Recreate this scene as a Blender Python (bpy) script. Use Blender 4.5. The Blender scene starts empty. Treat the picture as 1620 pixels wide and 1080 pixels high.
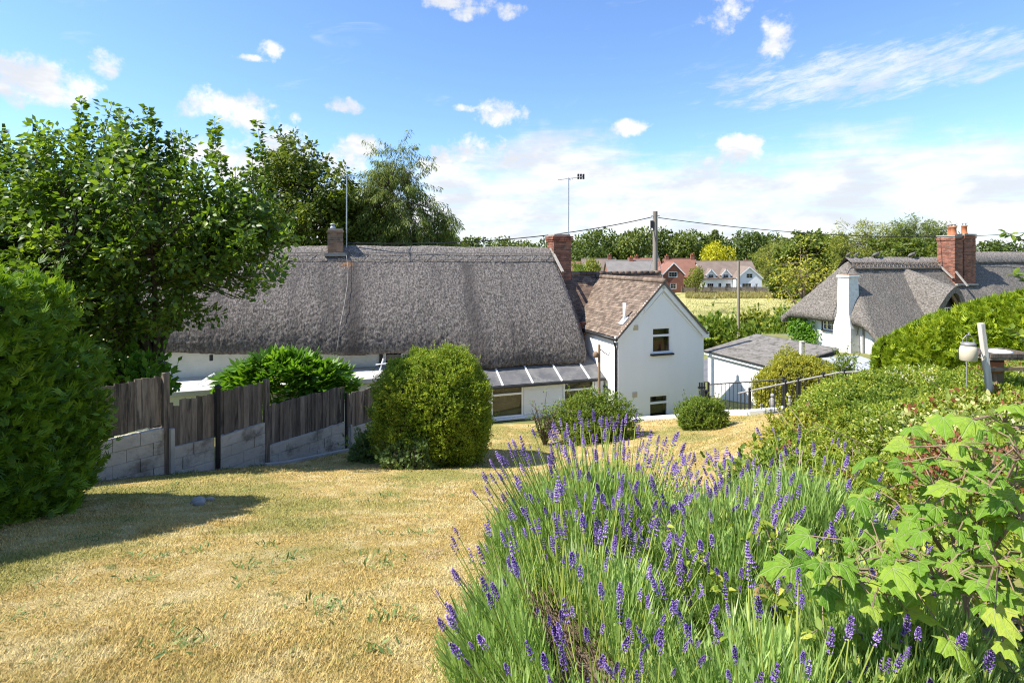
import bpy, math, random
import numpy as np
from mathutils import Vector, Matrix

# ------------------------------------------------------------------ camera, sky, sun, exposure
scene = bpy.context.scene
COL = scene.collection
EYE = 7.5                                   # eye height above the valley floor, metres
FOC = 860.0 / 1620.0
cam_data = bpy.data.cameras.new("camera")
cam_data.sensor_width = 36.0
cam_data.lens = 36.0 * FOC
cam_data.shift_y = -132.0 / 1620.0
cam_data.clip_start = 0.05
cam_data.clip_end = 6000.0
cam = bpy.data.objects.new("camera", cam_data)
COL.objects.link(cam)
cam.location = (0, 0, EYE)
cam.rotation_euler = (math.radians(90), 0, 0)
scene.camera = cam

SUN_EL = math.radians(51)
SUN_H = Vector((-0.976, -0.215)).normalized()
SUN = Vector((SUN_H.x * math.cos(SUN_EL), SUN_H.y * math.cos(SUN_EL), math.sin(SUN_EL)))
sd = bpy.data.lights.new("sun", 'SUN')
sd.energy = 5.0
sd.angle = math.radians(0.53)
sd.color = (1.0, 0.955, 0.88)
so = bpy.data.objects.new("sun", sd)
COL.objects.link(so)
so.location = (-20, -5, 40)
so.rotation_euler = SUN.to_track_quat('Z', 'Y').to_euler()

scene.view_settings.view_transform = 'Standard'
scene.view_settings.look = 'None'
scene.view_settings.exposure = 0.93
scene.view_settings.gamma = 1.0
scene.view_settings.use_curve_mapping = False
scene.cycles.max_bounces = 5
scene.cycles.diffuse_bounces = 3
scene.cycles.glossy_bounces = 2
scene.cycles.transmission_bounces = 4
scene.cycles.transparent_max_bounces = 6
scene.cycles.caustics_reflective = False
scene.cycles.caustics_refractive = False
scene.cycles.use_adaptive_sampling = False
scene.cycles.use_denoising = True
scene.cycles.denoising_input_passes = 'RGB_ALBEDO_NORMAL'
scene.cycles.denoising_prefilter = 'NONE'
scene.cycles.filter_width = 1.15


class NT:
    """small helper to write node trees"""
    def __init__(self, tree):
        self.t = tree
        self.t.nodes.clear()

    def n(self, typ, **kw):
        nd = self.t.nodes.new(typ)
        for k, v in kw.items():
            setattr(nd, k, v)
        return nd

    def l(self, a, b):
        self.t.links.new(a, b)

    def setin(self, sock, v):
        if isinstance(v, bpy.types.NodeSocket):
            self.l(v, sock)
        elif v is not None:
            if sock.type == 'RGBA' and len(v) == 3:
                v = (*v, 1)
            sock.default_value = v

    def m(self, op, a, b=None, c=None, clamp=False):
        nd = self.n('ShaderNodeMath', operation=op, use_clamp=clamp)
        self.setin(nd.inputs[0], a)
        if b is not None:
            self.setin(nd.inputs[1], b)
        if c is not None:
            self.setin(nd.inputs[2], c)
        return nd.outputs[0]

    def ss(self, x, a, b, lo=0.0, hi=1.0):
        nd = self.n('ShaderNodeMapRange', interpolation_type='SMOOTHSTEP')
        self.setin(nd.inputs[0], x)
        for i, v in enumerate((a, b, lo, hi)):
            self.setin(nd.inputs[1 + i], v)
        return nd.outputs[0]

    def noise(self, vec, scale, detail=5, rough=0.55, dist=0.0):
        nd = self.n('ShaderNodeTexNoise')
        if vec is not None:
            self.l(vec, nd.inputs['Vector'])
        nd.inputs['Scale'].default_value = scale
        nd.inputs['Detail'].default_value = detail
        nd.inputs['Roughness'].default_value = rough
        nd.inputs['Distortion'].default_value = dist
        return nd.outputs[0]

    def mapping(self, vec, scale=(1, 1, 1), rot=(0, 0, 0), loc=(0, 0, 0)):
        nd = self.n('ShaderNodeMapping')
        self.l(vec, nd.inputs[0])
        nd.inputs['Scale'].default_value = scale
        nd.inputs['Rotation'].default_value = rot
        nd.inputs['Location'].default_value = loc
        return nd.outputs[0]

    def mix(self, f, a, b, blend='MIX'):
        nd = self.n('ShaderNodeMix', data_type='RGBA', blend_type=blend)
        self.setin(nd.inputs[0], f)
        self.setin(nd.inputs[6], a)
        self.setin(nd.inputs[7], b)
        return nd.outputs[2]

    def ramp(self, f, stops, interp='LINEAR'):
        nd = self.n('ShaderNodeValToRGB')
        self.setin(nd.inputs[0], f)
        cr = nd.color_ramp
        cr.interpolation = interp
        while len(cr.elements) < len(stops):
            cr.elements.new(0.5)
        for e, (p, c) in zip(cr.elements, stops):
            e.position = p
            e.color = (*c, 1) if len(c) == 3 else c
        return nd.outputs[0]

    def bump(self, h, strength, dist=0.02, normal=None):
        nd = self.n('ShaderNodeBump')
        self.l(h, nd.inputs['Height'])
        nd.inputs['Strength'].default_value = strength
        nd.inputs['Distance'].default_value = dist
        if normal is not None:
            self.l(normal, nd.inputs['Normal'])
        return nd.outputs[0]


def px_dir(px, py):
    dx, dz = (px - 810) / 860.0, (408 - py) / 860.0
    return math.atan(dx), math.atan(dz / math.hypot(1, dx))


world = bpy.data.worlds.new("World")
scene.world = world
world.use_nodes = True
w = NT(world.node_tree)
SKY_STRENGTH = 0.15
sky = w.n('ShaderNodeTexSky', sky_type='NISHITA')
sky.sun_disc = False
sky.sun_elevation = SUN_EL
sky.sun_rotation = math.atan2(SUN_H.x, SUN_H.y)
sky.altitude = 100
sky.air_density = 1.0
sky.dust_density = 0.15
sky.ozone_density = 2.2
tc = w.n('ShaderNodeTexCoord')
sep = w.n('ShaderNodeSeparateXYZ')
D = tc.outputs['Generated']
w.l(D, sep.inputs[0])
az = w.m('ARCTAN2', sep.outputs[0], sep.outputs[1])
el = w.m('ARCSINE', sep.outputs[2])
n_edge = w.noise(D, 13, 6, 0.66)
n_edge2 = w.noise(w.mapping(D, loc=(3.1, 1.7, 9.2)), 42, 3, 0.6)
e_off = w.m('ADD', w.m('MULTIPLY', w.m('SUBTRACT', n_edge, 0.5), 5.0), w.m('MULTIPLY', w.m('SUBTRACT', n_edge2, 0.5), 2.2))
CUMULUS = [(20, 118, 78, 34), (70, 140, 62, 18), (128, 140, 34, 17), (172, 104, 24, 15), (370, 178, 66, 24), (405, 190, 36, 16),
           (427, 80, 19, 9), (395, 92, 34, 5), (541, 166, 27, 9), (573, 232, 27, 13), (450, 222, 40, 20), (468, 186, 10, 8),
           (792, 182, 34, 15), (735, 172, 22, 5), (1146, 26, 36, 23), (1218, 58, 28, 22), (998, 202, 24, 9),
           (1172, 228, 32, 11), (1165, 252, 44, 15), (715, 3, 45, 8), (745, 20, 22, 9), (810, 18, 22, 9), (60, 300, 60, 20), (320, 240, 60, 24), (400, 262, 66, 34), (510, 258, 66, 20),
           (755, 246, 66, 22), (705, 262, 30, 18)]
F = None
for (cx, cy, rx, ry) in CUMULUS:
    a0, e0 = px_dir(cx, cy)
    k = math.cos(a0)
    wa, we = rx * 1.35 / 860.0 * k * k, ry * 1.45 / 860.0 * k
    qa = w.m('POWER', w.m('DIVIDE', w.m('ABSOLUTE', w.m('SUBTRACT', az, a0)), wa), 2.0)
    qe = w.m('POWER', w.m('DIVIDE', w.m('ABSOLUTE', w.m('SUBTRACT', el, e0)), we), 2.0)
    f = w.m('SUBTRACT', 1.0, w.m('ADD', qa, qe))
    F = f if F is None else w.m('MAXIMUM', F, f)
# scattered clouds round the rest of the sky
far_n = w.noise(w.mapping(D, scale=(1, 1, 2.2), loc=(7.3, 2.2, 0)), 4.2, 3, 0.55)
behind = w.ss(w.m('ABSOLUTE', az), 0.85, 1.2)
F = w.m('MAXIMUM', F, w.m('SUBTRACT', w.m('MULTIPLY', w.m('SUBTRACT', far_n, 0.56), 9.0), w.m('MULTIPLY', w.m('SUBTRACT', 1.0, behind), 9.0)))
cum = w.ss(w.m('ADD', F, e_off), -0.05, 1.25)
# layered bank of cloud over the horizon
fc = w.n('ShaderNodeFloatCurve')
cm = fc.mapping
cur = cm.curves[0]
pts_px = [(-60, 290), (250, 262), (560, 268), (660, 272), (690, 235), (780, 222), (860, 205), (940, 205), (1000, 232), (1120, 238), (1210, 236), (1320, 210), (1450, 202), (1640, 200)]
pts = [(0.0, 0.12), (0.30, 0.12)]
for (x, y) in pts_px:
    a_, e_ = px_dir(x, y)
    pts.append(((a_ + math.pi) / (2 * math.pi), e_ / 0.5))
pts += [(0.72, 0.32), (1.0, 0.12)]
cur.points[0].location = pts[0]
cur.points[1].location = pts[-1]
for p in pts[1:-1]:
    cur.points.new(*p)
cm.update()
w.l(w.m('DIVIDE', w.m('ADD', az, math.pi), 2 * math.pi), fc.inputs['Value'])
edge = w.m('MULTIPLY', fc.outputs[0], 0.5)
comb = w.n('ShaderNodeCombineXYZ')
w.l(w.m('MULTIPLY', az, 3.0), comb.inputs[0])
w.l(w.m('MULTIPLY', el, 17.0), comb.inputs[1])
streak = w.noise(comb.outputs[0], 2.2, 5, 0.6, 0.35)
below = w.m('ADD', w.m('SUBTRACT', edge, el), w.m('ADD', w.m('MULTIPLY', w.m('SUBTRACT', n_edge, 0.5), 0.10), w.m('MULTIPLY', w.m('SUBTRACT', streak, 0.5), 0.10)))
bank = w.ss(below, -0.02, 0.065)
bank = w.m('MULTIPLY', bank, w.ss(streak, 0.30, 0.58, 0.60, 0.96))
# high wisps
a0, e0 = px_dir(1370, 118)
tilt = w.m('ADD', w.m('SUBTRACT', el, e0), w.m('MULTIPLY', w.m('SUBTRACT', az, a0), 0.02))
cq = w.m('ADD', w.m('POWER', w.m('DIVIDE', w.m('ABSOLUTE', w.m('SUBTRACT', az, a0)), 0.27), 2.0), w.m('POWER', w.m('DIVIDE', w.m('ABSOLUTE', tilt), 0.046), 2.0))
c2 = w.n('ShaderNodeCombineXYZ')
w.l(w.m('ADD', w.m('MULTIPLY', az, 9.0), w.m('MULTIPLY', el, 9.0)), c2.inputs[0])
w.l(w.m('SUBTRACT', w.m('MULTIPLY', el, 34.0), w.m('MULTIPLY', az, 7.0)), c2.inputs[1])
wn = w.noise(c2.outputs[0], 1.9, 6, 0.68, 0.3)
wisp = w.m('MULTIPLY', w.ss(w.m('ADD', w.m('SUBTRACT', 1.0, cq), w.m('MULTIPLY', w.m('SUBTRACT', wn, 0.5), 3.4)), 0.0, 1.5), 0.72)
thin = w.m('MULTIPLY', w.ss(w.noise(c2.outputs[0], 0.55, 4, 0.65, 0.8), 0.57, 0.85), 0.35)
dens = w.m('MAXIMUM', w.m('MAXIMUM', cum, bank), w.m('MAXIMUM', wisp, thin), clamp=True)
shade = w.ss(w.noise(w.mapping(D, scale=(1, 1, 2.5)), 8, 4, 0.6), 0.36, 0.62)
ccol = w.mix(shade, (2.85, 3.0, 3.25), (3.9, 3.9, 3.92))
skyc = w.mix(1.0, sky.outputs[0], (0.66, 0.775, 0.94), 'MULTIPLY')
final = w.mix(dens, skyc, ccol)
bg = w.n('ShaderNodeBackground')
w.l(final, bg.inputs[0])
bg.inputs[1].default_value = SKY_STRENGTH
wo = w.n('ShaderNodeOutputWorld')
w.l(bg.outputs[0], wo.inputs[0])

# ------------------------------------------------------------------ helpers
rng = np.random.default_rng(11)
random.seed(5)


def sst(x, a, b):
    t = np.clip((np.asarray(x, float) - a) / (b - a), 0, 1)
    return t * t * (3 - 2 * t)


def vnoise(p, seed=0):
    p = np.asarray(p, float)
    i = np.floor(p).astype(np.int64)
    f = p - i
    f = f * f * (3 - 2 * f)

    def h(ix, iy, iz):
        n = (ix * 374761393 + iy * 668265263 + iz * 2147483647 + seed * 1274126177) & 0xFFFFFFFF
        n = ((n ^ (n >> 13)) * 1274126177) & 0xFFFFFFFF
        n = n ^ (n >> 16)
        return (n & 0xFFFF) / 65535.0
    out = 0
    for dx in (0, 1):
        for dy in (0, 1):
            for dz in (0, 1):
                wgt = (f[:, 0] if dx else 1 - f[:, 0]) * (f[:, 1] if dy else 1 - f[:, 1]) * (f[:, 2] if dz else 1 - f[:, 2])
                out = out + wgt * h(i[:, 0] + dx, i[:, 1] + dy, i[:, 2] + dz)
    return out - 0.5


def fbm(p, oct=4, seed=0):
    p = np.asarray(p, float)
    a, s = 1.0, 0
    for k in range(oct):
        s = s + a * vnoise(p, seed + k)
        p = p * 2.03 + 5.3
        a *= 0.5
    return s


def H(X, Y):
    """height of the ground"""
    X = np.asarray(X, float)
    Y = np.asarray(Y, float)
    z = np.interp(Y, [-40, 0, 2.2, 4, 6, 9, 11, 14, 17, 18.5, 22, 26, 30, 36, 46], [9.5, 6.45, 5.78, 5.28, 4.66, 3.85, 3.27, 2.75, 2.25, 2.15, 1.3, 0.75, 0.55, 0.45, 0.0])
    z = z + 0.10 * np.clip(X - 1, 0, 8) * (1 - sst(Y, 15.4, 17.4))
    z = z + 0.55 * sst(X, 1.9, 4.5) * (1 - sst(Y, 8, 13))
    z = z + 2.0 * sst(X, 12, 17) * sst(Y, 18, 24) * (1 - sst(Y, 36, 44))
    return z


def h1(x, y):
    return float(H(x, y))


def tag(o, label=None, cat=None, group=None, kind=None):
    if label:
        o["label"] = label
    if cat:
        o["category"] = cat
    if group:
        o["group"] = group
    if kind:
        o["kind"] = kind
    return o


def thing(name, label, cat, loc=(0, 0, 0), rz=0.0, group=None):
    o = bpy.data.objects.new(name, None)
    COL.objects.link(o)
    o.empty_display_size = 0.2
    o.location = loc
    o.rotation_euler = (0, 0, rz)
    return tag(o, label, cat, group)


def link(name, me, mat, parent=None, loc=(0, 0, 0), rot=(0, 0, 0), scale=(1, 1, 1)):
    o = bpy.data.objects.new(name, me)
    COL.objects.link(o)
    if mat is not None and not me.materials:
        me.materials.append(mat)
    o.parent = parent
    o.location = loc
    o.rotation_euler = rot
    o.scale = scale
    return o


def mesh_np(name, V, Fc, smooth=False):
    V = np.ascontiguousarray(V, dtype=np.float32)
    Fc = np.ascontiguousarray(Fc, dtype=np.int32)
    me = bpy.data.meshes.new(name)
    nf, k = Fc.shape
    me.vertices.add(len(V))
    me.vertices.foreach_set("co", V.ravel())
    me.loops.add(nf * k)
    me.loops.foreach_set("vertex_index", Fc.ravel())
    me.polygons.add(nf)
    me.polygons.foreach_set("loop_start", np.arange(0, nf * k, k, dtype=np.int32))
    me.polygons.foreach_set("loop_total", np.full(nf, k, dtype=np.int32))
    if smooth:
        me.polygons.foreach_set("use_smooth", np.ones(nf, dtype=bool))
    me.update(calc_edges=True)
    me.validate()
    return me


def grid_mesh(name, P, smooth=True):
    """P: (nu, nv, 3) grid of points"""
    nu, nv = P.shape[:2]
    idx = np.arange(nu * nv).reshape(nu, nv)
    Fc = np.stack([idx[:-1, :-1], idx[1:, :-1], idx[1:, 1:], idx[:-1, 1:]], -1).reshape(-1, 4)
    return mesh_np(name, P.reshape(-1, 3), Fc, smooth)


class MB:
    def __init__(self):
        self.v = []
        self.f = []

    def add(self, vs, fs):
        b = len(self.v)
        self.v.extend([tuple(p) for p in vs])
        self.f.extend([tuple(b + i for i in f) for f in fs])
        return self

    def box(self, c, s, rz=0.0, M=None):
        x, y, z = s[0] / 2, s[1] / 2, s[2] / 2
        vs = [Vector((i * x, j * y, k * z)) for k in (-1, 1) for j in (-1, 1) for i in (-1, 1)]
        if M is None and rz:
            M = Matrix.Rotation(rz, 3, 'Z')
        if M is not None:
            vs = [M @ p for p in vs]
        vs = [p + Vector(c) for p in vs]
        return self.add(vs, [(0, 2, 3, 1), (4, 5, 7, 6), (0, 1, 5, 4), (2, 6, 7, 3), (0, 4, 6, 2), (1, 3, 7, 5)])

    def beam(self, p0, p1, wd, hg, up=(0, 0, 1)):
        """rectangular bar from p0 to p1"""
        p0, p1 = Vector(p0), Vector(p1)
        d = (p1 - p0)
        L = d.length
        d.normalize()
        u = Vector(up)
        s = d.cross(u)
        if s.length < 1e-4:
            s = d.cross(Vector((1, 0, 0)))
        s.normalize()
        u = s.cross(d)
        M = Matrix((s, d, u)).transposed()
        return self.box((p0 + p1) / 2, (wd, L, hg), M=M)

    def tube(self, pts, rad, n=6, cap=True):
        pts = [Vector(p) for p in pts]
        if not isinstance(rad, (list, tuple, np.ndarray)):
            rad = [rad] * len(pts)
        vs, fs = [], []
        prev = None
        for i, p in enumerate(pts):
            d = (pts[min(i + 1, len(pts) - 1)] - pts[max(i - 1, 0)])
            if d.length < 1e-9:
                d = Vector((0, 0, 1))
            d.normalize()
            if prev is None:
                a = Vector((1, 0, 0)) if abs(d.x) < 0.9 else Vector((0, 1, 0))
            else:
                a = prev
            x = (a - d * a.dot(d))
            if x.length < 1e-6:
                x = d.orthogonal()
            x.normalize()
            prev = x
            y = d.cross(x)
            for k in range(n):
                t = 2 * math.pi * k / n
                vs.append(p + (x * math.cos(t) + y * math.sin(t)) * rad[i])
        for i in range(len(pts) - 1):
            for k in range(n):
                fs.append((i * n + k, i * n + (k + 1) % n, (i + 1) * n + (k + 1) % n, (i + 1) * n + k))
        if cap:
            fs.append(tuple(reversed(range(n))))
            fs.append(tuple(range((len(pts) - 1) * n, len(pts) * n)))
        return self.add(vs, fs)

    def lathe(self, prof, c=(0, 0, 0), n=16):
        vs, fs = [], []
        for (r, z) in prof:
            for k in range(n):
                t = 2 * math.pi * k / n
                vs.append((c[0] + r * math.cos(t), c[1] + r * math.sin(t), c[2] + z))
        for i in range(len(prof) - 1):
            for k in range(n):
                fs.append((i * n + k, i * n + (k + 1) % n, (i + 1) * n + (k + 1) % n, (i + 1) * n + k))
        fs.append(tuple(reversed(range(n))))
        fs.append(tuple(range((len(prof) - 1) * n, len(prof) * n)))
        return self.add(vs, fs)

    def mesh(self, name, smooth=False):
        me = bpy.data.meshes.new(name)
        me.from_pydata(self.v, [], self.f)
        if smooth:
            me.polygons.foreach_set("use_smooth", np.ones(len(me.polygons), dtype=bool))
        me.update()
        return me

    def build(self, name, mat, parent=None, smooth=False, loc=(0, 0, 0), rot=(0, 0, 0), bevel=0.0):
        o = link(name, self.mesh(name, smooth), mat, parent, loc, rot)
        if bevel:
            b = o.modifiers.new("bevel", 'BEVEL')
            b.width = bevel
            b.segments = 2
            b.limit_method = 'ANGLE'
        return o


# ------------------------------------------------------------------ materials
MATS = {}


def finish(name, nt, base, rough=0.8, normal=None, spec=0.3, metal=0.0):
    p = nt.n('ShaderNodeBsdfPrincipled')
    nt.setin(p.inputs['Base Color'], base)
    nt.setin(p.inputs['Roughness'], rough)
    p.inputs['Specular IOR Level'].default_value = spec
    p.inputs['Metallic'].default_value = metal
    if normal is not None:
        nt.l(normal, p.inputs['Normal'])
    o = nt.n('ShaderNodeOutputMaterial')
    nt.l(p.outputs[0], o.inputs[0])
    return p


def newmat(name):
    m = bpy.data.materials.new(name)
    m.use_nodes = True
    MATS[name] = m
    return m, NT(m.node_tree)


def proc(name, c1, c2, scale=3.0, rough=0.8, bump=0.0, bscale=40.0, stretch=(1, 1, 1), c3=None, s3=1.0, t3=(0.55, 0.7), spec=0.3, metal=0.0, island=0.0, bdist=0.01):
    m, nt = newmat(name)
    co = nt.n('ShaderNodeTexCoord').outputs['Object']
    v = nt.mapping(co, scale=stretch)
    n1 = nt.noise(v, scale, 7, 0.62)
    col = nt.mix(nt.ss(n1, 0.32, 0.68), c1, c2)
    if c3 is not None:
        n3 = nt.noise(nt.mapping(v, loc=(4, 7, 2)), s3, 8, 0.65)
        col = nt.mix(nt.ss(n3, t3[0], t3[1]), col, c3)
    if island:
        g = nt.n('ShaderNodeNewGeometry')
        hsv = nt.n('ShaderNodeHueSaturation')
        nt.l(nt.m('ADD', nt.m('MULTIPLY', g.outputs['Random Per Island'], island), 1 - island / 2), hsv.inputs['Value'])
        nt.l(col, hsv.inputs['Color'])
        col = hsv.outputs[0]
    nrm = None
    if bump:
        nrm = nt.bump(nt.noise(v, bscale, 6, 0.6), bump, bdist)
    finish(name, nt, col, rough, nrm, spec, metal)
    return m


def leafmat(name, stops, trans=0.35, tcol=None, rough=0.5, big=0.9, spec=0.25, objrand=0.0, patch=None, gain=(1.68, 1.45, 0.85)):
    m, nt = newmat(name)
    g = nt.n('ShaderNodeNewGeometry')
    co = nt.n('ShaderNodeTexCoord').outputs['Object']
    nb = nt.noise(co, big, 3, 0.6)
    f = nt.m('ADD', nt.m('MULTIPLY', g.outputs['Random Per Island'], 0.72), nt.m('MULTIPLY', nt.m('SUBTRACT', nb, 0.36), 1.0))
    if objrand:
        oi = nt.n('ShaderNodeObjectInfo')
        f = nt.m('ADD', f, nt.m('MULTIPLY', nt.m('SUBTRACT', oi.outputs['Random'], 0.5), objrand))
    stops = [(q, (min(c[0] * gain[0], 0.8), min(c[1] * gain[1], 0.8), min(c[2] * gain[2], 0.8))) for (q, c) in stops]
    col = nt.ramp(f, stops)
    if patch is not None:
        col = nt.mix(nt.ss(nt.noise(nt.mapping(co, loc=(3, 1, 8)), patch[1], 4, 0.6), patch[2], patch[3]), col, patch[0])
    p = nt.n('ShaderNodeBsdfPrincipled')
    nt.l(col, p.inputs['Base Color'])
    p.inputs['Roughness'].default_value = rough
    p.inputs['Specular IOR Level'].default_value = spec
    t = nt.n('ShaderNodeBsdfTranslucent')
    nt.l(nt.mix(1.0, col, tcol or (1.5, 1.45, 0.7), 'MULTIPLY'), t.inputs['Color'])
    ms = nt.n('ShaderNodeMixShader')
    ms.inputs[0].default_value = trans
    nt.l(p.outputs[0], ms.inputs[1])
    nt.l(t.outputs[0], ms.inputs[2])
    o = nt.n('ShaderNodeOutputMaterial')
    nt.l(ms.outputs[0], o.inputs[0])
    return m


def lawn_colour(nt):
    co = nt.n('ShaderNodeNewGeometry').outputs['Position']
    a = nt.noise(co, 0.9, 6, 0.6)
    b = nt.noise(nt.mapping(co, loc=(9, 4, 0)), 3.2, 6, 0.65)
    c = nt.noise(nt.mapping(co, loc=(2, 14, 0)), 0.55, 5, 0.6)
    col = nt.mix(nt.ss(a, 0.35, 0.62), (0.57, 0.435, 0.175), (0.49, 0.36, 0.13))
    col = nt.mix(nt.ss(b, 0.46, 0.64), col, (0.64, 0.52, 0.265))
    col = nt.mix(nt.m('MULTIPLY', nt.ss(c, 0.46, 0.62), 0.85), col, (0.315, 0.30, 0.09))
    col = nt.mix(nt.m('MULTIPLY', nt.ss(nt.noise(nt.mapping(co, loc=(5, 1, 3)), 5.5, 5, 0.6), 0.60, 0.72), 0.75), col, (0.19, 0.23, 0.085))
    col = nt.mix(nt.m('MULTIPLY', nt.ss(nt.noise(nt.mapping(co, loc=(7, 3, 1)), 2.1, 5, 0.7), 0.60, 0.70), 0.6), col, (0.40, 0.29, 0.17))
    return col


m, nt = newmat('lawn')
g_ = nt.n('ShaderNodeNewGeometry').outputs['Position']
finish('lawn', nt, nt.mix(nt.ss(nt.noise(g_, 60, 4, 0.7), 0.35, 0.65), nt.mix(1.0, lawn_colour(nt), (0.72, 0.68, 0.62), 'MULTIPLY'), lawn_colour(nt)), 0.95, nt.bump(nt.noise(g_, 70, 6, 0.7), 0.9, 0.03), 0.1)
m, nt = newmat('blade')
gg = nt.n('ShaderNodeNewGeometry')
colr = nt.mix(1.0, lawn_colour(nt), nt.ramp(gg.outputs['Random Per Island'], [(0, (0.7, 0.72, 0.6)), (0.5, (1.0, 1.0, 0.95)), (0.93, (1.3, 1.28, 1.25)), (1, (0.45, 0.75, 0.4))]), 'MULTIPLY')
pb = nt.n('ShaderNodeBsdfPrincipled')
nt.l(colr, pb.inputs['Base Color'])
pb.inputs['Roughness'].default_value = 0.7
pb.inputs['Specular IOR Level'].default_value = 0.15
tb = nt.n('ShaderNodeBsdfTranslucent')
nt.l(colr, tb.inputs[0])
mb_ = nt.n('ShaderNodeMixShader')
mb_.inputs[0].default_value = 0.3
nt.l(pb.outputs[0], mb_.inputs[1])
nt.l(tb.outputs[0], mb_.inputs[2])
nt.l(mb_.outputs[0], nt.n('ShaderNodeOutputMaterial').inputs[0])

proc('soil', (0.16, 0.115, 0.075), (0.24, 0.18, 0.12), 4, 0.95, 0.6, 30, c3=(0.10, 0.11, 0.05), s3=1.5, bdist=0.03)
proc('rough_ground', (0.20, 0.19, 0.06), (0.13, 0.15, 0.045), 0.5, 0.95, 0.5, 12, c3=(0.30, 0.24, 0.10), s3=0.2, bdist=0.05)
proc('field', (0.42, 0.375, 0.145), (0.35, 0.335, 0.115), 0.12, 0.95, 0.5, 3, c3=(0.22, 0.22, 0.06), s3=0.09, t3=(0.5, 0.68), bdist=0.2)
proc('asphalt', (0.11, 0.11, 0.115), (0.15, 0.15, 0.15), 2, 0.9, 0.2, 60)
proc('render_white', (0.84, 0.835, 0.815), (0.81, 0.805, 0.785), 1.3, 0.75, 0.0, 35, stretch=(1.6, 1.6, 0.5), c3=(0.74, 0.73, 0.70), s3=1.0, t3=(0.60, 0.80))
proc('old_white', (0.78, 0.78, 0.74), (0.70, 0.71, 0.66), 1.5, 0.85, 0.55, 9, c3=(0.55, 0.55, 0.48), s3=1.3, t3=(0.56, 0.74), bdist=0.03)
proc('painted_white', (0.84, 0.84, 0.83), (0.80, 0.80, 0.79), 2, 0.4, 0.0, spec=0.5)
proc('plank_white', (0.82, 0.82, 0.81), (0.77, 0.78, 0.78), 2, 0.5, 0.05, 30)
proc('black_paint', (0.018, 0.018, 0.02), (0.03, 0.03, 0.03), 4, 0.45, 0.1, 40)
proc('felt', (0.10, 0.10, 0.105), (0.16, 0.155, 0.15), 2.5, 0.9, 0.25, 60, c3=(0.21, 0.20, 0.18), s3=1.6)
proc('pale_felt', (0.60, 0.58, 0.53), (0.50, 0.48, 0.43), 1.2, 0.9, 0.2, 20, c3=(0.32, 0.31, 0.27), s3=0.9)
proc('mossy_felt', (0.155, 0.14, 0.122), (0.215, 0.197, 0.175), 2.5, 0.95, 0.9, 8, c3=(0.10, 0.095, 0.075), s3=4.0, t3=(0.5, 0.62), bdist=0.06)
proc('tile', (0.135, 0.097, 0.071), (0.185, 0.139, 0.103), 2.2, 0.9, 0.3, 40, c3=(0.30, 0.25, 0.195), s3=2.6, t3=(0.56, 0.74), island=0.75)
proc('tile_dark', (0.115, 0.075, 0.055), (0.155, 0.105, 0.075), 2.2, 0.9, 0.3, 40, c3=(0.28, 0.235, 0.16), s3=2.2, t3=(0.55, 0.72), island=0.75)
proc('brick', (0.21, 0.08, 0.05), (0.28, 0.12, 0.075), 4, 0.9, 0.3, 30, c3=(0.12, 0.075, 0.055), s3=3, t3=(0.5, 0.7), island=0.8)
proc('brick_old', (0.24, 0.135, 0.085), (0.30, 0.19, 0.12), 4, 0.95, 0.4, 30, c3=(0.10, 0.09, 0.07), s3=3, t3=(0.48, 0.68), island=0.7)
proc('mortar', (0.36, 0.33, 0.28), (0.28, 0.26, 0.23), 6, 0.95, 0.3, 40)
proc('clay_pot', (0.46, 0.17, 0.075), (0.38, 0.13, 0.06), 3, 0.8, 0.1, 30)
proc('fence_wood', (0.12, 0.097, 0.075), (0.23, 0.185, 0.14), 2.0, 0.9, 0.5, 14, stretch=(9, 9, 1.0), c3=(0.055, 0.048, 0.042), s3=1.2, t3=(0.5, 0.66), bdist=0.012)
nt_f = MATS['fence_wood']
proc('pale_wood', (0.52, 0.47, 0.40), (0.62, 0.58, 0.52), 2, 0.85, 0.3, 14, stretch=(8, 8, 1), c3=(0.33, 0.29, 0.23), s3=1.5)
proc('brown_wood', (0.20, 0.135, 0.085), (0.27, 0.19, 0.125), 2, 0.85, 0.3, 14, stretch=(8, 8, 1), c3=(0.12, 0.08, 0.05), s3=1.5)
proc('pole_wood', (0.20, 0.165, 0.13), (0.28, 0.24, 0.19), 2, 0.9, 0.3, 14, stretch=(8, 8, 0.7))
proc('block', (0.53, 0.49, 0.42), (0.42, 0.385, 0.33), 2.4, 0.95, 0.7, 22, c3=(0.20, 0.18, 0.15), s3=2.2, t3=(0.50, 0.68), bdist=0.02)
proc('concrete', (0.42, 0.41, 0.38), (0.33, 0.32, 0.30), 3, 0.95, 0.5, 25)
proc('grey_stone', (0.33, 0.31, 0.28), (0.24, 0.225, 0.20), 5, 0.95, 0.6, 20)
proc('galvanised', (0.45, 0.46, 0.47), (0.34, 0.35, 0.36), 5, 0.4, 0.0, metal=0.7, spec=0.5)
proc('rail_grey', (0.30, 0.29, 0.28), (0.22, 0.21, 0.20), 5, 0.5, 0.0, metal=0.2)
proc('lead', (0.33, 0.34, 0.36), (0.42, 0.43, 0.45), 4, 0.6, 0.2, 20)
proc('cable_black', (0.02, 0.02, 0.022), (0.03, 0.03, 0.03), 3, 0.6)
proc('bark', (0.085, 0.066, 0.05), (0.14, 0.112, 0.085), 3, 0.95, 0.7, 12, stretch=(3, 3, 0.8), bdist=0.03)
proc('twig', (0.20, 0.145, 0.095), (0.28, 0.215, 0.15), 8, 0.9, 0.2, 30)
proc('woody', (0.125, 0.085, 0.052), (0.21, 0.15, 0.095), 14, 0.95, 0.2, 30, island=0.8)
proc('beige_blind', (0.42, 0.38, 0.25), (0.35, 0.315, 0.21), 3, 0.9, 0.0, stretch=(1, 1, 6))
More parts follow.
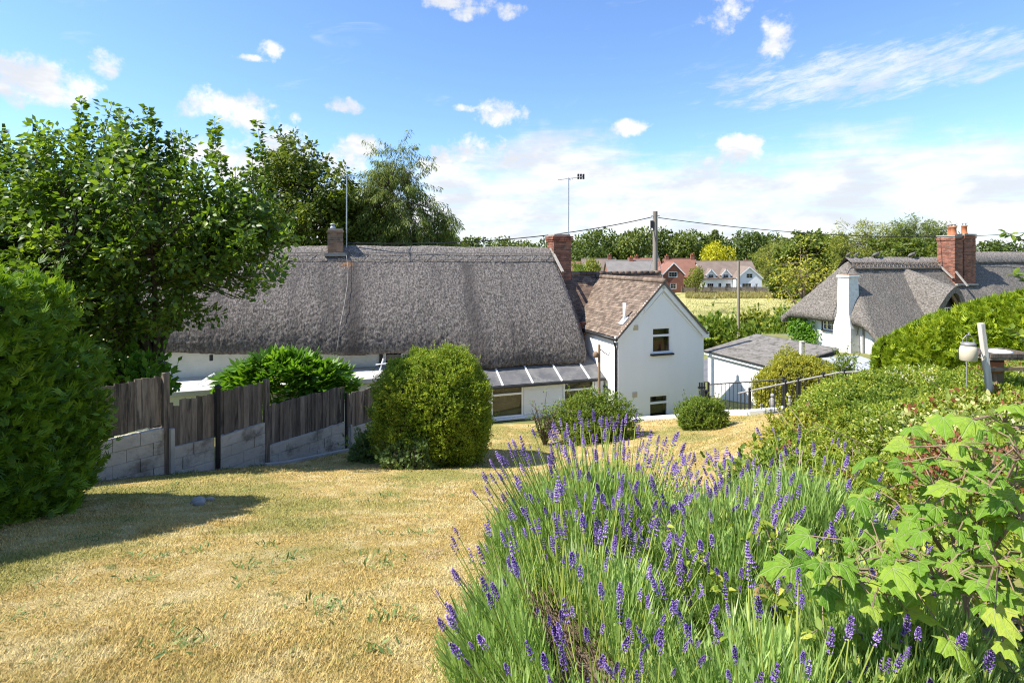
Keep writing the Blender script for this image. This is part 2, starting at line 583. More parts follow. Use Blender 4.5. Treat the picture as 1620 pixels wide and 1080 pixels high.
proc('unlit_room', (0.03, 0.03, 0.032), (0.045, 0.043, 0.04), 2, 0.9)  # near-black panels, the shade of unlit interiors put into the colour
proc('red_cloth', (0.30, 0.055, 0.035), (0.24, 0.045, 0.03), 5, 0.9)
proc('vent_cream', (0.60, 0.52, 0.38), (0.55, 0.47, 0.33), 5, 0.7)
proc('red_box', (0.32, 0.03, 0.03), (0.28, 0.03, 0.03), 5, 0.5)
proc('mortar_white', (0.74, 0.73, 0.69), (0.62, 0.61, 0.57), 5, 0.9, 0.4, 14, c3=(0.40, 0.36, 0.29), s3=3.5, t3=(0.58, 0.7))
proc('far_tile_red', (0.25, 0.12, 0.085), (0.21, 0.10, 0.07), 0.8, 0.9, 0.4, 5)
proc('far_tile_brown', (0.215, 0.165, 0.13), (0.17, 0.13, 0.105), 0.8, 0.9, 0.4, 5)
proc('far_tile_grey', (0.22, 0.20, 0.185), (0.18, 0.165, 0.15), 0.8, 0.9, 0.4, 5)
proc('far_brick', (0.27, 0.115, 0.075), (0.23, 0.095, 0.062), 1.5, 0.9, 0.2, 8)

# glass: clear pane with a sky sheen
m, nt = newmat('glass')
lw = nt.n('ShaderNodeFresnel')
lw.inputs[0].default_value = 1.5
gl = nt.n('ShaderNodeBsdfGlossy')
gl.inputs['Roughness'].default_value = 0.02
tr = nt.n('ShaderNodeBsdfTransparent')
tr.inputs[0].default_value = (0.78, 0.80, 0.79, 1)
mx = nt.n('ShaderNodeMixShader')
nt.l(nt.m('MULTIPLY', lw.outputs[0], 0.8), mx.inputs[0])
nt.l(tr.outputs[0], mx.inputs[1])
nt.l(gl.outputs[0], mx.inputs[2])
nt.l(mx.outputs[0], nt.n('ShaderNodeOutputMaterial').inputs[0])


def thatch_mat(name, c1, c2, c3, stains=True, along=(10, 3, 3)):
    m, nt = newmat(name)
    co = nt.n('ShaderNodeTexCoord').outputs['Object']
    fine = nt.noise(nt.mapping(co, scale=(1.35, 0.85, 0.85)), 13, 4, 0.75)
    mid = nt.noise(nt.mapping(co, scale=(1.3, .6, .6)), 7, 6, 0.65)
    col = nt.mix(nt.ss(fine, 0.40, 0.61), c1, c2)
    col = nt.mix(nt.m('MULTIPLY', nt.ss(mid, 0.40, 0.72), 0.6), col, c3)
    big = nt.noise(nt.mapping(co, scale=(0.9, 0.16, 0.16)), 1.0, 5, 0.6)
    if stains:
        col = nt.mix(nt.m('MULTIPLY', nt.ss(big, 0.50, 0.70), 0.62), col, (0.062, 0.055, 0.052))
        sx = nt.n('ShaderNodeSeparateXYZ')
        nt.l(co, sx.inputs[0])
        # rusty lichen patch and damp streak below the chimney, old repair seam further along
        dx = nt.m('SUBTRACT', nt.m('ADD', sx.outputs[0], nt.m('MULTIPLY', nt.m('SUBTRACT', mid, 0.5), 0.8)), -8.45)
        st = nt.m('MULTIPLY', nt.ss(nt.m('ABSOLUTE', nt.m('SUBTRACT', dx, 0.15)), 0.42, 0.1), 0.6)
        col = nt.mix(st, col, (0.06, 0.052, 0.048))
        seam = nt.m('MULTIPLY', nt.ss(nt.m('ABSOLUTE', nt.m('ADD', nt.m('SUBTRACT', dx, 4.15), nt.m('MULTIPLY', nt.m('SUBTRACT', sx.outputs[2], 6), -0.14))), 0.45, 0.05), 0.62)
        col = nt.mix(seam, col, (0.062, 0.055, 0.052))
        ru = nt.m('MULTIPLY', nt.m('MULTIPLY', nt.ss(nt.m('ABSOLUTE', dx), 0.30, 0.08), nt.ss(sx.outputs[2], 7.05, 7.4)), nt.ss(mid, 0.40, 0.6))
        col = nt.mix(nt.m('MULTIPLY', ru, 0.9), col, (0.34, 0.15, 0.05))
    vo = nt.n('ShaderNodeTexVoronoi')
    nt.l(nt.mapping(co, scale=(1.6, 0.9, 0.9)), vo.inputs['Vector'])
    vo.inputs['Scale'].default_value = 9
    straw = nt.noise(nt.mapping(co, scale=(9, 0.7, 0.7)), 4, 4, 0.7)
    col = nt.mix(nt.m('MULTIPLY', nt.ss(straw, 0.46, 0.64), 0.4), col, c1)
    nrm = nt.bump(fine, 0.75, 0.04, nt.bump(straw, 0.6, 0.04, nt.bump(vo.outputs[0], 0.4, 0.04)))
    finish(name, nt, col, 0.95, nrm, 0.15)
    return m


thatch_mat('thatch', (0.062, 0.054, 0.048), (0.24, 0.214, 0.192), (0.145, 0.128, 0.114))
thatch_mat('thatch_far', (0.085, 0.075, 0.063), (0.25, 0.225, 0.195), (0.17, 0.152, 0.13), stains=False)
thatch_mat('thatch_ridge', (0.11, 0.096, 0.083), (0.30, 0.268, 0.238), (0.20, 0.178, 0.156), stains=False)

# foliage
leafmat('apple_leaf', [(0.0, (0.022, 0.050, 0.010)), (0.45, (0.052, 0.108, 0.020)), (0.8, (0.10, 0.175, 0.032)), (1.0, (0.16, 0.235, 0.05))], 0.46, spec=0.4, rough=0.42)
leafmat('oak_leaf', [(0.0, (0.032, 0.056, 0.013)), (0.5, (0.062, 0.10, 0.023)), (1.0, (0.11, 0.155, 0.036))], 0.38, big=0.35)
leafmat('birch_leaf', [(0.0, (0.045, 0.075, 0.026)), (0.5, (0.085, 0.130, 0.045)), (1.0, (0.135, 0.185, 0.07))], 0.40, big=0.4)
leafmat('conifer_leaf', [(0.0, (0.026, 0.064, 0.009)), (0.42, (0.062, 0.138, 0.017)), (0.8, (0.12, 0.225, 0.027)), (1.0, (0.22, 0.31, 0.05))], 0.32, patch=((0.15, 0.085, 0.035), 2.6, 0.70, 0.76))
leafmat('conifer_gold', [(0.0, (0.05, 0.09, 0.011)), (0.42, (0.12, 0.20, 0.021)), (0.8, (0.21, 0.30, 0.035)), (1.0, (0.25, 0.315, 0.05))], 0.3)
leafmat('ball_leaf', [(0.0, (0.045, 0.095, 0.011)), (0.4, (0.105, 0.18, 0.022)), (0.75, (0.160, 0.225, 0.030)), (1.0, (0.245, 0.275, 0.055))], 0.3, big=2.2, patch=((0.16, 0.10, 0.045), 2.3, 0.66, 0.76))
leafmat('bush_leaf', [(0.0, (0.035, 0.072, 0.014)), (0.45, (0.08, 0.14, 0.028)), (1.0, (0.18, 0.245, 0.06))], 0.32, big=1.5)
leafmat('gold_leaf', [(0.0, (0.085, 0.115, 0.020)), (0.45, (0.17, 0.205, 0.035)), (1.0, (0.30, 0.31, 0.075))], 0.32, big=1.5)
leafmat('blue_leaf', [(0.0, (0.04, 0.08, 0.035)), (0.5, (0.08, 0.14, 0.065)), (1.0, (0.15, 0.22, 0.12))], 0.25, big=3)
leafmat('peony_leaf', [(0.0, (0.030, 0.085, 0.012)), (0.5, (0.065, 0.165, 0.022)), (1.0, (0.13, 0.26, 0.04))], 0.4, big=1.5, spec=0.35)
leafmat('cover_leaf', [(0.0, (0.035, 0.075, 0.012)), (0.3, (0.085, 0.15, 0.024)), (0.65, (0.18, 0.25, 0.05)), (0.9, (0.30, 0.35, 0.11)), (1.0, (0.42, 0.42, 0.2))], 0.32, big=2.6, patch=((0.30, 0.16, 0.07), 2.3, 0.60, 0.70))
leafmat('lavender_leaf', [(0.0, (0.10, 0.17, 0.055)), (0.4, (0.175, 0.275, 0.09)), (0.75, (0.26, 0.36, 0.15)), (1.0, (0.40, 0.47, 0.33))], 0.34, gain=(1.65, 1.52, 1.2), big=1.6, tcol=(1.3, 1.35, 0.75))
leafmat('lavender_stem', [(0.0, (0.13, 0.20, 0.06)), (1.0, (0.25, 0.32, 0.12))], 0.2)
leafmat('lavender_flower', [(0.0, (0.11, 0.075, 0.23)), (0.3, (0.15, 0.095, 0.36)), (0.7, (0.22, 0.15, 0.50)), (1.0, (0.36, 0.28, 0.62))], 0.25, tcol=(1.2, 1.1, 1.3), objrand=0.8, big=4, gain=(1.75, 1.65, 1.35))
leafmat('yellow_tree_leaf', [(0.0, (0.19, 0.23, 0.018)), (1.0, (0.36, 0.38, 0.04))], 0.35)
leafmat('willow_leaf', [(0.0, (0.06, 0.09, 0.02)), (0.5, (0.12, 0.16, 0.038)), (1.0, (0.21, 0.245, 0.07))], 0.35, big=0.3)
leafmat('far_leaf', [(0.0, (0.03, 0.055, 0.018)), (0.5, (0.058, 0.095, 0.028)), (1.0, (0.105, 0.145, 0.042))], 0.25, big=0.25, objrand=0.55)
leafmat('cream_variegated', [(0.0, (0.10, 0.17, 0.03)), (0.45, (0.22, 0.29, 0.06)), (0.75, (0.45, 0.46, 0.18)), (1.0, (0.68, 0.66, 0.40))], 0.32, big=3.0, gain=(1.1, 1.05, 1))
leafmat('dry_leaf', [(0.0, (0.16, 0.055, 0.025)), (1.0, (0.32, 0.13, 0.06))], 0.25, gain=(1, 1, 1))
leafmat('cream_flower', [(0.0, (0.62, 0.60, 0.36)), (1.0, (0.78, 0.77, 0.62))], 0.3, gain=(1, 1, 1))
leafmat('weed_grass', [(0.0, (0.20, 0.20, 0.06)), (0.6, (0.36, 0.31, 0.12)), (1.0, (0.44, 0.38, 0.18))], 0.3, big=0.2, gain=(1, 1, 1))
proc('core_dark', (0.040, 0.042, 0.018), (0.052, 0.05, 0.022), 4, 0.95, 0.5, 12)  # dark colour of the solid cores that block light in the hedges
proc('core_brown', (0.055, 0.042, 0.025), (0.045, 0.05, 0.02), 6, 0.95, 0.8, 18, bdist=0.04)  # brown for the cores added under shrub and bank leaves

m, nt = newmat('maple_leaf')
co = nt.n('ShaderNodeTexCoord').outputs['Object']
sx = nt.n('ShaderNodeSeparateXYZ')
nt.l(co, sx.inputs[0])
ang = nt.m('ARCTAN2', nt.m('ABSOLUTE', sx.outputs[0]), sx.outputs[1])
rad_ = nt.m('SQRT', nt.m('ADD', nt.m('MULTIPLY', sx.outputs[0], sx.outputs[0]), nt.m('MULTIPLY', sx.outputs[1], sx.outputs[1])))
dv = None
for a_ in (0.0, 1.12, 2.3, 0.42):
    q_ = nt.m('MULTIPLY', nt.m('ABSOLUTE', nt.m('SUBTRACT', ang, a_)), rad_)
    dv = q_ if dv is None else nt.m('MINIMUM', dv, q_)
vein = nt.ss(dv, 0.030, 0.006)
oi_ = nt.n('ShaderNodeObjectInfo')
nn_ = nt.noise(nt.mapping(co, loc=(3, 3, 0)), 3.5, 5, 0.65)
f_ = nt.m('ADD', nt.m('MULTIPLY', nn_, 0.5), nt.m('MULTIPLY', oi_.outputs['Random'], 0.65))
colm = nt.ramp(f_, [(0.15, (0.10, 0.22, 0.022)), (0.5, (0.19, 0.34, 0.034)), (0.8, (0.31, 0.43, 0.05)), (1.0, (0.44, 0.46, 0.08))])
colm = nt.mix(nt.m('MULTIPLY', vein, 0.6), colm, (0.36, 0.43, 0.18))
off_ = nt.n('ShaderNodeVectorMath', operation='ADD')
nt.l(co, off_.inputs[0])
cmb = nt.n('ShaderNodeCombineXYZ')
nt.l(nt.m('MULTIPLY', oi_.outputs['Random'], 50.0), cmb.inputs[0])
nt.l(cmb.outputs[0], off_.inputs[1])
spot = nt.m('MULTIPLY', nt.ss(nt.noise(off_.outputs[0], 4.5, 5, 0.7), 0.64, 0.72), 0.85)
colm = nt.mix(spot, colm, (0.22, 0.12, 0.04))
pm_ = nt.n('ShaderNodeBsdfPrincipled')
nt.l(colm, pm_.inputs['Base Color'])
pm_.inputs['Roughness'].default_value = 0.55
pm_.inputs['Specular IOR Level'].default_value = 0.2
nt.l(nt.bump(nt.m('ADD', nt.m('MULTIPLY', vein, -0.6), nn_), 0.5, 0.05), pm_.inputs['Normal'])
tm_ = nt.n('ShaderNodeBsdfTranslucent')
nt.l(nt.mix(1.0, colm, (1.5, 1.4, 0.6), 'MULTIPLY'), tm_.inputs['Color'])
mm_ = nt.n('ShaderNodeMixShader')
mm_.inputs[0].default_value = 0.38
nt.l(pm_.outputs[0], mm_.inputs[1])
nt.l(tm_.outputs[0], mm_.inputs[2])
nt.l(mm_.outputs[0], nt.n('ShaderNodeOutputMaterial').inputs[0])

# ------------------------------------------------------------------ ground
def sheet(name, xs, ys, mat, dz=0.0, fn=H, extra=None):
    X, Y = np.meshgrid(xs, ys, indexing='ij')
    Z = fn(X, Y) + dz
    if extra is not None:
        Z = Z + extra(X, Y)
    o = link(name, grid_mesh(name, np.stack([X, Y, Z], -1)), MATS[mat])
    return tag(o, kind='structure')


gx = np.concatenate([np.linspace(-3000, -60, 14)[:-1], np.linspace(-60, -16, 12)[:-1], np.linspace(-16, 22, 96)[:-1], np.linspace(22, 80, 16)[:-1], np.linspace(80, 3000, 14)])
gy = np.concatenate([np.linspace(-120, -12, 8)[:-1], np.linspace(-12, 26, 110)[:-1], np.linspace(26, 60, 40)[:-1], np.linspace(60, 300, 14)[:-1], np.linspace(300, 4000, 12)])
sheet('ground', gx, gy, 'rough_ground')
F0, F1 = np.array([-6.5, 8.6]), np.array([-3.4, 14.0])       # line of the board fence


def fence_x(Y):
    return F0[0] + (Y - F0[1]) * (F1[0] - F0[0]) / (F1[1] - F0[1])


def lawn_bump(X, Y):
    return 0.03 * fbm(np.stack([X * 1.1, Y * 1.1, X * 0], -1).reshape(-1, 3), 3).reshape(X.shape)


ly_ = np.linspace(-1.0, 17.05, 90)
lu_ = np.linspace(0, 1, 60)
Yl, Ul = np.meshgrid(ly_, lu_, indexing='ij')
Xl0 = np.where(Yl > 6.8, fence_x(Yl) + 0.42, fence_x(6.8) + 0.42 - (6.8 - Yl) * 0.1)
Xl0 = np.where(Yl > 14.2, np.minimum(fence_x(14.2) + 0.42, -2.6), Xl0)
Xl1 = np.interp(Yl, [-1, 3.5, 5, 9, 14, 17.05], [2.2, 2.2, 3.0, 5.6, 7.6, 5.4])
Xl = Xl0 + (Xl1 - Xl0) * Ul
lawn = link('lawn', grid_mesh('lawn', np.stack([Xl, Yl, H(Xl, Yl) + 0.045 + lawn_bump(Xl, Yl)], -1)), MATS['lawn'])
tag(lawn, kind='structure')
# bare soil strip along the foot of the fence wall
kb = np.linspace(-0.25, 1.05, 40)
wb = np.linspace(-0.25, 0.60, 8)
K_, W_ = np.meshgrid(kb, wb, indexing='ij')
fd = (F1 - F0) / np.linalg.norm(F1 - F0)
fn_ = np.array([fd[1], -fd[0]])
XB = F0[0] + K_ * (F1 - F0)[0] + W_ * fn_[0]
YB = F0[1] + K_ * (F1 - F0)[1] + W_ * fn_[1]
tag(link('soil_border', grid_mesh('soil_border', np.stack([XB, YB, H(XB, YB) + 0.03 + 0.01 * fbm(np.stack([XB * 5, YB * 5, XB * 0], -1).reshape(-1, 3), 3).reshape(XB.shape)], -1)), MATS['soil']), kind='structure')
# the road beyond the houses, the meadow behind it
sheet('road', np.linspace(-60, 90, 60), np.linspace(30.5, 36.0, 8), 'asphalt', 0.03)
fx = np.concatenate([np.linspace(-200, 20, 12)[:-1], np.linspace(20, 110, 60)[:-1], np.linspace(110, 260, 8)])
fy = np.linspace(46, 117, 60)
sheet('meadow', fx, fy, 'field', 0.03, extra=lambda X, Y: 0.12 * fbm(np.stack([X * 0.3, Y * 0.3, X * 0], -1).reshape(-1, 3), 3).reshape(X.shape))
mb = MB()
for i in range(30):
    x = -50 + i * 4.5
    mb.box((x, 33.2, h1(x, 33.2) + 0.036), (2.0, 0.12, 0.004))
tag(mb.build('road_marking', MATS['painted_white']), kind='structure')
sheet('flower_bed', np.linspace(-0.12, 2.3, 40), np.linspace(0.9, 3.75, 44), 'soil', 0.085, extra=lambda X, Y: 0.03 * fbm(np.stack([X * 4, Y * 4, X * 0], -1).reshape(-1, 3), 3).reshape(X.shape))

# ------------------------------------------------------------------ building helpers
ANG = math.atan(287 / 860.0)
CA, SA = math.cos(ANG), math.sin(ANG)
AX, AY = 3.516, 18.0                         # front-left corner of the tiled annex


def wall_holes(mb, org, sd, nrm, s0, s1, zb, top, holes, thick=0.16, peaks=()):
    """upright wall with real openings; org + s*sd + z; outward normal nrm; top(s) -> z; holes (s0,s1,z0,z1)"""
    org, sd, nrm = Vector(org), Vector(sd), Vector(nrm)
    xs = sorted(set([s0, s1] + [h for q in holes for h in q[:2]] + [p for p in peaks if s0 < p < s1]))

    def P(s, z, d=0.0):
        return org + sd * s + Vector((0, 0, z)) - nrm * d
    for a, b in zip(xs[:-1], xs[1:]):
        hs = sorted([q for q in holes if q[0] <= a + 1e-6 and q[1] >= b - 1e-6], key=lambda q: q[2])
        lo = zb
        for q in hs:
            if q[2] > lo:
                mb.add([P(a, lo), P(b, lo), P(b, q[2]), P(a, q[2])], [(0, 1, 2, 3)])
            lo = q[3]
        mb.add([P(a, lo), P(b, lo), P(b, top(b)), P(a, top(a))], [(0, 1, 2, 3)])
        mb.add([P(a, top(a)), P(b, top(b)), P(b, top(b), thick), P(a, top(a), thick)], [(0, 1, 2, 3)])
    for q in holes:
        a, b, c, d = q
        for (p1, p2) in (((a, c), (b, c)), ((b, c), (b, d)), ((b, d), (a, d)), ((a, d), (a, c))):
            mb.add([P(*p1), P(*p2), P(*p2, thick), P(*p1, thick)], [(0, 1, 2, 3)])
    for s in (s0, s1):
        mb.add([P(s, zb), P(s, zb, thick), P(s, top(s), thick), P(s, top(s))], [(0, 1, 2, 3)])


def window(parent, org, sd, nrm, s0, s1, z0, z1, transom=None, bars=(0, 0), sill=None, back='unlit_room', frame=0.06, fmat='painted_white', inset=0.05, content=None):
    """window part: frame mesh, with pane and sill sub-parts and what stands behind the glass"""
    org, sd, nrm = Vector(org), Vector(sd), Vector(nrm)
    rz = math.atan2(sd.y, sd.x)

    def C(s, z, d):
        return org + sd * s + Vector((0, 0, z)) - nrm * d
    mb = MB()
    wd, hg = s1 - s0, z1 - z0
    cs, cz = (s0 + s1) / 2, (z0 + z1) / 2
    mb.box(C(s0 + frame / 2, cz, inset), (frame, 0.07, hg), rz)
    mb.box(C(s1 - frame / 2, cz, inset), (frame, 0.07, hg), rz)
    for z in (z0 + frame / 2, z1 - frame / 2):
        mb.box(C(cs, z, inset + 0.002), (wd - 2 * frame, 0.066, frame), rz)
    cells = [(z0 + frame, z1 - frame)]
    if transom:
        mb.box(C(cs, transom, inset + 0.001), (wd - 2 * frame, 0.068, frame * 1.15), rz)
        cells = [(z0 + frame, transom - frame * 0.57), (transom + frame * 0.57, z1 - frame)]
    nb, nh = bars
    for i in range(nb):
        s = s0 + frame + (wd - 2 * frame) * (i + 1) / (nb + 1)
        mb.box(C(s, cz, inset), (0.025, 0.04, hg - 2 * frame), rz)
    for i in range(nh):
        z = z0 + frame + (hg - 2 * frame) * (i + 1) / (nh + 1)
        mb.box(C(cs, z, inset + 0.002), (wd - 2 * frame, 0.036, 0.025), rz)
    f = mb.build('window', MATS[fmat], parent)
    for (a, b) in cells:
        g = MB().box(C(cs, (a + b) / 2, inset + 0.012), (wd - 2 * frame, 0.006, b - a), rz)
        g.build('pane', MATS['glass'], f)
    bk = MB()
    bk.box(C(cs, cz, inset + (0.09 if back != 'unlit_room' else 0.35)), (wd + 0.1, 0.01, hg + 0.1), rz)
    bk.build('blind' if back != 'unlit_room' else 'dark_backing', MATS[back], f)  # flat dark panel in place of the unlit interior
    if content:
        MB().box(C(cs, z0 + frame + 0.16, inset + 0.2), (wd - 0.22, 0.01, 0.36), rz).build('curtain', MATS[content], f)
    if sill:
        MB().box(C(cs, z0 - 0.035, -0.035), (wd + 0.12, 0.15, 0.06), rz).build('sill', MATS[sill], f, bevel=0.008)
    return f


def tile_slope(mb, O, U, D, length, run, clip=None, w_=0.17, g_=0.105, th=0.014):
    """lapped plain tiles: O lower corner, U along the eaves, D up the slope, clip(s, r) -> keep"""
    O, U, D = Vector(O), Vector(U).normalized(), Vector(D).normalized()
    N = U.cross(D)
    if N.z < 0:
        N = -N
    rows = int(run / g_) + 1
    for r in range(rows):
        off = (r % 2) * w_ / 2
        for i in range(-1, int(length / w_) + 1):
            s = i * w_ + off
            sa, sb = max(s, 0), min(s + w_ - 0.006, length)
            if sb - sa < 0.03:
                continue
            rr = r * g_
            if clip and not clip((sa + sb) / 2, rr + g_ * 0.4):
                continue
            j = random.uniform(-0.006, 0.006)
            t0 = random.uniform(0.012, 0.024)
            a = O + U * sa + D * (rr - 0.012 + j) + N * t0
            b = O + U * sb + D * (rr - 0.012 + j + random.uniform(-0.004, 0.004)) + N * (t0 + random.uniform(-0.004, 0.004))
            top = min(rr + g_ * 1.25, run)
            c = O + U * sb + D * top + N * 0.004
            d = O + U * sa + D * top + N * 0.004
            lo = N * (-th)
            mb.add([a, b, c, d, a + lo, b + lo], [(0, 1, 2, 3), (4, 5, 1, 0), (0, 3, 4), (1, 5, 2)])


def brick_shaft(parent, c, wx, wy, z0, z1, mat, name='brickwork', bl=0.215, bh=0.065, j=0.011, corbel=3, mortar='mortar'):
    """chimney shaft of separate bricks over a mortar core"""
    core = MB().box((c[0], c[1], (z0 + z1) / 2), (wx - 0.02, wy - 0.02, z1 - z0 - 0.01))
    co = core.build('chimney_core', MATS[mortar], parent)
    mb = MB()
    n = int((z1 - z0) / (bh + j))
    for r in range(n):
        z = z0 + r * (bh + j) + bh / 2
        grow = 0.035 * max(0, r - (n - 1 - corbel)) if corbel else 0
        if corbel and r == n - 1:
            grow *= 0.7
        hx, hy = wx / 2 + grow, wy / 2 + grow
        for side in range(4):
            L = 2 * (hx if side % 2 == 0 else hy)
            q = L - 0.10
            k = max(1, round(q / (bl + j)))
            step = q / k
            st = (r % 2) * 0.10 + (-q / 2 - 0.05)
            for i in range(k):
                u = st + (i + 0.5) * step
                e = random.uniform(-0.004, 0.005)
                if side == 0:
                    p, s = (c[0] + u, c[1] - hy + 0.05 - e, z), (step - j, 0.1, bh)
                elif side == 2:
                    p, s = (c[0] - u, c[1] + hy - 0.05 + e, z), (step - j, 0.1, bh)
                elif side == 1:
                    p, s = (c[0] + hx - 0.05 + e, c[1] + u, z), (0.1, step - j, bh)
                else:
                    p, s = (c[0] - hx + 0.05 - e, c[1] - u, z), (0.1, step - j, bh)
                mb.box(p, s)
    o = mb.build(name, MATS[mat], parent)
    o["kind"] = "stuff"
    return co, o


def thatch_sheet(name, mat, parent, ts, prof, amp=0.032, freq=11.0, seed=1, endround=0.25, lumps=0.05):
    """prof(t) -> (n,2) array of (y, z) from front soffit over the ridge to the back"""
    rows = []
    t0, t1 = ts[0], ts[-1]
    for t in ts:
        p = prof(t)
        de = min(t - t0, t1 - t)
        if endround and de < endround:
            k = 1 - de / endround
            c = np.array([p[:, 0].mean(), p[:, 1].min() + 0.2])
            sh = 0.16 * k * k
            d = p - c
            L = np.linalg.norm(d, axis=1, keepdims=True)
            p = p - d / np.maximum(L, 1e-6) * sh
        rows.append(np.column_stack([np.full(len(p), t), p]))
    P = np.array(rows)
    du = np.gradient(P, axis=0)
    dv = np.gradient(P, axis=1)
    N = np.cross(du, dv)
    N /= np.linalg.norm(N, axis=2, keepdims=True) + 1e-9
    Q = P.reshape(-1, 3)
    fine = vnoise(Q * np.array([freq, freq, freq]), seed) + 0.6 * vnoise(Q * freq * 2.1, seed + 3)
    lump = fbm(Q * np.array([0.7, 0.5, 0.5]), 3, seed + 7)
    up = N[..., 2].mean() < 0
    s = -1 if up else 1
    Q = Q + s * N.reshape(-1, 3) * (amp * fine + lumps * lump)[:, None]
    P = Q.reshape(P.shape)
    me = grid_mesh(name, P)
    # close the two ends
    import bmesh
    bm = bmesh.new()
    bm.from_mesh(me)
    bm.verts.ensure_lookup_table()
    nv = P.shape[1]
    for row in (0, P.shape[0] - 1):
        vs = [bm.verts[row * nv + i] for i in range(nv)]
        try:
            bm.faces.new(vs)
        except ValueError:
            pass
    bmesh.ops.triangulate(bm, faces=[f for f in bm.faces if len(f.verts) > 4])
    bmesh.ops.recalc_face_normals(bm, faces=bm.faces)
    bm.to_mesh(me)
    bm.free()
    return link(name, me, MATS[mat], parent)


def bez(p0, p1, p2, p3, n):
    t = np.linspace(0, 1, n)[:, None]
    p0, p1, p2, p3 = map(np.array, (p0, p1, p2, p3))
    return (1 - t) ** 3 * p0 + 3 * (1 - t) ** 2 * t * p1 + 3 * (1 - t) * t * t * p2 + t ** 3 * p3


XU, YU = Vector((1, 0, 0)), Vector((0, 1, 0))
NF, NL = Vector((0, -1, 0)), Vector((-1, 0, 0))

# ------------------------------------------------------------------ thatched cottage (local frame: x along the front, y into depth)
cot = thing('thatched_cottage', 'long white thatched cottage with dark overhanging roof and glazed lean-to, behind the board fence', 'cottage', (AX, AY, 0), ANG)
RIDGE_Y, RIDGE_Z = 5.0, 7.88


def eave_z(t):
    left = np.interp(t, [-15, -13, -5.5, -4.9], [4.78, 4.70, 4.30, 4.27])
    k = float(sst(t, -5.2, -3.9))
    return left * (1 - k) + 3.80 * k + 0.03 * math.sin(t * 1.7)


def cot_prof(t):
    ze = eave_z(t)
    ye = 1.50 + (ze - 3.8) * 0.72
    a = np.array([[ye + 0.95, ze + 0.10], [ye + 0.5, ze + 0.03], [ye + 0.18, ze - 0.03], [ye + 0.04, ze + 0.0]])
    f = bez((ye, ze + 0.08), (ye - 0.10, ze + 1.15), (3.45, 6.52), (RIDGE_Y, RIDGE_Z), 96)
    b = bez((RIDGE_Y, RIDGE_Z), (6.5, 6.5), (8.3, 5.6), (8.5, 4.3), 16)[1:]
    c = np.array([[8.3, 4.25], [7.6, 4.35]])
    return np.vstack([a, f, b, c])


th = thatch_sheet('thatch_roof', 'thatch', cot, np.linspace(-14.8, -0.33, 320), cot_prof)


def ridge_prof(t):
    f = bez((4.36, 7.33), (4.56, 7.56), (4.8, 7.86), (RIDGE_Y, 7.95 + 0.015 * math.sin(t * 2.1)), 16)
    b = bez((RIDGE_Y, 7.95), (5.2, 7.93), (5.45, 7.62), (5.64, 7.36), 10)[1:]
    return np.vstack([[[4.40, 7.26]], f, b, [[5.6, 7.26]]])


rd = thatch_sheet('ridge_cap', 'thatch_ridge', th, np.linspace(-14.9, -0.26, 260), ridge_prof, amp=0.018, freq=11, lumps=0.03, seed=5)
for (y, z) in ((4.40, 7.42), (4.62, 7.68)):
    MB().tube([(t, y - 0.02, z + 0.012 * math.sin(t * 5)) for t in np.linspace(-14.8, -0.4, 60)], 0.011, 5).build('hazel_rod', MATS['thatch_ridge'], th)
mbx = MB()
for i in range(48):
    x0 = -14.7 + i * 0.3
    a, b = (4.40, 7.42), (4.62, 7.68)
    if i % 2:
        a, b = b, a
    mbx.tube([(x0, a[0] - 0.035, a[1]), (x0 + 0.3, b[0] - 0.035, b[1])], 0.008, 4)
mbx.build('hazel_spars', MATS['thatch_ridge'], th)
# walls
cw = MB()
wall_holes(cw, (0, 2.62, 0), XU, NF, -14.4, -0.5, 0.3, lambda s: 5.0, [(-7.35, -6.70, 3.86, 4.56)])
cw.add([(-0.5, 2.62, 0.3), (-0.5, 7.5, 0.3), (-0.5, 7.5, 5), (-0.5, 5, 7.5), (-0.5, 2.62, 5)], [(0, 1, 2, 3, 4)])
cw.add([(-14.4, 2.62, 0.3), (-14.4, 7.5, 0.3), (-14.4, 7.5, 5), (-14.4, 5, 7.5), (-14.4, 2.62, 5)], [(4, 3, 2, 1, 0)])
cw.add([(-14.4, 7.5, 0.3), (-0.5, 7.5, 0.3), (-0.5, 7.5, 5), (-14.4, 7.5, 5)], [(3, 2, 1, 0)])
cw.build('wall', MATS['old_white'], cot)
window(cot, (0, 2.62, 0), XU, NF, -7.35, -6.70, 3.86, 4.56, sill='painted_white', frame=0.07)
MB().box((-7.44, 2.60, 4.15), (0.11, 0.08, 1.0)).build('timber_post', MATS['black_paint'], cot)
# brick return wall between thatch and annex
brick = MB()
for r in range(34):
    for i in range(3):
        brick.box((-0.36 + i * 0.13 + (r % 2) * 0.03, 2.50, 2.6 + r * 0.075), (0.12, 0.1, 0.064))
bo = brick.build('brick_return', MATS['brick'], cot)
bo["kind"] = "stuff"
# pale flat roof of the back addition behind the fence
fr = MB().box((-9.6, 1.66, 3.84), (8.9, 1.85, 0.14)).build('flat_roof', MATS['pale_felt'], cot, bevel=0.015)
MB().box((-9.6, 1.70, 2.4), (8.7, 1.6, 2.74)).build('addition_wall', MATS['old_white'], cot)
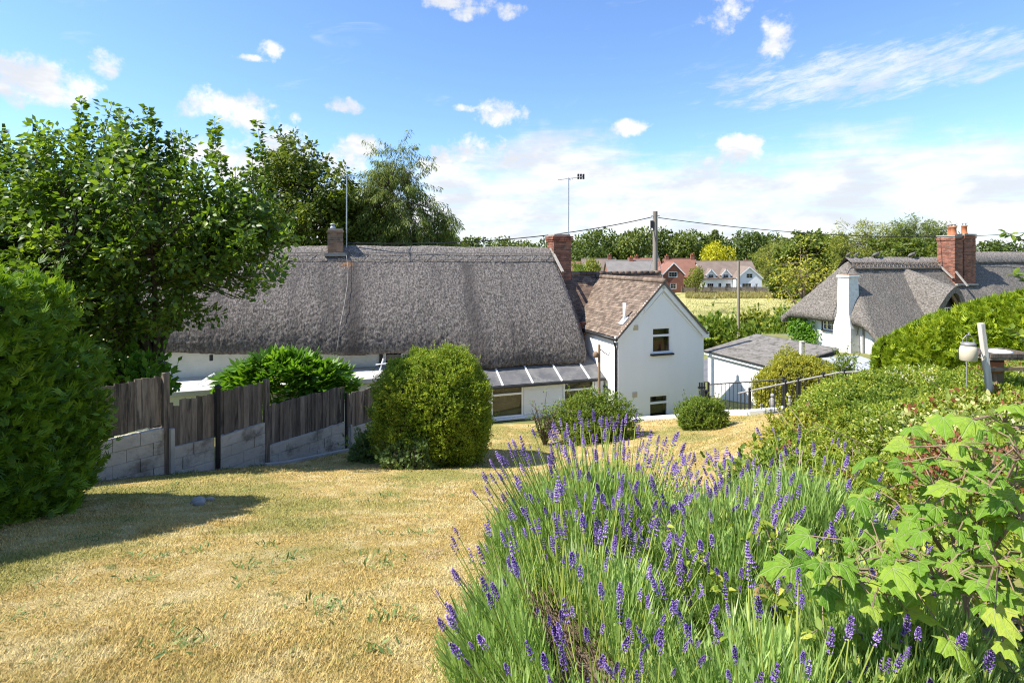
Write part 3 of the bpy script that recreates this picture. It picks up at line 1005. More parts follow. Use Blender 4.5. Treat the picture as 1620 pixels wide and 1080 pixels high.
# lean-to with white boards and two windows
LX0, LX1, LYF = -4.8, -0.04, 0.92
lw_ = MB()
holes = [(-4.11, -3.01, 2.30, 3.33), (-1.57, -0.42, 2.30, 3.30)]
wall_holes(lw_, (0, LYF + 0.03, 0), XU, NF, LX0, LX1, 1.2, lambda s: 3.42, holes)
lw_.add([(LX0, LYF + 0.03, 1.2), (LX0, 2.6, 1.2), (LX0, 2.6, 4.1), (LX0, LYF + 0.03, 3.42)], [(0, 1, 2, 3)])
lw_.build('lean_to_wall', MATS['plank_white'], cot)
nb = 13
for i in range(nb):
    z = 2.02 + i * 0.108
    segs = [(LX0, -4.14), (-2.98, -1.60), (-0.39, LX1)] if z + 0.1 > 2.28 else [(LX0, LX1)]
    for (a, b) in segs:
        m_ = MB()
        m_.add([(a, LYF - 0.004, z), (b, LYF - 0.004, z), (b, LYF + 0.022, z + 0.104), (a, LYF + 0.022, z + 0.104), (a, LYF + 0.028, z), (b, LYF + 0.028, z)], [(0, 1, 2, 3), (4, 5, 1, 0)])
        m_.build('plank', MATS['plank_white'], cot)
for (a, b, c, d), tz in zip(holes, (3.05, 3.02)):
    window(cot, (0, LYF + 0.01, 0), XU, NF, a, b, c, d, transom=tz, sill='painted_white', back='beige_blind', frame=0.055, inset=0.02)
MB().box((-2.4, LYF - 0.08, 1.9), (4.8, 0.3, 0.2)).build('plinth', MATS['concrete'], cot, bevel=0.02)
rib_x = [-4.75, -3.76, -2.72, -1.68, -0.66]
sl0, sl1 = Vector((0, LYF - 0.12, 3.37)), Vector((0, 2.4, 4.13))
ends = rib_x + [LX1]
for i in range(5):
    x0, x1 = ends[i] + 0.02, ends[i + 1] - 0.02
    n_ = Vector((0, -0.45, 0.89)) * 0.02
    p = [sl0 + Vector((x0, 0, 0)), sl0 + Vector((x1, 0, 0)), sl1 + Vector((x1, 0, 0)), sl1 + Vector((x0, 0, 0))]
    MB().add(p + [q + n_ for q in p], [(3, 2, 1, 0), (4, 5, 6, 7), (0, 1, 5, 4), (1, 2, 6, 5), (2, 3, 7, 6), (3, 0, 4, 7)]).build('roof_panel', MATS['felt'], cot)
for x in rib_x:
    MB().beam(sl0 + Vector((x, -0.03, 0.015)), sl1 + Vector((x, 0, 0.03)), 0.055, 0.05).build('glazing_bar', MATS['painted_white'], cot)
MB().tube([(LX0 - 0.05, LYF - 0.16, 3.33), (LX1 - 0.02, LYF - 0.16, 3.33)], 0.045, 8).build('gutter', MATS['black_paint'], cot)
# chimneys
for (cx, wd, z1, mt, nm) in ((-8.87, 0.54, 8.56, 'brick_old', 'left'), (0.04, 0.78, 8.42, 'brick', 'right')):
    chm, _ = None, None
    co_, bo_ = brick_shaft(cot, (cx, RIDGE_Y, 0), wd, 0.72, 6.6 if nm == 'left' else 5.6, z1, mt, corbel=3 if nm == 'right' else 1)
    co_.name = 'chimney'
    bo_.parent = co_
    if nm == 'left':
        MB().lathe([(0.10, 0), (0.09, 0.08), (0.07, 0.09), (0.07, 0.15)], (cx - 0.08, RIDGE_Y, z1), 12).build('chimney_cowl', MATS['lead'], co_, True)
        MB().lathe([(0.11, 0.16), (0.105, 0.175), (0.02, 0.21)], (cx - 0.08, RIDGE_Y, z1), 12).build('cowl_hood', MATS['galvanised'], co_, True)
        MB().box((cx, RIDGE_Y - 0.42, 7.62), (0.75, 0.3, 0.12)).build('chimney_flaunching', MATS['mortar'], co_)
    else:
        MB().box((cx, RIDGE_Y, z1 + 0.03), (0.72, 0.66, 0.08)).build('chimney_cap', MATS['mortar'], co_, bevel=0.02)
MB().beam((-0.36, 4.95, 7.9), (-0.32, 3.8, 6.95), 0.10, 0.05).build('verge_mortar', MATS['mortar'], cot)
# cable down the thatch
MB().tube([(-8.5, 4.45, 7.62), (-8.45, 3.95, 7.13), (-8.5, 3.25, 6.58), (-8.62, 2.55, 5.95), (-8.75, 2.12, 5.35), (-8.85, 1.90, 4.6)], 0.006, 5).build('roof_cable', MATS['rail_grey'], cot)
MB().tube([(-12.4, 2.2, 4.62), (-12.4, 2.2, 4.45)], 0.05, 8).build('eave_lamp', MATS['black_paint'], cot)

# ------------------------------------------------------------------ tiled annex
ann = thing('tiled_annex', 'white rendered gabled annex with brown tiled roof, attached to the thatched cottage', 'annex', (AX, AY, 0), ANG)
W, EZ, AZ = 3.38, 4.95, 6.66
gab = lambda s: EZ + (AZ - EZ) * (1 - abs(s - W / 2) / (W / 2)) - 0.02
aw = MB()
gh = [(1.28, 2.05, 4.26, 5.15), (1.17, 1.94, 1.80, 2.86)]
wall_holes(aw, (0, 0, 0), XU, NF, 0, W, 0.4, gab, gh, 0.2, peaks=(W / 2,))
aw.add([(0, 0, 0.4), (0, 3.05, 0.4), (0, 3.05, EZ), (0, 0, EZ)], [(3, 2, 1, 0)])
aw.add([(W, 0, 0.4), (W, 3.05, 0.4), (W, 3.05, EZ), (W, 0, EZ)], [(0, 1, 2, 3)])
aw.add([(0, 3.05, 0.4), (4.8, 3.05, 0.4), (4.8, 3.05, EZ), (0, 3.05, EZ)], [(0, 1, 2, 3)])
aw.add([(4.8, 3.05, 0.4), (4.8, 6.75, 0.4), (4.8, 6.75, EZ), (4.8, 4.9, 6.78), (4.8, 3.05, EZ)], [(0, 1, 2, 3, 4)])
aw.add([(0.1, 3.05, 0.4), (0.1, 6.75, 0.4), (0.1, 6.75, EZ), (0.1, 4.9, 6.78), (0.1, 3.05, EZ)], [(4, 3, 2, 1, 0)])
aw.build('wall', MATS['render_white'], ann)
window(ann, (0, 0, 0), XU, NF, 1.28, 2.05, 4.26, 5.15, transom=4.86, sill='black_paint', content='red_cloth')
window(ann, (0, 0, 0), XU, NF, 1.17, 1.94, 1.80, 2.86, transom=2.58, sill='black_paint')
# roof tiles
SQ = math.sqrt(0.5)
run = math.hypot(W / 2 + 0.10, (AZ - EZ) * (W / 2 + 0.10) / (W / 2))
ux, uz = (W / 2), (AZ - EZ)
dl = Vector((ux, 0, uz)).normalized()
FO = -0.14
b = MB()
for sgn, ox in ((1, -0.10), (-1, W + 0.10)):
    dd = Vector((sgn * dl.x, 0, dl.z))
    o0 = Vector((ox, FO, EZ - 0.10 * uz / ux + 0.03))
    L_ = 4.85 - FO
    nrm_ = Vector((-sgn * dl.z, 0, dl.x)) * -0.05
    q = [o0, o0 + YU * L_, o0 + YU * L_ + dd * run, o0 + dd * run]
    b.add(q + [p + nrm_ for p in q], [(0, 1, 2, 3), (7, 6, 5, 4), (0, 3, 7, 4), (0, 4, 5, 1)])
b.build('roof_deck', MATS['felt'], ann)
tl = MB()
tile_slope(tl, (-0.10, FO, EZ - 0.10 * uz / ux + 0.03), (0, 1, 0), dl, 4.75, run, clip=lambda s, r: (s + FO) < 3.05 + (r / run) * 1.85 + 0.06)
o = tl.build('roof_tiles', MATS['tile'], ann)
o["kind"] = "stuff"
tl = MB()
tile_slope(tl, (W + 0.10, FO, EZ - 0.10 * uz / ux + 0.03), (0, 1, 0), (-dl.x, 0, dl.z), 4.75, run, clip=lambda s, r: (s + FO) < 3.05 + (r / run) * 1.85)
o = tl.build('roof_tiles', MATS['tile'], ann)
o["kind"] = "stuff"
cd = Vector((0, 1.85, 1.85)).normalized()
b = MB()
for sgn, oy in ((1, 2.95), (-1, 6.85)):
    dd = Vector((0, sgn * cd.y, cd.z))
    o0 = Vector((-0.30, oy, EZ - 0.10 + 0.02))
    q = [o0, o0 + XU * 5.15, o0 + XU * 5.15 + dd * 2.75, o0 + dd * 2.75]
    nn = Vector((0, sgn, -1)).normalized() * 0.05
    b.add(q + [p + nn for p in q], [(0, 1, 2, 3), (7, 6, 5, 4), (0, 3, 7, 4), (1, 5, 6, 2)])
b.build('roof_deck', MATS['felt'], ann)
tl = MB()
tile_slope(tl, (-0.30, 2.95, EZ - 0.10 + 0.02), (1, 0, 0), cd, 5.15, 2.75, clip=lambda s, r: not (-0.30 + s > r * 0.72 - 0.05 and -0.30 + s < W - r * 0.72))
o = tl.build('wing_roof_tiles', MATS['tile_dark'], ann)
o["kind"] = "stuff"
rt = MB()
for i in range(16):
    y0 = FO + i * 0.31
    rt.tube([(W / 2, y0, AZ + 0.055), (W / 2, y0 + 0.30, AZ + 0.06)], 0.095, 10)
o = rt.build('ridge_tiles', MATS['tile'], ann, True)
o["kind"] = "stuff"
rt = MB()
for i in range(17):
    x0 = -0.3 + i * 0.305
    z = 6.84 + random.uniform(-0.01, 0.01)
    rt.tube([(x0, 4.9, z), (x0 + 0.295, 4.9, z)], 0.10, 10)
o = rt.build('ridge_tiles', MATS['tile_dark'], ann, True)
o["kind"] = "stuff"
# barge boards and trim
for sgn in (1, -1):
    x0 = -0.08 if sgn == 1 else W + 0.08
    e = Vector((x0, -0.06, EZ - 0.08)) + Vector((0, 0, -0.10))
    a = Vector((W / 2, -0.06, AZ - 0.10))
    MB().beam(e, a, 0.05, 0.20, up=(sgn * -0.7, 0, 0.7)).build('barge_board', MATS['painted_white'], ann)
    e2 = Vector((x0 + sgn * 0.36, -0.012, EZ - 0.02))
    a2 = Vector((W / 2, -0.012, AZ - 0.36))
    MB().beam(e2, a2, 0.03, 0.05, up=(sgn * -0.7, 0, 0.7)).build('gable_moulding', MATS['painted_white'], ann)
    MB().box((x0 + sgn * 0.04, -0.055, EZ - 0.13), (0.22, 0.07, 0.2)).build('barge_foot', MATS['painted_white'], ann)
    MB().box((W / 2 - sgn * 0.72, -0.06, 5.74), (0.06, 0.10, 0.06)).build('bracket_stub', MATS['painted_white'], ann)
for (x, z) in ((0.66, 5.17), (0.62, 2.93)):
    v = MB().box((x, -0.015, z), (0.17, 0.03, 0.17))
    for k in range(4):
        v.box((x, -0.034, z - 0.055 + k * 0.036), (0.13, 0.012, 0.014))
    v.build('air_vent', MATS['vent_cream'], ann)
MB().tube([(0.40, 0.28, 5.2), (0.40, 0.28, 5.98)], 0.055, 12).build('flue_pipe', MATS['painted_white'], ann, True)
MB().box((0.36, 0.28, 5.38), (0.34, 0.32, 0.03), M=Matrix.Rotation(-math.radians(45), 3, 'Y')).build('flue_flashing', MATS['lead'], ann)
MB().tube([(-0.12, -0.10, EZ - 0.14), (-0.12, 3.0, EZ - 0.14)], 0.055, 8).build('gutter', MATS['black_paint'], ann, True)
MB().tube([(-0.12, 0.05, EZ - 0.14), (-0.11, 0.05, EZ - 0.30), (-0.055, 0.07, EZ - 0.42), (-0.055, 0.07, 2.3)], 0.036, 8).build('downpipe', MATS['black_paint'], ann, True)
MB().tube([(-0.03, 2.4, 3.62), (-0.03, 1.2, 3.1), (-0.04, 0.5, 3.0)], 0.03, 6).build('waste_pipe', MATS['black_paint'], ann, True)

# white kerb at the sunken yard before the gable
def arc_kerb(name, label, pts, wd, hg, mat, cat):
    t = thing(name, label, cat, (*pts[0][:2], h1(*pts[0][:2])))
    o_ = Vector(t.location)
    m_ = MB()
    for (p, q) in zip(pts[:-1], pts[1:]):
        p, q = Vector((*p, h1(*p) + hg / 2 + 0.04)), Vector((*q, h1(*q) + hg / 2 + 0.04))
        m_.beam(p - o_, q - o_, wd, hg)
    m_.build('coping', MATS[mat], t, bevel=0.01)
    return t


arc_kerb('yard_kerb', 'white painted kerb curving before the annex gable', [(3.3, 16.6), (3.9, 16.45), (4.6, 16.35), (5.3, 16.25)], 0.22, 0.16, 'painted_white', 'kerb')

# TV aerials
def aerial(name, label, base, top_z, boomdir, boom=1.1, n=7, grid=True, mat='galvanised'):
    t = thing(name, label, 'aerial', base)
    MB().tube([(0, 0, 0), (0.01, 0, top_z - base[2])], 0.022, 8).build('mast', MATS[mat], t)
    bd = Vector(boomdir).normalized()
    zt = top_z - base[2] - 0.05
    a, b = -bd * 0.42 * boom + Vector((0, 0, zt - 0.06)), bd * 0.62 * boom + Vector((0, 0, zt + 0.10))
    MB().tube([a, b], 0.014, 6).build('boom', MATS[mat], t)
    sd_ = bd.cross(Vector((0, 0, 1)))
    for i in range(n):
        p = a.lerp(b, 0.02 + 0.8 * i / n)
        MB().tube([p - sd_ * 0.12, p + sd_ * 0.12], 0.006, 5).build('element', MATS[mat], t)
    if grid:
        g = MB()
        for k in range(3):
            for j in range(2):
                g.box(b + Vector((0, 0, -0.06 + 0.12 * j)) - bd * (0.04 + k * 0.11), (0.07, 0.14, 0.09))
        g.build('reflector', MATS['cable_black'], t)
    MB().tube([(0, 0, zt), bd * 0.12 + Vector((0, 0, zt - 0.08)), bd * 0.2 + Vector((0, 0, zt + 0.02))], 0.012, 5).build('clamp', MATS[mat], t)
    return t


def wp(lx, ly, z):
    """cottage frame to world"""
    return (AX + lx * CA - ly * SA, AY + lx * SA + ly * CA, z)


aerial('tv_aerial', 'tall rooftop aerial on a thin mast beside the brick end chimney', wp(0.47, 5.0, 7.4), 10.88, (1, 0.1, 0))
aerial('tv_aerial', 'pale aerial mast beside the stone-coloured chimney near the fruit tree', wp(-8.48, 4.9, 7.7), 10.55, (0.4, 1, 0), 0.8, 5, False, 'galvanised')

# ------------------------------------------------------------------ second thatched cottage on the right
BX, BY = 18.05, 27.0
cr = thing('thatched_cottage', 'white thatched cottage with hipped roof and tall brick chimney, beyond the garage', 'cottage', (BX, BY, 0), ANG)
gx2 = np.linspace(-0.50, 20.0, 260)
gy2 = np.linspace(-0.55, 5.5, 84)
GX, GY = np.meshgrid(gx2, gy2, indexing='ij')


def smin(a, b, k=0.45):
    h = np.clip(0.5 + 0.5 * (b - a) / k, 0, 1)
    return b * (1 - h) + a * h - k * h * (1 - h)


rz_ = 7.42 + 0.34 * sst(GX, 9.3, 10.3)
fr_ = rz_ - np.clip(2.45 - GY, -9, 9) * 1.22
bk_ = rz_ - (GY - 2.45) * 1.1
hp_ = 4.50 + (GX + 0.45) * 1.95
ZR = smin(smin(fr_, bk_, 0.35), hp_, 0.6)
# the verge droops in a curve towards the front corner
ZR = ZR - 0.25 * sst(GX, 1.6, -0.5) * sst(GY, 1.2, -0.5)
Pn = np.stack([GX, GY, ZR], -1).reshape(-1, 3)
ZR = ZR + (0.035 * vnoise(Pn * 7, 3) + 0.07 * fbm(Pn * 0.7, 3, 8)).reshape(ZR.shape)
P = np.stack([GX, GY, ZR], -1)
P = np.pad(P, ((2, 2), (2, 2), (0, 0)), mode='edge')
cxm = np.array([9.75, 2.45])
for ring, (dz, ins) in ((1, (0.30, 0.03)), (0, (0.27, 0.55))):
    mask = np.zeros(P.shape[:2], bool)
    mask[ring, ring:P.shape[1] - ring] = mask[-1 - ring, ring:P.shape[1] - ring] = True
    mask[ring:P.shape[0] - ring, ring] = mask[ring:P.shape[0] - ring, -1 - ring] = True
    q = P[mask]
    q[:, 2] -= dz
    q[:, 0] = np.clip(q[:, 0], gx2[0] + ins, gx2[-1] - ins)
    q[:, 1] = np.clip(q[:, 1], gy2[0] + ins, gy2[-1] - ins)
    P[mask] = q
roof2 = link('thatch_roof', grid_mesh('thatch_roof', P), MATS['thatch_far'], cr)
# ornamental ridge
rs = []
for t in np.linspace(0.95, 9.4, 120):
    rs.append([(t, 1.92, 6.86), (t, 1.90, 6.93), (t, 2.15, 7.25), (t, 2.45, 7.55), (t, 2.75, 7.28), (t, 3.0, 6.9)])
link('ridge_cap', grid_mesh('ridge_cap', np.array(rs) + 0.012 * rng.standard_normal((120, 6, 3))), MATS['thatch_ridge'], roof2)
rs = []
for t in np.linspace(9.6, 19.8, 120):
    rs.append([(t, 1.92, 7.2), (t, 1.90, 7.27), (t, 2.15, 7.59), (t, 2.45, 7.88), (t, 2.75, 7.6), (t, 3.0, 7.2)])
link('ridge_cap', grid_mesh('ridge_cap', np.array(rs) + 0.012 * rng.standard_normal((120, 6, 3))), MATS['thatch_ridge'], roof2)
mbx = MB()
for i in range(56):
    x0 = 1.0 + i * 0.15
    a, b_ = ((1.93, 6.98), (2.13, 7.25)) if i % 2 else ((2.13, 7.25), (1.93, 6.98))
    mbx.tube([(x0, a[0] - 0.03, a[1]), (x0 + 0.15, b_[0] - 0.03, b_[1])], 0.012, 4)
for (y, z) in ((1.90, 6.95), (2.10, 7.25)):
    mbx.tube([(t, y - 0.02, z) for t in np.linspace(1, 9.3, 30)], 0.016, 4)
mbx.build('hazel_spars', MATS['twig'], roof2)
for (x, s) in ((1.15, 0.6), (1.75, 0.6), (3.2, 1.0), (6.0, 1.0)):
    b_ = MB()
    b_.tube([(x - 0.30 * s, 2.45, 7.60), (x - 0.1 * s, 2.45, 7.68), (x + 0.12 * s, 2.45, 7.72), (x + 0.22 * s, 2.45, 7.80), (x + 0.34 * s, 2.45, 7.80)], [0.03 * s, 0.09 * s, 0.10 * s, 0.05 * s, 0.02 * s], 8)
    b_.tube([(x, 2.45, 7.4), (x, 2.45, 7.66)], 0.015, 5)
    b_.build('straw_bird', MATS['thatch_far'], roof2, True)
# dormer
DX = 4.85
vs = []
for y in np.linspace(-0.60, 2.3, 26):
    top = 6.0 + (y + 0.6) * 0.36
    row = []
    for a in np.linspace(-1.0, 1.0, 25):
        xx = DX + 1.25 * a * (1 + 0.05 * (1 - y))
        row.append((xx, y + 0.25 * a * a, top - 1.65 * abs(a) ** 1.7))
    for a in np.linspace(1.0, -1.0, 25):
        xx = DX + 1.02 * a
        row.append((xx, y + 0.25 * a * a + (0.02 if y < 0 else 0), top - 0.30 - 1.62 * abs(a) ** 1.7))
    vs.append(row)
vs = np.array(vs)
vs = np.concatenate([vs, vs[:, :1]], 1)
q = vs.reshape(-1, 3)
q = q + (0.025 * vnoise(q * 8, 5))[:, None]
vs = q.reshape(vs.shape)
vs[:, -1] = vs[:, 0]
# front edge closed between outer and inner skin
front = np.stack([vs[0, :25], vs[0, 25:50][::-1]], 0)
dm = link('dormer_thatch', grid_mesh('dormer_thatch', vs), MATS['thatch_far'], cr)
link('dormer_edge', grid_mesh('dormer_edge', front, False), MATS['thatch_ridge'], dm)
fc_ = MB()
wall_holes(fc_, (0, -0.12, 0), XU, NF, DX - 1.0, DX + 1.0, 3.4, lambda s: 5.60 - 1.3 * abs((s - DX)) ** 1.6, [(DX - 0.42, DX + 0.42, 4.28, 4.92)], 0.1, peaks=(DX, DX - 0.7, DX + 0.7))
fc_.build('dormer_boards', MATS['black_paint'], dm)
window(cr, (0, -0.12, 0), XU, NF, DX - 0.42, DX + 0.42, 4.28, 4.92, bars=(2, 1), frame=0.05, inset=0.02)
for s in (-1, 1):
    MB().beam((DX + s * 0.95, -0.36, 4.55), (DX + s * 0.05, -0.36, 5.62), 0.06, 0.16).build('dormer_barge', MATS['brown_wood'], dm)
# walls
rw = MB()
WY = Vector((0, -1, 0))
wall_holes(rw, (0, 0, 0), WY, NL, -4.9, 0, 0.8, lambda s: 4.6 if s < -1.2 else 4.6 - (s + 1.2) * 0.42, [(-3.02, -2.24, 3.58, 4.44)], 0.2, peaks=(-1.2,))
wall_holes(rw, (0, 0, 0), XU, NF, 0, 19.5, 0.8, lambda s: 4.05, [], 0.2)
rw.build('wall', MATS['render_white'], cr)
window(cr, (0, 0, 0), WY, NL, -3.02, -2.24, 3.58, 4.44, bars=(2, 2), frame=0.06, inset=0.02, sill='black_paint')
for (a, b_) in (((-3.06, 3.5), (-3.06, 4.5)), ((-2.20, 3.5), (-2.20, 4.5)), ((-3.06, 4.48), (-2.20, 4.48))):
    MB().beam((-0.02, -a[0], a[1]), (-0.02, -b_[0], b_[1]), 0.05, 0.05, up=(1, 0, 0)).build('window_surround', MATS['black_paint'], cr)
ws = MB()
ws.add([(-0.62, 0.82, 0.8), (0.2, 0.82, 0.8), (0.2, 1.92, 0.8), (-0.62, 1.92, 0.8), (-0.60, 0.86, 3.9), (0.2, 0.86, 3.9), (0.2, 1.88, 3.9), (-0.60, 1.88, 3.9),
        (-0.52, 1.02, 4.6), (0.2, 1.02, 4.6), (0.2, 1.72, 4.6), (-0.52, 1.72, 4.6), (-0.50, 1.05, 6.50), (0.15, 1.05, 6.50), (0.15, 1.68, 6.50), (-0.50, 1.68, 6.50)],
       [(a + i, a + (i + 1) % 4, a + 4 + (i + 1) % 4, a + 4 + i) for a in (0, 4, 8) for i in range(4)])
wc = ws.build('chimney', MATS['mortar_white'], cr)
wc["label"] = "white painted chimney breast with peeling paint"
MB().box((-0.17, 1.365, 6.55), (0.76, 0.74, 0.11)).build('chimney_cap', MATS['mortar_white'], wc, bevel=0.02)
MB().box((-0.17, 1.365, 6.63), (0.6, 0.6, 0.05)).build('chimney_flaunching', MATS['brick_old'], wc)
MB().tube([(-0.1, 0.8, 4.6), (-0.2, 0.72, 4.2), (-0.25, 0.78, 3.6), (-0.03, 2.0, 3.35), (-0.03, 2.2, 3.3)], 0.014, 5).build('wall_cable', MATS['cable_black'], cr)
MB().tube([(-0.06, 0.6, 4.35), (-0.06, 0.6, 1.0)], 0.045, 8).build('downpipe', MATS['rail_grey'], cr)
MB().box((-0.05, 3.85, 4.40), (0.1, 0.24, 0.26)).build('alarm_box', MATS['red_box'], cr, bevel=0.02)
# brick chimney: two joined shafts with three clay pots
ch, bo_ = brick_shaft(cr, (8.05, 1.75, 0), 0.66, 0.95, 6.0, 8.72, 'brick', corbel=2)
ch.name = 'chimney'
bo_.parent = ch
c2_, b2_ = brick_shaft(cr, (8.95, 1.65, 0), 0.95, 0.80, 5.9, 8.80, 'brick', corbel=2)
c2_.name = 'chimney'
b2_.parent = c2_
MB().box((8.05, 1.75, 8.76), (0.72, 1.0, 0.07)).build('chimney_cap', MATS['mortar'], ch)
MB().box((8.95, 1.65, 8.84), (1.02, 0.86, 0.07)).build('chimney_cap', MATS['mortar'], c2_)
for (x, y, z, pr) in ((8.05, 1.55, 8.79, ch), (8.35, 1.9, 8.79, ch), (9.1, 1.65, 8.87, c2_)):
    pt = MB().lathe([(0.17, 0), (0.165, 0.05), (0.145, 0.08), (0.13, 0.42), (0.155, 0.44), (0.155, 0.50)], (x, y, z), 14).build('chimney_pot', MATS['clay_pot'], pr, True)
    k = MB()
    for a in range(4):
        k.beam((x + 0.1 * math.cos(a * 1.57), y + 0.1 * math.sin(a * 1.57), z + 0.48), (x + 0.1 * math.cos(a * 1.57), y + 0.1 * math.sin(a * 1.57), z + 0.62), 0.015, 0.015, up=(1, 0, 0))
    k.lathe([(0.19, 0.62), (0.18, 0.64), (0.02, 0.68)], (x, y, z), 12)
    k.build('pot_cowl', MATS['lead'], pr)
fl = MB()
fl.beam((7.6, 1.15, 6.75), (7.6, 0.55, 5.95), 0.12, 0.05)
fl.beam((7.66, 1.16, 6.0), (9.4, 1.16, 5.98), 0.14, 0.10)
fl.beam((7.62, 1.3, 6.35), (7.62, 2.2, 7.25), 0.12, 0.06)
fl.build('chimney_flashing', MATS['mortar'], ch)

# ------------------------------------------------------------------ garage
gar = thing('garage', 'low white garage with mossy grey sloping roof, between annex and far cottage', 'garage', (9.73, 27.0, 0), ANG)
gw = MB()
gw.add([(0, 0, 0.1), (0, -4.5, 0.1), (0, -4.5, 2.85), (0, 0, 2.85)], [(0, 1, 2, 3)])
gw.add([(0, -4.5, 0.1), (3.0, -4.5, 0.1), (3.0, -4.5, 3.45), (0, -4.5, 2.85)], [(0, 1, 2, 3)])
gw.add([(3, -4.5, 0.1), (3.0, 0, 0.1), (3.0, 0, 3.45), (3, -4.5, 3.45)], [(0, 1, 2, 3)])
gw.add([(3, 0, 0.1), (0, 0, 0.1), (0, 0, 2.85), (3, 0, 3.45)], [(0, 1, 2, 3)])
gw.build('wall', MATS['render_white'], gar)
nx_, ny_ = 34, 44
PX, PY = np.meshgrid(np.linspace(-0.14, 3.14, nx_), np.linspace(-4.65, 0.14, ny_), indexing='ij')
PZ = 2.93 + 0.2 * (PX + 0.14) + 0.02 * fbm(np.stack([PX * 3, PY * 3, PX * 0], -1).reshape(-1, 3), 4).reshape(PX.shape)
Pg = np.pad(np.stack([PX, PY, PZ], -1), ((1, 1), (1, 1), (0, 0)), mode='edge')
Pg[0, :, 2] -= 0.07
Pg[-1, :, 2] -= 0.07
Pg[:, 0, 2] -= 0.07
Pg[:, -1, 2] -= 0.07
link('roof', grid_mesh('roof', Pg, False), MATS['mossy_felt'], gar)
MB().beam((-0.10, -4.62, 2.80), (-0.10, 0.12, 2.80), 0.05, 0.17).build('fascia', MATS['painted_white'], gar)
MB().beam((-0.08, -4.61, 2.80), (3.1, -4.61, 3.42), 0.05, 0.17).build('fascia', MATS['black_paint'], gar)
MB().tube([(-0.17, -4.6, 2.88), (-0.17, 0.12, 2.88)], 0.035, 6).build('gutter', MATS['black_paint'], gar)
# small grey lean-to roof behind the railing
sh = thing('garden_shed', 'low grey sloping shed roof tucked beside the garage', 'shed', (13.6, 21.6, 0), ANG)
MB().box((0.9, 0.3, 1.5), (1.8, 1.9, 2.6)).build('wall', MATS['render_white'], sh)
MB().add([(-0.1, -0.8, 2.95), (1.9, -0.8, 2.95), (1.9, 1.4, 3.3), (-0.1, 1.4, 3.3), (-0.1, -0.8, 2.88), (1.9, -0.8, 2.88), (1.9, 1.4, 3.23), (-0.1, 1.4, 3.23)],
         [(0, 1, 2, 3), (7, 6, 5, 4), (0, 4, 5, 1), (0, 3, 7, 4), (1, 5, 6, 2), (2, 6, 7, 3)]).build('roof', MATS['lead'], sh)

# ------------------------------------------------------------------ board fence on a block wall
L_f = float(np.linalg.norm(F1 - F0))
frz = math.atan2(fd[1], fd[0])
board_meshes = []
for v in range(6):
    bm_ = MB()
    ws_ = random.uniform(0.10, 0.125)
    j = random.uniform(-0.012, 0.012)
    bm_.add([(-ws_ / 2, -0.009, 0), (ws_ / 2, -0.005, random.uniform(-.01, .01)), (ws_ / 2, 0.009, 0), (-ws_ / 2, 0.012, 0),
             (-ws_ / 2 + 0.002, -0.009, 0.42), (ws_ / 2, -0.004, 0.42), (ws_ / 2, 0.009, 0.42), (-ws_ / 2, 0.012, 0.42),
             (-ws_ / 2 + 0.003, -0.009, 0.84 + j), (ws_ / 2 - 0.002, -0.005, 0.83 - j), (ws_ / 2, 0.009, 0.83 - j), (-ws_ / 2, 0.012, 0.84 + j)],
            [(0, 1, 5, 4), (1, 2, 6, 5), (2, 3, 7, 6), (3, 0, 4, 7), (4, 5, 9, 8), (5, 6, 10, 9), (6, 7, 11, 10), (7, 4, 8, 11), (8, 9, 10, 11), (3, 2, 1, 0)])
    me_ = bm_.mesh('board')
    me_.materials.append(MATS['fence_wood'])
    board_meshes.append(me_)
# let each board take its own tone and grain offset
ntm = MATS['fence_wood'].node_tree
oi = ntm.nodes.new('ShaderNodeObjectInfo')
pr_ = [n for n in ntm.nodes if n.type == 'BSDF_PRINCIPLED'][0]
src = pr_.inputs['Base Color'].links[0].from_socket
hs = ntm.nodes.new('ShaderNodeHueSaturation')
mr = ntm.nodes.new('ShaderNodeMapRange')
mr.inputs[3].default_value = 0.65
mr.inputs[4].default_value = 1.55
ntm.links.new(oi.outputs['Random'], mr.inputs[0])
ntm.links.new(mr.outputs[0], hs.inputs['Value'])
ntm.links.new(src, hs.inputs['Color'])
ntm.links.new(hs.outputs[0], pr_.inputs['Base Color'])
mp = [n for n in ntm.nodes if n.type == 'MAPPING'][0]
cx_ = ntm.nodes.new('ShaderNodeCombineXYZ')
mu = ntm.nodes.new('ShaderNodeMath')
mu.operation = 'MULTIPLY'
mu.inputs[1].default_value = 40
ntm.links.new(oi.outputs['Random'], mu.inputs[0])
for i in range(3):
    ntm.links.new(mu.outputs[0], cx_.inputs[i])
ntm.links.new(cx_.outputs[0], mp.inputs['Location'])

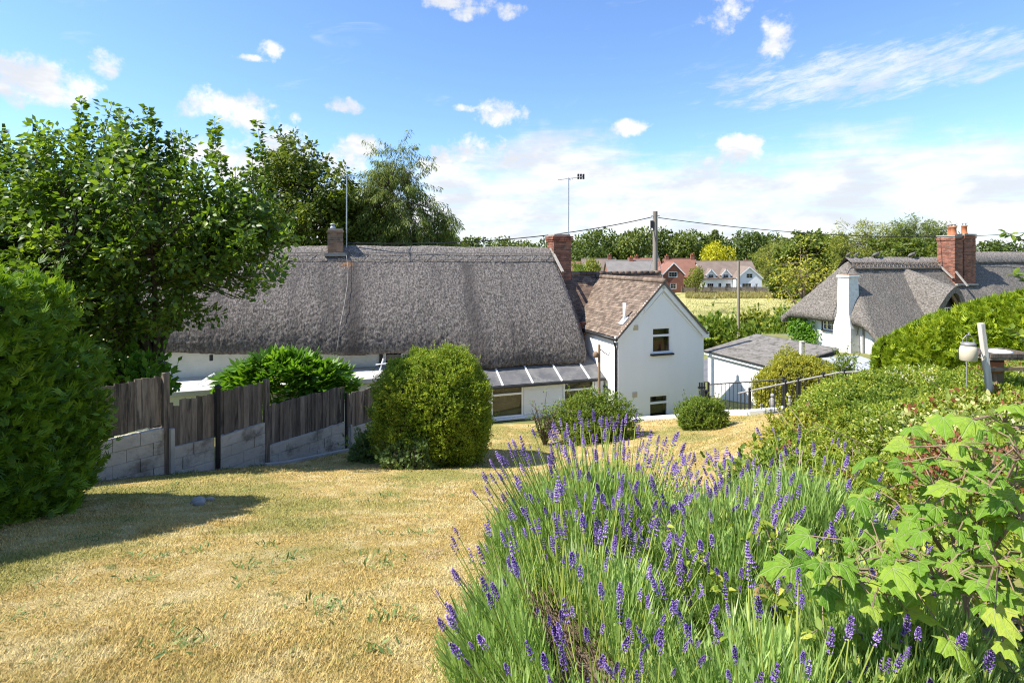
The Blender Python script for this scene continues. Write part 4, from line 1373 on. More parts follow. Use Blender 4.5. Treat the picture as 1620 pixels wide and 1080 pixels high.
fence = thing('board_fence', 'weathered grey board fence stepping down the slope on a low block wall', 'fence', (F0[0], F0[1], h1(*F0)), frz)
z_f = fence.location.z
PANELS = [(-1.5, 0.156 * L_f, 5.47, 4.63), (0.156 * L_f, 0.468 * L_f, 4.98, 4.15), (0.468 * L_f, 0.808 * L_f, 4.47, 3.62), (0.808 * L_f, 1.12 * L_f, 4.24, 3.38)]
for pi, (s0, s1, zt, zb) in enumerate(PANELS):
    s = s0 + 0.08
    k = 0
    while s < s1 - 0.06:
        me_ = board_meshes[random.randrange(6)]
        hgt = (zt - zb) / 0.84 * random.uniform(0.985, 1.02)
        if pi == 1 and k == 1:
            hgt *= 0.90
        link('board', me_, None, fence, (s, random.uniform(-0.012, 0.012), zb - z_f + random.uniform(-0.015, 0.01)), (0, random.gauss(0, 0.008), random.gauss(0, 0.05)), (1, 1, hgt))
        s += 0.103 + random.uniform(-0.006, 0.006)
        k += 1
    for zz in (zb + 0.15, zt - 0.18):
        MB().box(((s0 + s1) / 2, 0.05, zz - z_f), (s1 - s0 - 0.1, 0.04, 0.07)).build('rail', MATS['fence_wood'], fence)
for (s, zt, zb, wd, mt) in ((0.156 * L_f - 0.02, 5.52, 3.6, 0.10, 'fence_wood'), (0.468 * L_f, 5.02, 3.2, 0.10, 'fence_wood')):
    MB().box((s, -0.03, (zt + zb) / 2 - z_f), (wd, wd, zt - zb)).build('post', MATS[mt], fence, bevel=0.006)
pm = MB().tube([(0.297 * L_f, -0.10, 3.25 - z_f), (0.297 * L_f, -0.10, 5.05 - z_f)], 0.045, 10)
pm.lathe([(0.05, 0), (0.062, 0.02), (0.062, 0.05), (0.035, 0.08), (0.01, 0.09)], (0.297 * L_f, -0.10, 5.05 - z_f), 10)
o = pm.build('post', MATS['black_paint'], fence)
o["label"] = "black round metal post with ball cap"
MB().tube([(0.808 * L_f, -0.06, 2.9 - z_f), (0.808 * L_f, -0.06, 4.3 - z_f)], 0.035, 8).build('post', MATS['black_paint'], fence)
o = MB().box((0.156 * L_f + 0.02, -0.16, 4.12 - z_f), (0.07, 0.07, 0.88)).build('concrete_spur', MATS['concrete'], fence, bevel=0.008)
MB().box((0.808 * L_f + 0.09, -0.12, 3.25 - z_f), (0.05, 0.05, 0.55)).build('concrete_spur', MATS['concrete'], fence, bevel=0.008)

bw = thing('block_wall', 'pale concrete block wall below the board fence, painted and cracked', 'wall', (F0[0], F0[1], h1(*F0)), frz)
SEC = [(-1.5, 0.156 * L_f - 0.03, 4.66, 4.58), (0.156 * L_f + 0.06, 0.29 * L_f, 4.20, 4.16), (0.305 * L_f, 0.46 * L_f, 4.14, 4.16), (0.475 * L_f, 0.80 * L_f, 3.66, 3.60), (0.82 * L_f, 1.12 * L_f, 3.42, 3.36)]
for (s0, s1, za, zb) in SEC:
    L_ = s1 - s0
    n_ = max(1, round(L_ / 0.44))
    st = L_ / n_
    core = MB()
    for r in range(5):
        off = (r % 2) * st * 0.5
        cuts = sorted(set([s0] + [s0 + off + i * st for i in range(n_ + 1) if s0 < s0 + off + i * st < s1 - 0.02] + [s1]))
        for a, b_ in zip(cuts[:-1], cuts[1:]):
            ztA = za + (zb - za) * ((a - s0) / L_)
            ztB = za + (zb - za) * ((b_ - s0) / L_)
            z1a, z1b = ztA - r * 0.215, ztB - r * 0.215
            g = h1(F0[0] + fd[0] * a, F0[1] + fd[1] * a) - 0.1
            if z1a < g:
                continue
            e = random.uniform(-0.008, 0.010)
            y0 = -0.07 - e
            m_ = MB()
            gp = 0.0025
            vs_ = []
            for (x_, zt_) in ((a + gp, z1a), (b_ - gp, z1b)):
                for (yy, zz) in ((y0, zt_ - 0.215 + gp), (0.07, zt_ - 0.215 + gp), (0.07, zt_ - gp), (y0, zt_ - gp)):
                    vs_.append((x_, yy, zz - z_f))
            m_.add(vs_, [(0, 1, 2, 3), (7, 6, 5, 4), (0, 4, 5, 1), (1, 5, 6, 2), (2, 6, 7, 3), (3, 7, 4, 0)])
            m_.build('block', MATS['block'], bw, bevel=0.005)
    zt = (za + zb) / 2
    core.box(((s0 + s1) / 2, 0.0, zt - 0.6 - z_f), (L_ - 0.02, 0.105, 1.1)).build('mortar_core', MATS['concrete'], bw)

kp = []
for k in np.linspace(0.42, 1.0, 9):
    c = F0 + (F1 - F0) * k + fn_ * 0.42
    kp.append((float(c[0]), float(c[1])))
arc_kerb('edging_strip', 'grey concrete edging between dry lawn and fence wall', kp, 0.09, 0.07, 'concrete', 'edging')
for i, (x, y, s, lab) in enumerate(((-3.78, 6.55, 0.075, 'largest grey edging stone at the tip of the hedge shadow'), (-3.70, 6.42, 0.055, 'middle grey edging stone at the tip of the hedge shadow'), (-3.72, 6.70, 0.045, 'small grey edging stone farthest along the shadow tip'))):
    n = 10
    P_ = []
    for a in np.linspace(0, math.pi, 7):
        P_.append([(s * 1.25 * math.sin(a) * math.cos(t), s * math.sin(a) * math.sin(t), s * 0.75 * math.cos(a)) for t in np.linspace(0, 2 * math.pi, n + 1)])
    P_ = np.array(P_)
    P_ += 0.25 * s * vnoise(P_.reshape(-1, 3) / s * 1.3, i).reshape(P_.shape[:2])[..., None] * np.sign(P_)
    P_[:, -1] = P_[:, 0]
    tag(link('edging_stone', grid_mesh('edging_stone', P_), MATS['grey_stone'], None, (x, y, h1(x, y) + 0.055)), lab, 'stone', 'stones edging the lawn')

# ------------------------------------------------------------------ railings and steps
def railing(name, label, tops, drop, mat_rail, post_at, nper=0.11, baluster='black_paint', bottoms=None, rail_r=0.025):
    t = thing(name, label, 'railing', (tops[0][0], tops[0][1], tops[0][2] - drop))
    o_ = Vector(t.location)
    pts = [Vector(p) for p in tops]
    bts = [Vector(p) for p in bottoms] if bottoms else [p - Vector((0, 0, drop)) for p in pts]
    MB().tube([p - o_ for p in pts], rail_r, 8).build('handrail', MATS[mat_rail], t)
    MB().tube([p - o_ for p in bts], 0.018, 6).build('bottom_rail', MATS[baluster], t)
    for (p, q, bp, bq) in zip(pts[:-1], pts[1:], bts[:-1], bts[1:]):
        n = max(1, int((q - p).length / nper))
        for i in range(n):
            k = (i + 0.5) / n
            MB().tube([bp.lerp(bq, k) - o_, p.lerp(q, k) - o_], 0.009, 5).build('baluster', MATS[baluster], t)
    for (si, k) in post_at:
        a = pts[si].lerp(pts[si + 1], k)
        b_ = bts[si].lerp(bts[si + 1], k)
        MB().box(((a + b_) / 2 - o_) + Vector((0, 0, 0.0)), (0.06, 0.06, (a - b_).length + 0.16)).build('post', MATS[baluster], t)
    return t


def at(px, py, Y):
    return ((px - 810) / 860 * Y, Y, EYE - (py - 408) / 860 * Y)


railing('garden_railing', 'black metal railing running from the annex corner in front of the garage wall', [at(1121, 608, 17.2), at(1182, 604, 16.7), at(1240, 600, 16.2)], 0.6, 'black_paint', [(0, 0.0), (1, 1.0)], bottoms=[at(1121, 634, 17.2), at(1182, 658, 16.7), at(1240, 662, 16.2)], rail_r=0.02)
railing('stair_railing', 'black stair railing with pale handrail climbing beside the garden steps', [at(1168, 622, 15.2), at(1243, 606, 14.5), at(1328, 589, 13.6), at(1412, 586, 12.6)], 0.72, 'rail_grey', [(0, 0.25), (0, 1.0), (1, 0.25), (1, 0.72), (2, 0.1)], rail_r=0.024)
gp = thing('gate_post', 'dark timber post with cap at the corner of the white annex', 'post', (*at(1117, 640, 17.4)[:2], h1(*at(1117, 640, 17.4)[:2])))
MB().box((0, 0, 0.35), (0.12, 0.12, 1.3)).build('shaft', MATS['black_paint'], gp, bevel=0.008)
MB().box((0, 0, 1.03), (0.16, 0.16, 0.06)).build('cap', MATS['black_paint'], gp, bevel=0.01)
gt = thing('picket_gate', 'dark narrow picket gate beside the annex corner', 'gate', at(1108, 645, 17.5))
for i in range(4):
    MB().box((i * 0.055 - 0.03, 0, 0.42), (0.035, 0.025, 0.8)).build('picket', MATS['black_paint'], gt)
for z in (0.2, 0.65):
    MB().box((0.05, 0.025, z), (0.25, 0.02, 0.05)).build('rail', MATS['black_paint'], gt)
arc_kerb('step_kerb', 'white painted edge of the garden steps below the stair railing', [at(1143, 660, 15.4)[:2], at(1183, 663, 14.9)[:2], at(1242, 652, 14.9)[:2]], 0.16, 0.14, 'painted_white', 'kerb')
for (px, py, hgt, lab) in ((1205, 655, 0.30, 'small grey stone garden figure at the foot of the stair railing'), (1222, 648, 0.46, 'tallest grey stone garden figure beside the stair railing'), (1249, 645, 0.36, 'grey stone garden figure nearest the dome-shaped bush')):
    x, y, _ = at(px, py, 15.3)
    t = thing('garden_figure', lab, 'statue', (x, y, h1(x, y)), random.uniform(0, 3), 'stone figures by the garden steps')
    s = hgt
    zz0 = at(px, py, 15.3)[2] - h1(x, y)
    MB().lathe([(0.20 * s, min(zz0, 0) - 0.05), (0.22 * s, zz0), (0.20 * s, zz0 + 0.10 * s), (0.16 * s, zz0 + 0.12 * s)], (0, 0, 0), 10).build('plinth', MATS['concrete'], t)
    b_ = MB()
    b_.tube([(0, 0, zz0 + 0.1 * s), (0, 0, zz0 + 0.35 * s), (0.01, 0, zz0 + 0.58 * s), (0, 0, zz0 + 0.70 * s), (0, 0, zz0 + 0.75 * s)], [0.15 * s, 0.17 * s, 0.14 * s, 0.10 * s, 0.06 * s], 10)
    b_.tube([(0.13 * s, 0, zz0 + 0.62 * s), (0.19 * s, -0.05 * s, zz0 + 0.45 * s), (0.08 * s, -0.15 * s, zz0 + 0.40 * s)], 0.04 * s, 6)
    b_.tube([(-0.13 * s, 0, zz0 + 0.62 * s), (-0.19 * s, -0.05 * s, zz0 + 0.45 * s), (-0.08 * s, -0.15 * s, zz0 + 0.40 * s)], 0.04 * s, 6)
    b_.tube([(0, 0, zz0 + 0.74 * s), (0, 0, zz0 + 0.80 * s), (0, 0, zz0 + 0.90 * s), (0, 0, zz0 + 0.97 * s), (0, 0, zz0 + 1.0 * s)], [0.05 * s, 0.10 * s, 0.125 * s, 0.09 * s, 0.02 * s], 10)
    b_.build('figure', MATS['grey_stone'], t, True)

# clothes-line post in front of the lean-to
x, y, _ = at(948, 660, 15.6)
cp = thing('clothes_post', 'rusty brown clothes post with scroll bracket in front of the lean-to', 'post', (x, y, h1(x, y)))
MB().tube([(0, 0, -0.1), (0, 0, at(0, 545, 15.6)[2] - h1(x, y))], 0.038, 10).build('shaft', MATS['brown_wood'], cp)
zt = at(0, 552, 15.6)[2] - h1(x, y)
MB().tube([(0.02, 0, zt), (0.14, 0, zt - 0.10), (0.26, 0, zt - 0.17), (0.31, 0, zt - 0.15), (0.30, 0, zt - 0.10)], 0.012, 6).build('bracket', MATS['black_paint'], cp)
MB().lathe([(0.06, 0), (0.085, 0.04), (0.085, 0.12), (0.05, 0.16), (0.02, 0.17)], (-0.1, 0, zt - 0.24), 12).build('line_reel', MATS['brown_wood'], cp, True)
# post by the dome bush
x, y, zt = at(1269, 541, 18.3)
t = thing('wooden_post', 'pale wooden post standing in the dome-shaped yellow bush', 'post', (x, y, h1(x, y)))
MB().box((0, 0, (zt - h1(x, y)) / 2), (0.13, 0.13, zt - h1(x, y))).build('shaft', MATS['pale_wood'], t, bevel=0.01)
MB().box((0, 0, zt - h1(x, y) + 0.015), (0.15, 0.15, 0.03)).build('cap', MATS['pale_wood'], t, bevel=0.006)

# ------------------------------------------------------------------ bird table and feeder among the shrubs on the right
Yb = 5.0
x, y, z = at(1563, 588, Yb)
bp = thing('leaning_post', 'pale weathered stake leaning beside the bird table', 'post', (x + 0.03, y, h1(x, y)))
zt = at(0, 511, Yb)[2] - h1(x, y)
MB().beam((0.04, 0, 0), (-0.095, 0, zt), 0.04, 0.045, up=(0, 1, 0)).build('stake', MATS['pale_wood'], bp, bevel=0.004)
x, y, z = at(1578, 566, 5.25)
bt = thing('bird_table', 'brown wooden bird table with white dish, behind the leaning stake', 'bird table', (x, y, h1(x, y)))
zz = z - h1(x, y)
MB().box((0, 0, zz / 2), (0.07, 0.07, zz)).build('post', MATS['brown_wood'], bt)
MB().box((0, 0, zz + 0.02), (0.42, 0.32, 0.025)).build('tray', MATS['fence_wood'], bt)
for (a, b_) in (((-0.21, -0.16), (0.21, -0.16)), ((-0.21, 0.16), (0.21, 0.16)), ((-0.21, -0.16), (-0.21, 0.16)), ((0.21, -0.16), (0.21, 0.16))):
    MB().beam((a[0], a[1], zz + 0.05), (b_[0], b_[1], zz + 0.05), 0.02, 0.035).build('tray_edge', MATS['fence_wood'], bt)
MB().lathe([(0.05, 0.035), (0.095, 0.05), (0.10, 0.068), (0.07, 0.075), (0.02, 0.078)], (0.02, 0, zz), 20).build('dish', MATS['painted_white'], bt, True)
MB().beam((-0.25, -0.2, zz - 0.07), (0.5, -0.2, zz - 0.05), 0.035, 0.03).build('perch', MATS['brown_wood'], bt)
MB().lathe([(0.02, 0), (0.075, 0.005), (0.09, 0.10), (0.085, 0.105)], (-0.05, 0.0, zz - 0.13), 14).build('hanging_pot', MATS['clay_pot'], bt, True)
x, y, z = at(1532, 571, 4.95)
fe = thing('bird_feeder', 'small lidded seed feeder with wire handle, hanging beside the leaning stake', 'bird feeder', (x, y, z))
MB().lathe([(0.055, 0), (0.066, 0.01), (0.068, 0.10), (0.058, 0.135), (0.05, 0.14)], (0, 0, 0), 18).build('jar', MATS['vent_cream'], fe, True)
MB().lathe([(0.052, 0.138), (0.056, 0.145), (0.056, 0.165), (0.04, 0.17)], (0, 0, 0), 18).build('lid', MATS['rail_grey'], fe, True)
MB().tube([(-0.052, 0, 0.15), (-0.05, 0, 0.20), (-0.02, 0, 0.235), (0.02, 0, 0.235), (0.05, 0, 0.20), (0.052, 0, 0.15)], 0.004, 6).build('handle', MATS['rail_grey'], fe)
MB().tube([(0, 0, 0.235), (0.06, 0.06, 0.25), (0.16, 0.20, 0.22), (0.22, 0.28, 0.05), (0.22, 0.28, -0.4)], 0.006, 6).build('hook', MATS['rail_grey'], fe)

# ------------------------------------------------------------------ poles and wires
def pole(name, label, x, y, top, r):
    t = thing(name, label, 'pole', (x, y, h1(x, y)))
    MB().tube([(0, 0, 0), (0, 0, (top - h1(x, y)) * 0.5), (0, 0, top - h1(x, y))], [r * 1.2, r * 1.08, r], 12).build('shaft', MATS['pole_wood'], t)
    return t


PXX, PYY = (1036.5 - 810) / 860 * 26.0, 26.0
up = pole('utility_pole', 'tall wooden utility pole rising behind the tiled annex roof', PXX, PYY, 9.72, 0.115)
zb_ = up.location.z
MB().box((-0.17, -0.05, 9.1 - zb_), (0.12, 0.14, 0.36)).build('junction_box', MATS['cable_black'], up)
MB().tube([(-0.20, -0.05, 9.5 - zb_), (0.20, -0.05, 9.5 - zb_)], 0.02, 6).build('cross_bolt', MATS['galvanised'], up)
for k in range(5):
    MB().tube([(-0.17, 0, 6.0 + 0.45 * k - zb_), (0.17, 0, 6.0 + 0.45 * k - zb_)], 0.012, 5).build('step_iron', MATS['galvanised'], up)
for (dx, dy) in ((1.5, -0.3), (-1.3, 0.6)):
    MB().tube([(0, 0, 8.2 - zb_), (dx, dy, 0.4)], 0.012, 5).build('stay_wire', MATS['galvanised'], up)
pole('telegraph_pole', 'slim wooden pole standing in the scrub at the meadow edge', 17.5, 42.0, 7.25, 0.10)


def wire(label, p, q, sag, r=0.02):
    p, q = Vector(p), Vector(q)
    pts = [p.lerp(q, k) - Vector((0, 0, 4 * sag * k * (1 - k))) for k in np.linspace(0, 1, 40)]
    o = MB().tube([a - p for a in pts], r, 6).build('overhead_wire', MATS['cable_black'], None, loc=p)
    tag(o, label, 'wire', 'overhead wires from the utility pole')


wire('black overhead wire from utility pole to the thatched cottage chimney', (PXX - 0.15, PYY, 9.45), wp(-8.5, 5.0, 8.05), 0.42)
wire('black overhead wire from utility pole across the far thatched cottage', (PXX + 0.15, PYY, 9.42), (40.0, 36.0, 9.9), 0.97)

# ------------------------------------------------------------------ houses beyond the meadow
def far_house(name, label, px0, px1, Y, y_eave, y_ridge, depth, wall, roof, wins=(), chims=(), rz=0.0, gables=(), base=None):
    x0, x1 = (px0 - 810) / 860 * Y, (px1 - 810) / 860 * Y
    ez, rzz = EYE - (y_eave - 408) / 860 * Y, EYE - (y_ridge - 408) / 860 * Y
    wdt = x1 - x0
    t = thing(name, label, 'house', (x0, Y, 0), rz)
    m_ = MB()
    wall_holes(m_, (0, 0, 0), XU, NF, 0, wdt, -0.3, lambda s: ez, [(a, b_, c, d) for (a, b_, c, d) in wins], 0.25)
    m_.add([(0, 0, -0.3), (0, depth, -0.3), (0, depth, ez), (0, depth / 2, rzz - 0.1), (0, 0, ez)], [(4, 3, 2, 1, 0)])
    m_.add([(wdt, 0, -0.3), (wdt, depth, -0.3), (wdt, depth, ez), (wdt, depth / 2, rzz - 0.1), (wdt, 0, ez)], [(0, 1, 2, 3, 4)])
    m_.add([(0, depth, -0.3), (wdt, depth, -0.3), (wdt, depth, ez), (0, depth, ez)], [(3, 2, 1, 0)])
    m_.build('wall', MATS[wall], t)
    r = MB()
    for (a, b_) in ((-0.4, depth / 2), (depth + 0.4, depth / 2)):
        ze = ez - 0.4 * (rzz - ez) / (depth / 2)
        q = [Vector((-0.3, a, ze)), Vector((wdt + 0.3, a, ze)), Vector((wdt + 0.3, b_, rzz)), Vector((-0.3, b_, rzz))]
        r.add(q + [p + Vector((0, 0, 0.16)) for p in q], [(0, 1, 2, 3), (7, 6, 5, 4), (0, 4, 5, 1), (0, 3, 7, 4), (1, 5, 6, 2)])
    ro = r.build('roof', MATS[roof], t)
    MB().tube([(-0.3, depth / 2, rzz + 0.12), (wdt + 0.3, depth / 2, rzz + 0.12)], 0.13, 6).build('ridge', MATS[roof], ro)
    for (a, b_, c, d) in wins:
        window(t, (0, 0, 0), XU, NF, a, b_, c, d, bars=(1 if b_ - a < 1.3 else 2, 1), frame=0.12, inset=0.05)
    for (s, dy, hgt) in chims:
        cc = MB().box((s, dy, rzz - 0.3 + hgt / 2), (0.8, 0.6, hgt + 0.8)).box((s, dy, rzz + hgt + 0.05), (0.9, 0.7, 0.14)).build('chimney', MATS['far_brick'], ro)
        MB().lathe([(0.13, 0), (0.10, 0.4)], (s, dy, rzz + hgt + 0.1), 8).build('chimney_pot', MATS['clay_pot'], ro)
    for (s, gw_, gez, gaz, proj, gmat, gwins) in gables:
        # projecting front gable
        g = MB()
        gl_ = lambda q: gez + (gaz - gez) * (1 - abs(q - s) / (gw_ / 2))
        wall_holes(g, (0, -proj, 0), XU, NF, s - gw_ / 2, s + gw_ / 2, -0.3 if proj > 0.5 else ez - 0.2, gl_, gwins, 0.25, peaks=(s,))
        for sx in (-1, 1):
            zb2 = -0.3 if proj > 0.5 else ez - 0.2
            x_ = s + sx * gw_ / 2
            g.add([(x_, -proj, zb2), (x_, 1.5, zb2), (x_, 1.5, gez), (x_, -proj, gez)], [(0, 1, 2, 3)])
        go = g.build('gable', MATS[gmat], t)
        rr = MB()
        dep = 4.5 if proj > 0.5 else 2.2
        for sx in (-1, 1):
            e_ = 0.25
            q = [Vector((s + sx * (gw_ / 2 + e_), -proj - 0.25, gez - e_ * (gaz - gez) / (gw_ / 2))), Vector((s + sx * (gw_ / 2 + e_), dep, gez - e_ * (gaz - gez) / (gw_ / 2))), Vector((s, dep, gaz)), Vector((s, -proj - 0.25, gaz))]
            rr.add(q + [p + Vector((0, 0, 0.14)) for p in q], [(0, 1, 2, 3), (7, 6, 5, 4), (0, 3, 7, 4), (0, 4, 5, 1)])
        rr.build('gable_roof', MATS[roof], go)
        for sx in (-1, 1):
            MB().beam((s + sx * (gw_ / 2 + 0.2), -proj - 0.28, gez - 0.25), (s, -proj - 0.28, gaz - 0.08), 0.06, 0.22, up=(0, 0, 1)).build('gable_barge', MATS['painted_white'], go)
        for (a, b_, c, d) in gwins:
            window(t, (0, -proj, 0), XU, NF, a, b_, c, d, bars=(1 if b_ - a < 1.6 else 2, 1), frame=0.12, inset=0.05)
    return t


far_house('brick_house', 'red brick house with front gable, far side of the meadow', 1058, 1107, 121, 437, 410, 7, 'far_brick', 'far_tile_red', wins=[(2.4, 3.6, 3.0, 4.0)], chims=[(0.6, 3.5, 0.7), (6.4, 3.5, 0.9)],
          gables=[(0.2, 4.6, 4.1, 6.5, 3.0, 'far_brick', [(-0.9, 1.0, 3.3, 4.5), (-0.6, 0.8, 0.8, 2.0)])])
far_house('white_house', 'white rendered house with brown roof and dormers across the meadow', 1112, 1199, 119, 439, 414, 7.5, 'render_white', 'far_tile_brown',
          wins=[(0.9, 2.4, 0.8, 2.0), (3.3, 4.1, 0.2, 2.1), (4.9, 6.2, 0.8, 2.0)], chims=[(11.2, 4.2, 0.3)],
          gables=[(1.75, 2.0, 3.9, 5.1, 0.12, 'render_white', [(1.1, 2.4, 3.15, 3.95)]), (5.0, 2.0, 3.9, 5.1, 0.12, 'render_white', [(4.35, 5.65, 3.15, 3.95)]),
                  (9.2, 5.4, 3.3, 5.6, 2.2, 'render_white', [(8.5, 10.0, 3.1, 4.2), (7.6, 9.7, 0.7, 2.1), (10.5, 11.1, 0.9, 2.0)])])
far_house('grey_roofed_house', 'house with long pale grey roof, just behind the annex ridge', 965, 1040, 112, 440, 413, 8, 'far_brick', 'far_tile_grey', chims=[(5.2, 4, 0.7)], wins=[(1, 2.2, 0.8, 2.0)])
far_house('brown_roofed_house', 'house with brown hipped-looking roof between grey roof and chimney', 925, 978, 122, 438, 410, 8, 'far_brick', 'far_tile_brown', chims=[(6.3, 4, 0.9)], wins=[(1, 2.2, 0.8, 2.0)])
far_house('red_roofed_house', 'small red roofed house seen beside the brick end chimney', 896, 921, 118, 432, 415, 7, 'render_white', 'far_tile_red', wins=[(1, 2.2, 0.8, 2.0)])
far_house('dark_red_house', 'dark red roof rising behind the grey roofed house', 1000, 1048, 135, 430, 409, 8, 'far_brick', 'far_tile_red', chims=[(2, 4, 0.6)], wins=[(1, 2.2, 0.8, 2.0)])
# boundary fence before the far houses
ff = thing('garden_fence', 'long dark board fence along the far side of the meadow', 'fence', ((1078 - 810) / 860 * 116, 116, 0))
b_ = MB()
for i in range(150):
    b_.box((i * 0.17, 0, 0.65 + random.uniform(-0.03, 0.03)), (0.15, 0.03, 1.35))
o = b_.build('boards', MATS['fence_wood'], ff)
o["kind"] = "stuff"
for i in range(9):
    MB().box((i * 3.1, -0.06, 0.75), (0.12, 0.12, 1.6)).build('post', MATS['fence_wood'], ff)

# ------------------------------------------------------------------ foliage helpers
def arr(*v):
    return np.array(v, float)


LEAF2 = (arr((0, 0, 0), (.34, .45, .06), (0, 1, -.08), (-.34, .45, .06)), np.array([(0, 1, 2), (0, 2, 3)]))
LEAF6 = (arr((0, 0, 0), (0, .5, -.05), (0, 1, -.16), (.26, .25, .04), (.27, .62, .02), (-.26, .25, .04), (-.27, .62, .02)),
         np.array([(0, 3, 1), (3, 4, 1), (4, 2, 1), (0, 1, 5), (5, 1, 6), (6, 1, 2)]))
NARROW = (arr((0, 0, 0), (.10, .5, .02), (0, 1, -.06), (-.10, .5, .02)), np.array([(0, 1, 2), (0, 2, 3)]))


def fan(n, spread, wd, jag=0.25, lift=0.12, seed=0):
    r = np.random.default_rng(seed)
    V, Fc = [(0, 0, 0)], []
    for i in range(n):
        a = spread * (2 * i / (n - 1) - 1)
        L = (1 - 0.45 * abs(a) / max(spread, .01)) * (1 - jag * r.random())
        z = lift * (r.random() - .5)
        d = np.array((math.sin(a), math.cos(a), 0))
        p = np.array((math.cos(a), -math.sin(a), 0))
        b = len(V)
        V += [tuple(d * L * .55 + p * wd + np.array((0, 0, z * .5))), tuple(d * L + np.array((0, 0, z))), tuple(d * L * .55 - p * wd + np.array((0, 0, z * .5)))]
        Fc += [(0, b, b + 1), (0, b + 1, b + 2)]
    return arr(*V), np.array(Fc)


SPRAY = fan(5, 0.60, 0.055, seed=1)
FINGER = fan(5, 1.25, 0.12, 0.15, 0.2, seed=2)


def sprig(n=6, seed=0, wide=.22, ang=0.9):
    """short shoot with leaves set round it"""
    r = np.random.default_rng(seed)
    V, Fc = [], []
    for i in range(n):
        t = i * 2.4
        y0 = i / n * 0.75
        a = ang * (1 - 0.5 * i / n)
        d = np.array((math.cos(t) * math.sin(a), math.cos(a), math.sin(t) * math.sin(a)))
        s = np.array((-math.sin(t), 0, math.cos(t)))
        L = 0.42
        p = np.array((0, y0, 0))
        b = len(V)
        V += [p, p + d * L * .5 + s * wide * .5, p + d * L, p + d * L * .5 - s * wide * .5]
        Fc += [(b, b + 1, b + 2), (b, b + 2, b + 3)]
    return np.array(V), np.array(Fc)


SPRIG = sprig(6, 0)
LAVSTEM = sprig(12, 3, 0.030, 0.38)


def unit(v):
    return v / (np.linalg.norm(v, axis=-1, keepdims=True) + 1e-9)


def scatter(tpl, pos, ydir, ndir, size):
    tv, tf = tpl
    y = unit(ydir)
    n = ndir - y * (ndir * y).sum(-1, keepdims=True)
    n = unit(n)
    x = np.cross(y, n)
    size = np.asarray(size, float)
    s = size[:, None, None] if size.ndim else size
    V = pos[:, None, :] + s * (tv[None, :, 0:1] * x[:, None, :] + tv[None, :, 1:2] * y[:, None, :] + tv[None, :, 2:3] * n[:, None, :])
    N, k = len(pos), len(tv)
    Fc = (tf[None] + (np.arange(N) * k)[:, None, None]).reshape(-1, tf.shape[1])
    return V.reshape(-1, 3), Fc


def leaf_part(name, parent, mat, tpl, pos, ydir, ndir, size):
    V, Fc = scatter(tpl, pos, ydir, ndir, size)
    o_ = np.array(parent.location) if parent else 0
    return link(name, mesh_np(name, V - o_, Fc), MATS[mat], parent)


def rnd_dir(n, r):
    return unit(r.standard_normal((n, 3)))


def curve_pts(p0, p1, bend, n=6):
    p0, p1 = np.array(p0, float), np.array(p1, float)
    m = (p0 + p1) / 2 + np.array(bend)
    t = np.linspace(0, 1, n)[:, None]
    return (1 - t) ** 2 * p0 + 2 * (1 - t) * t * m + t * t * p1


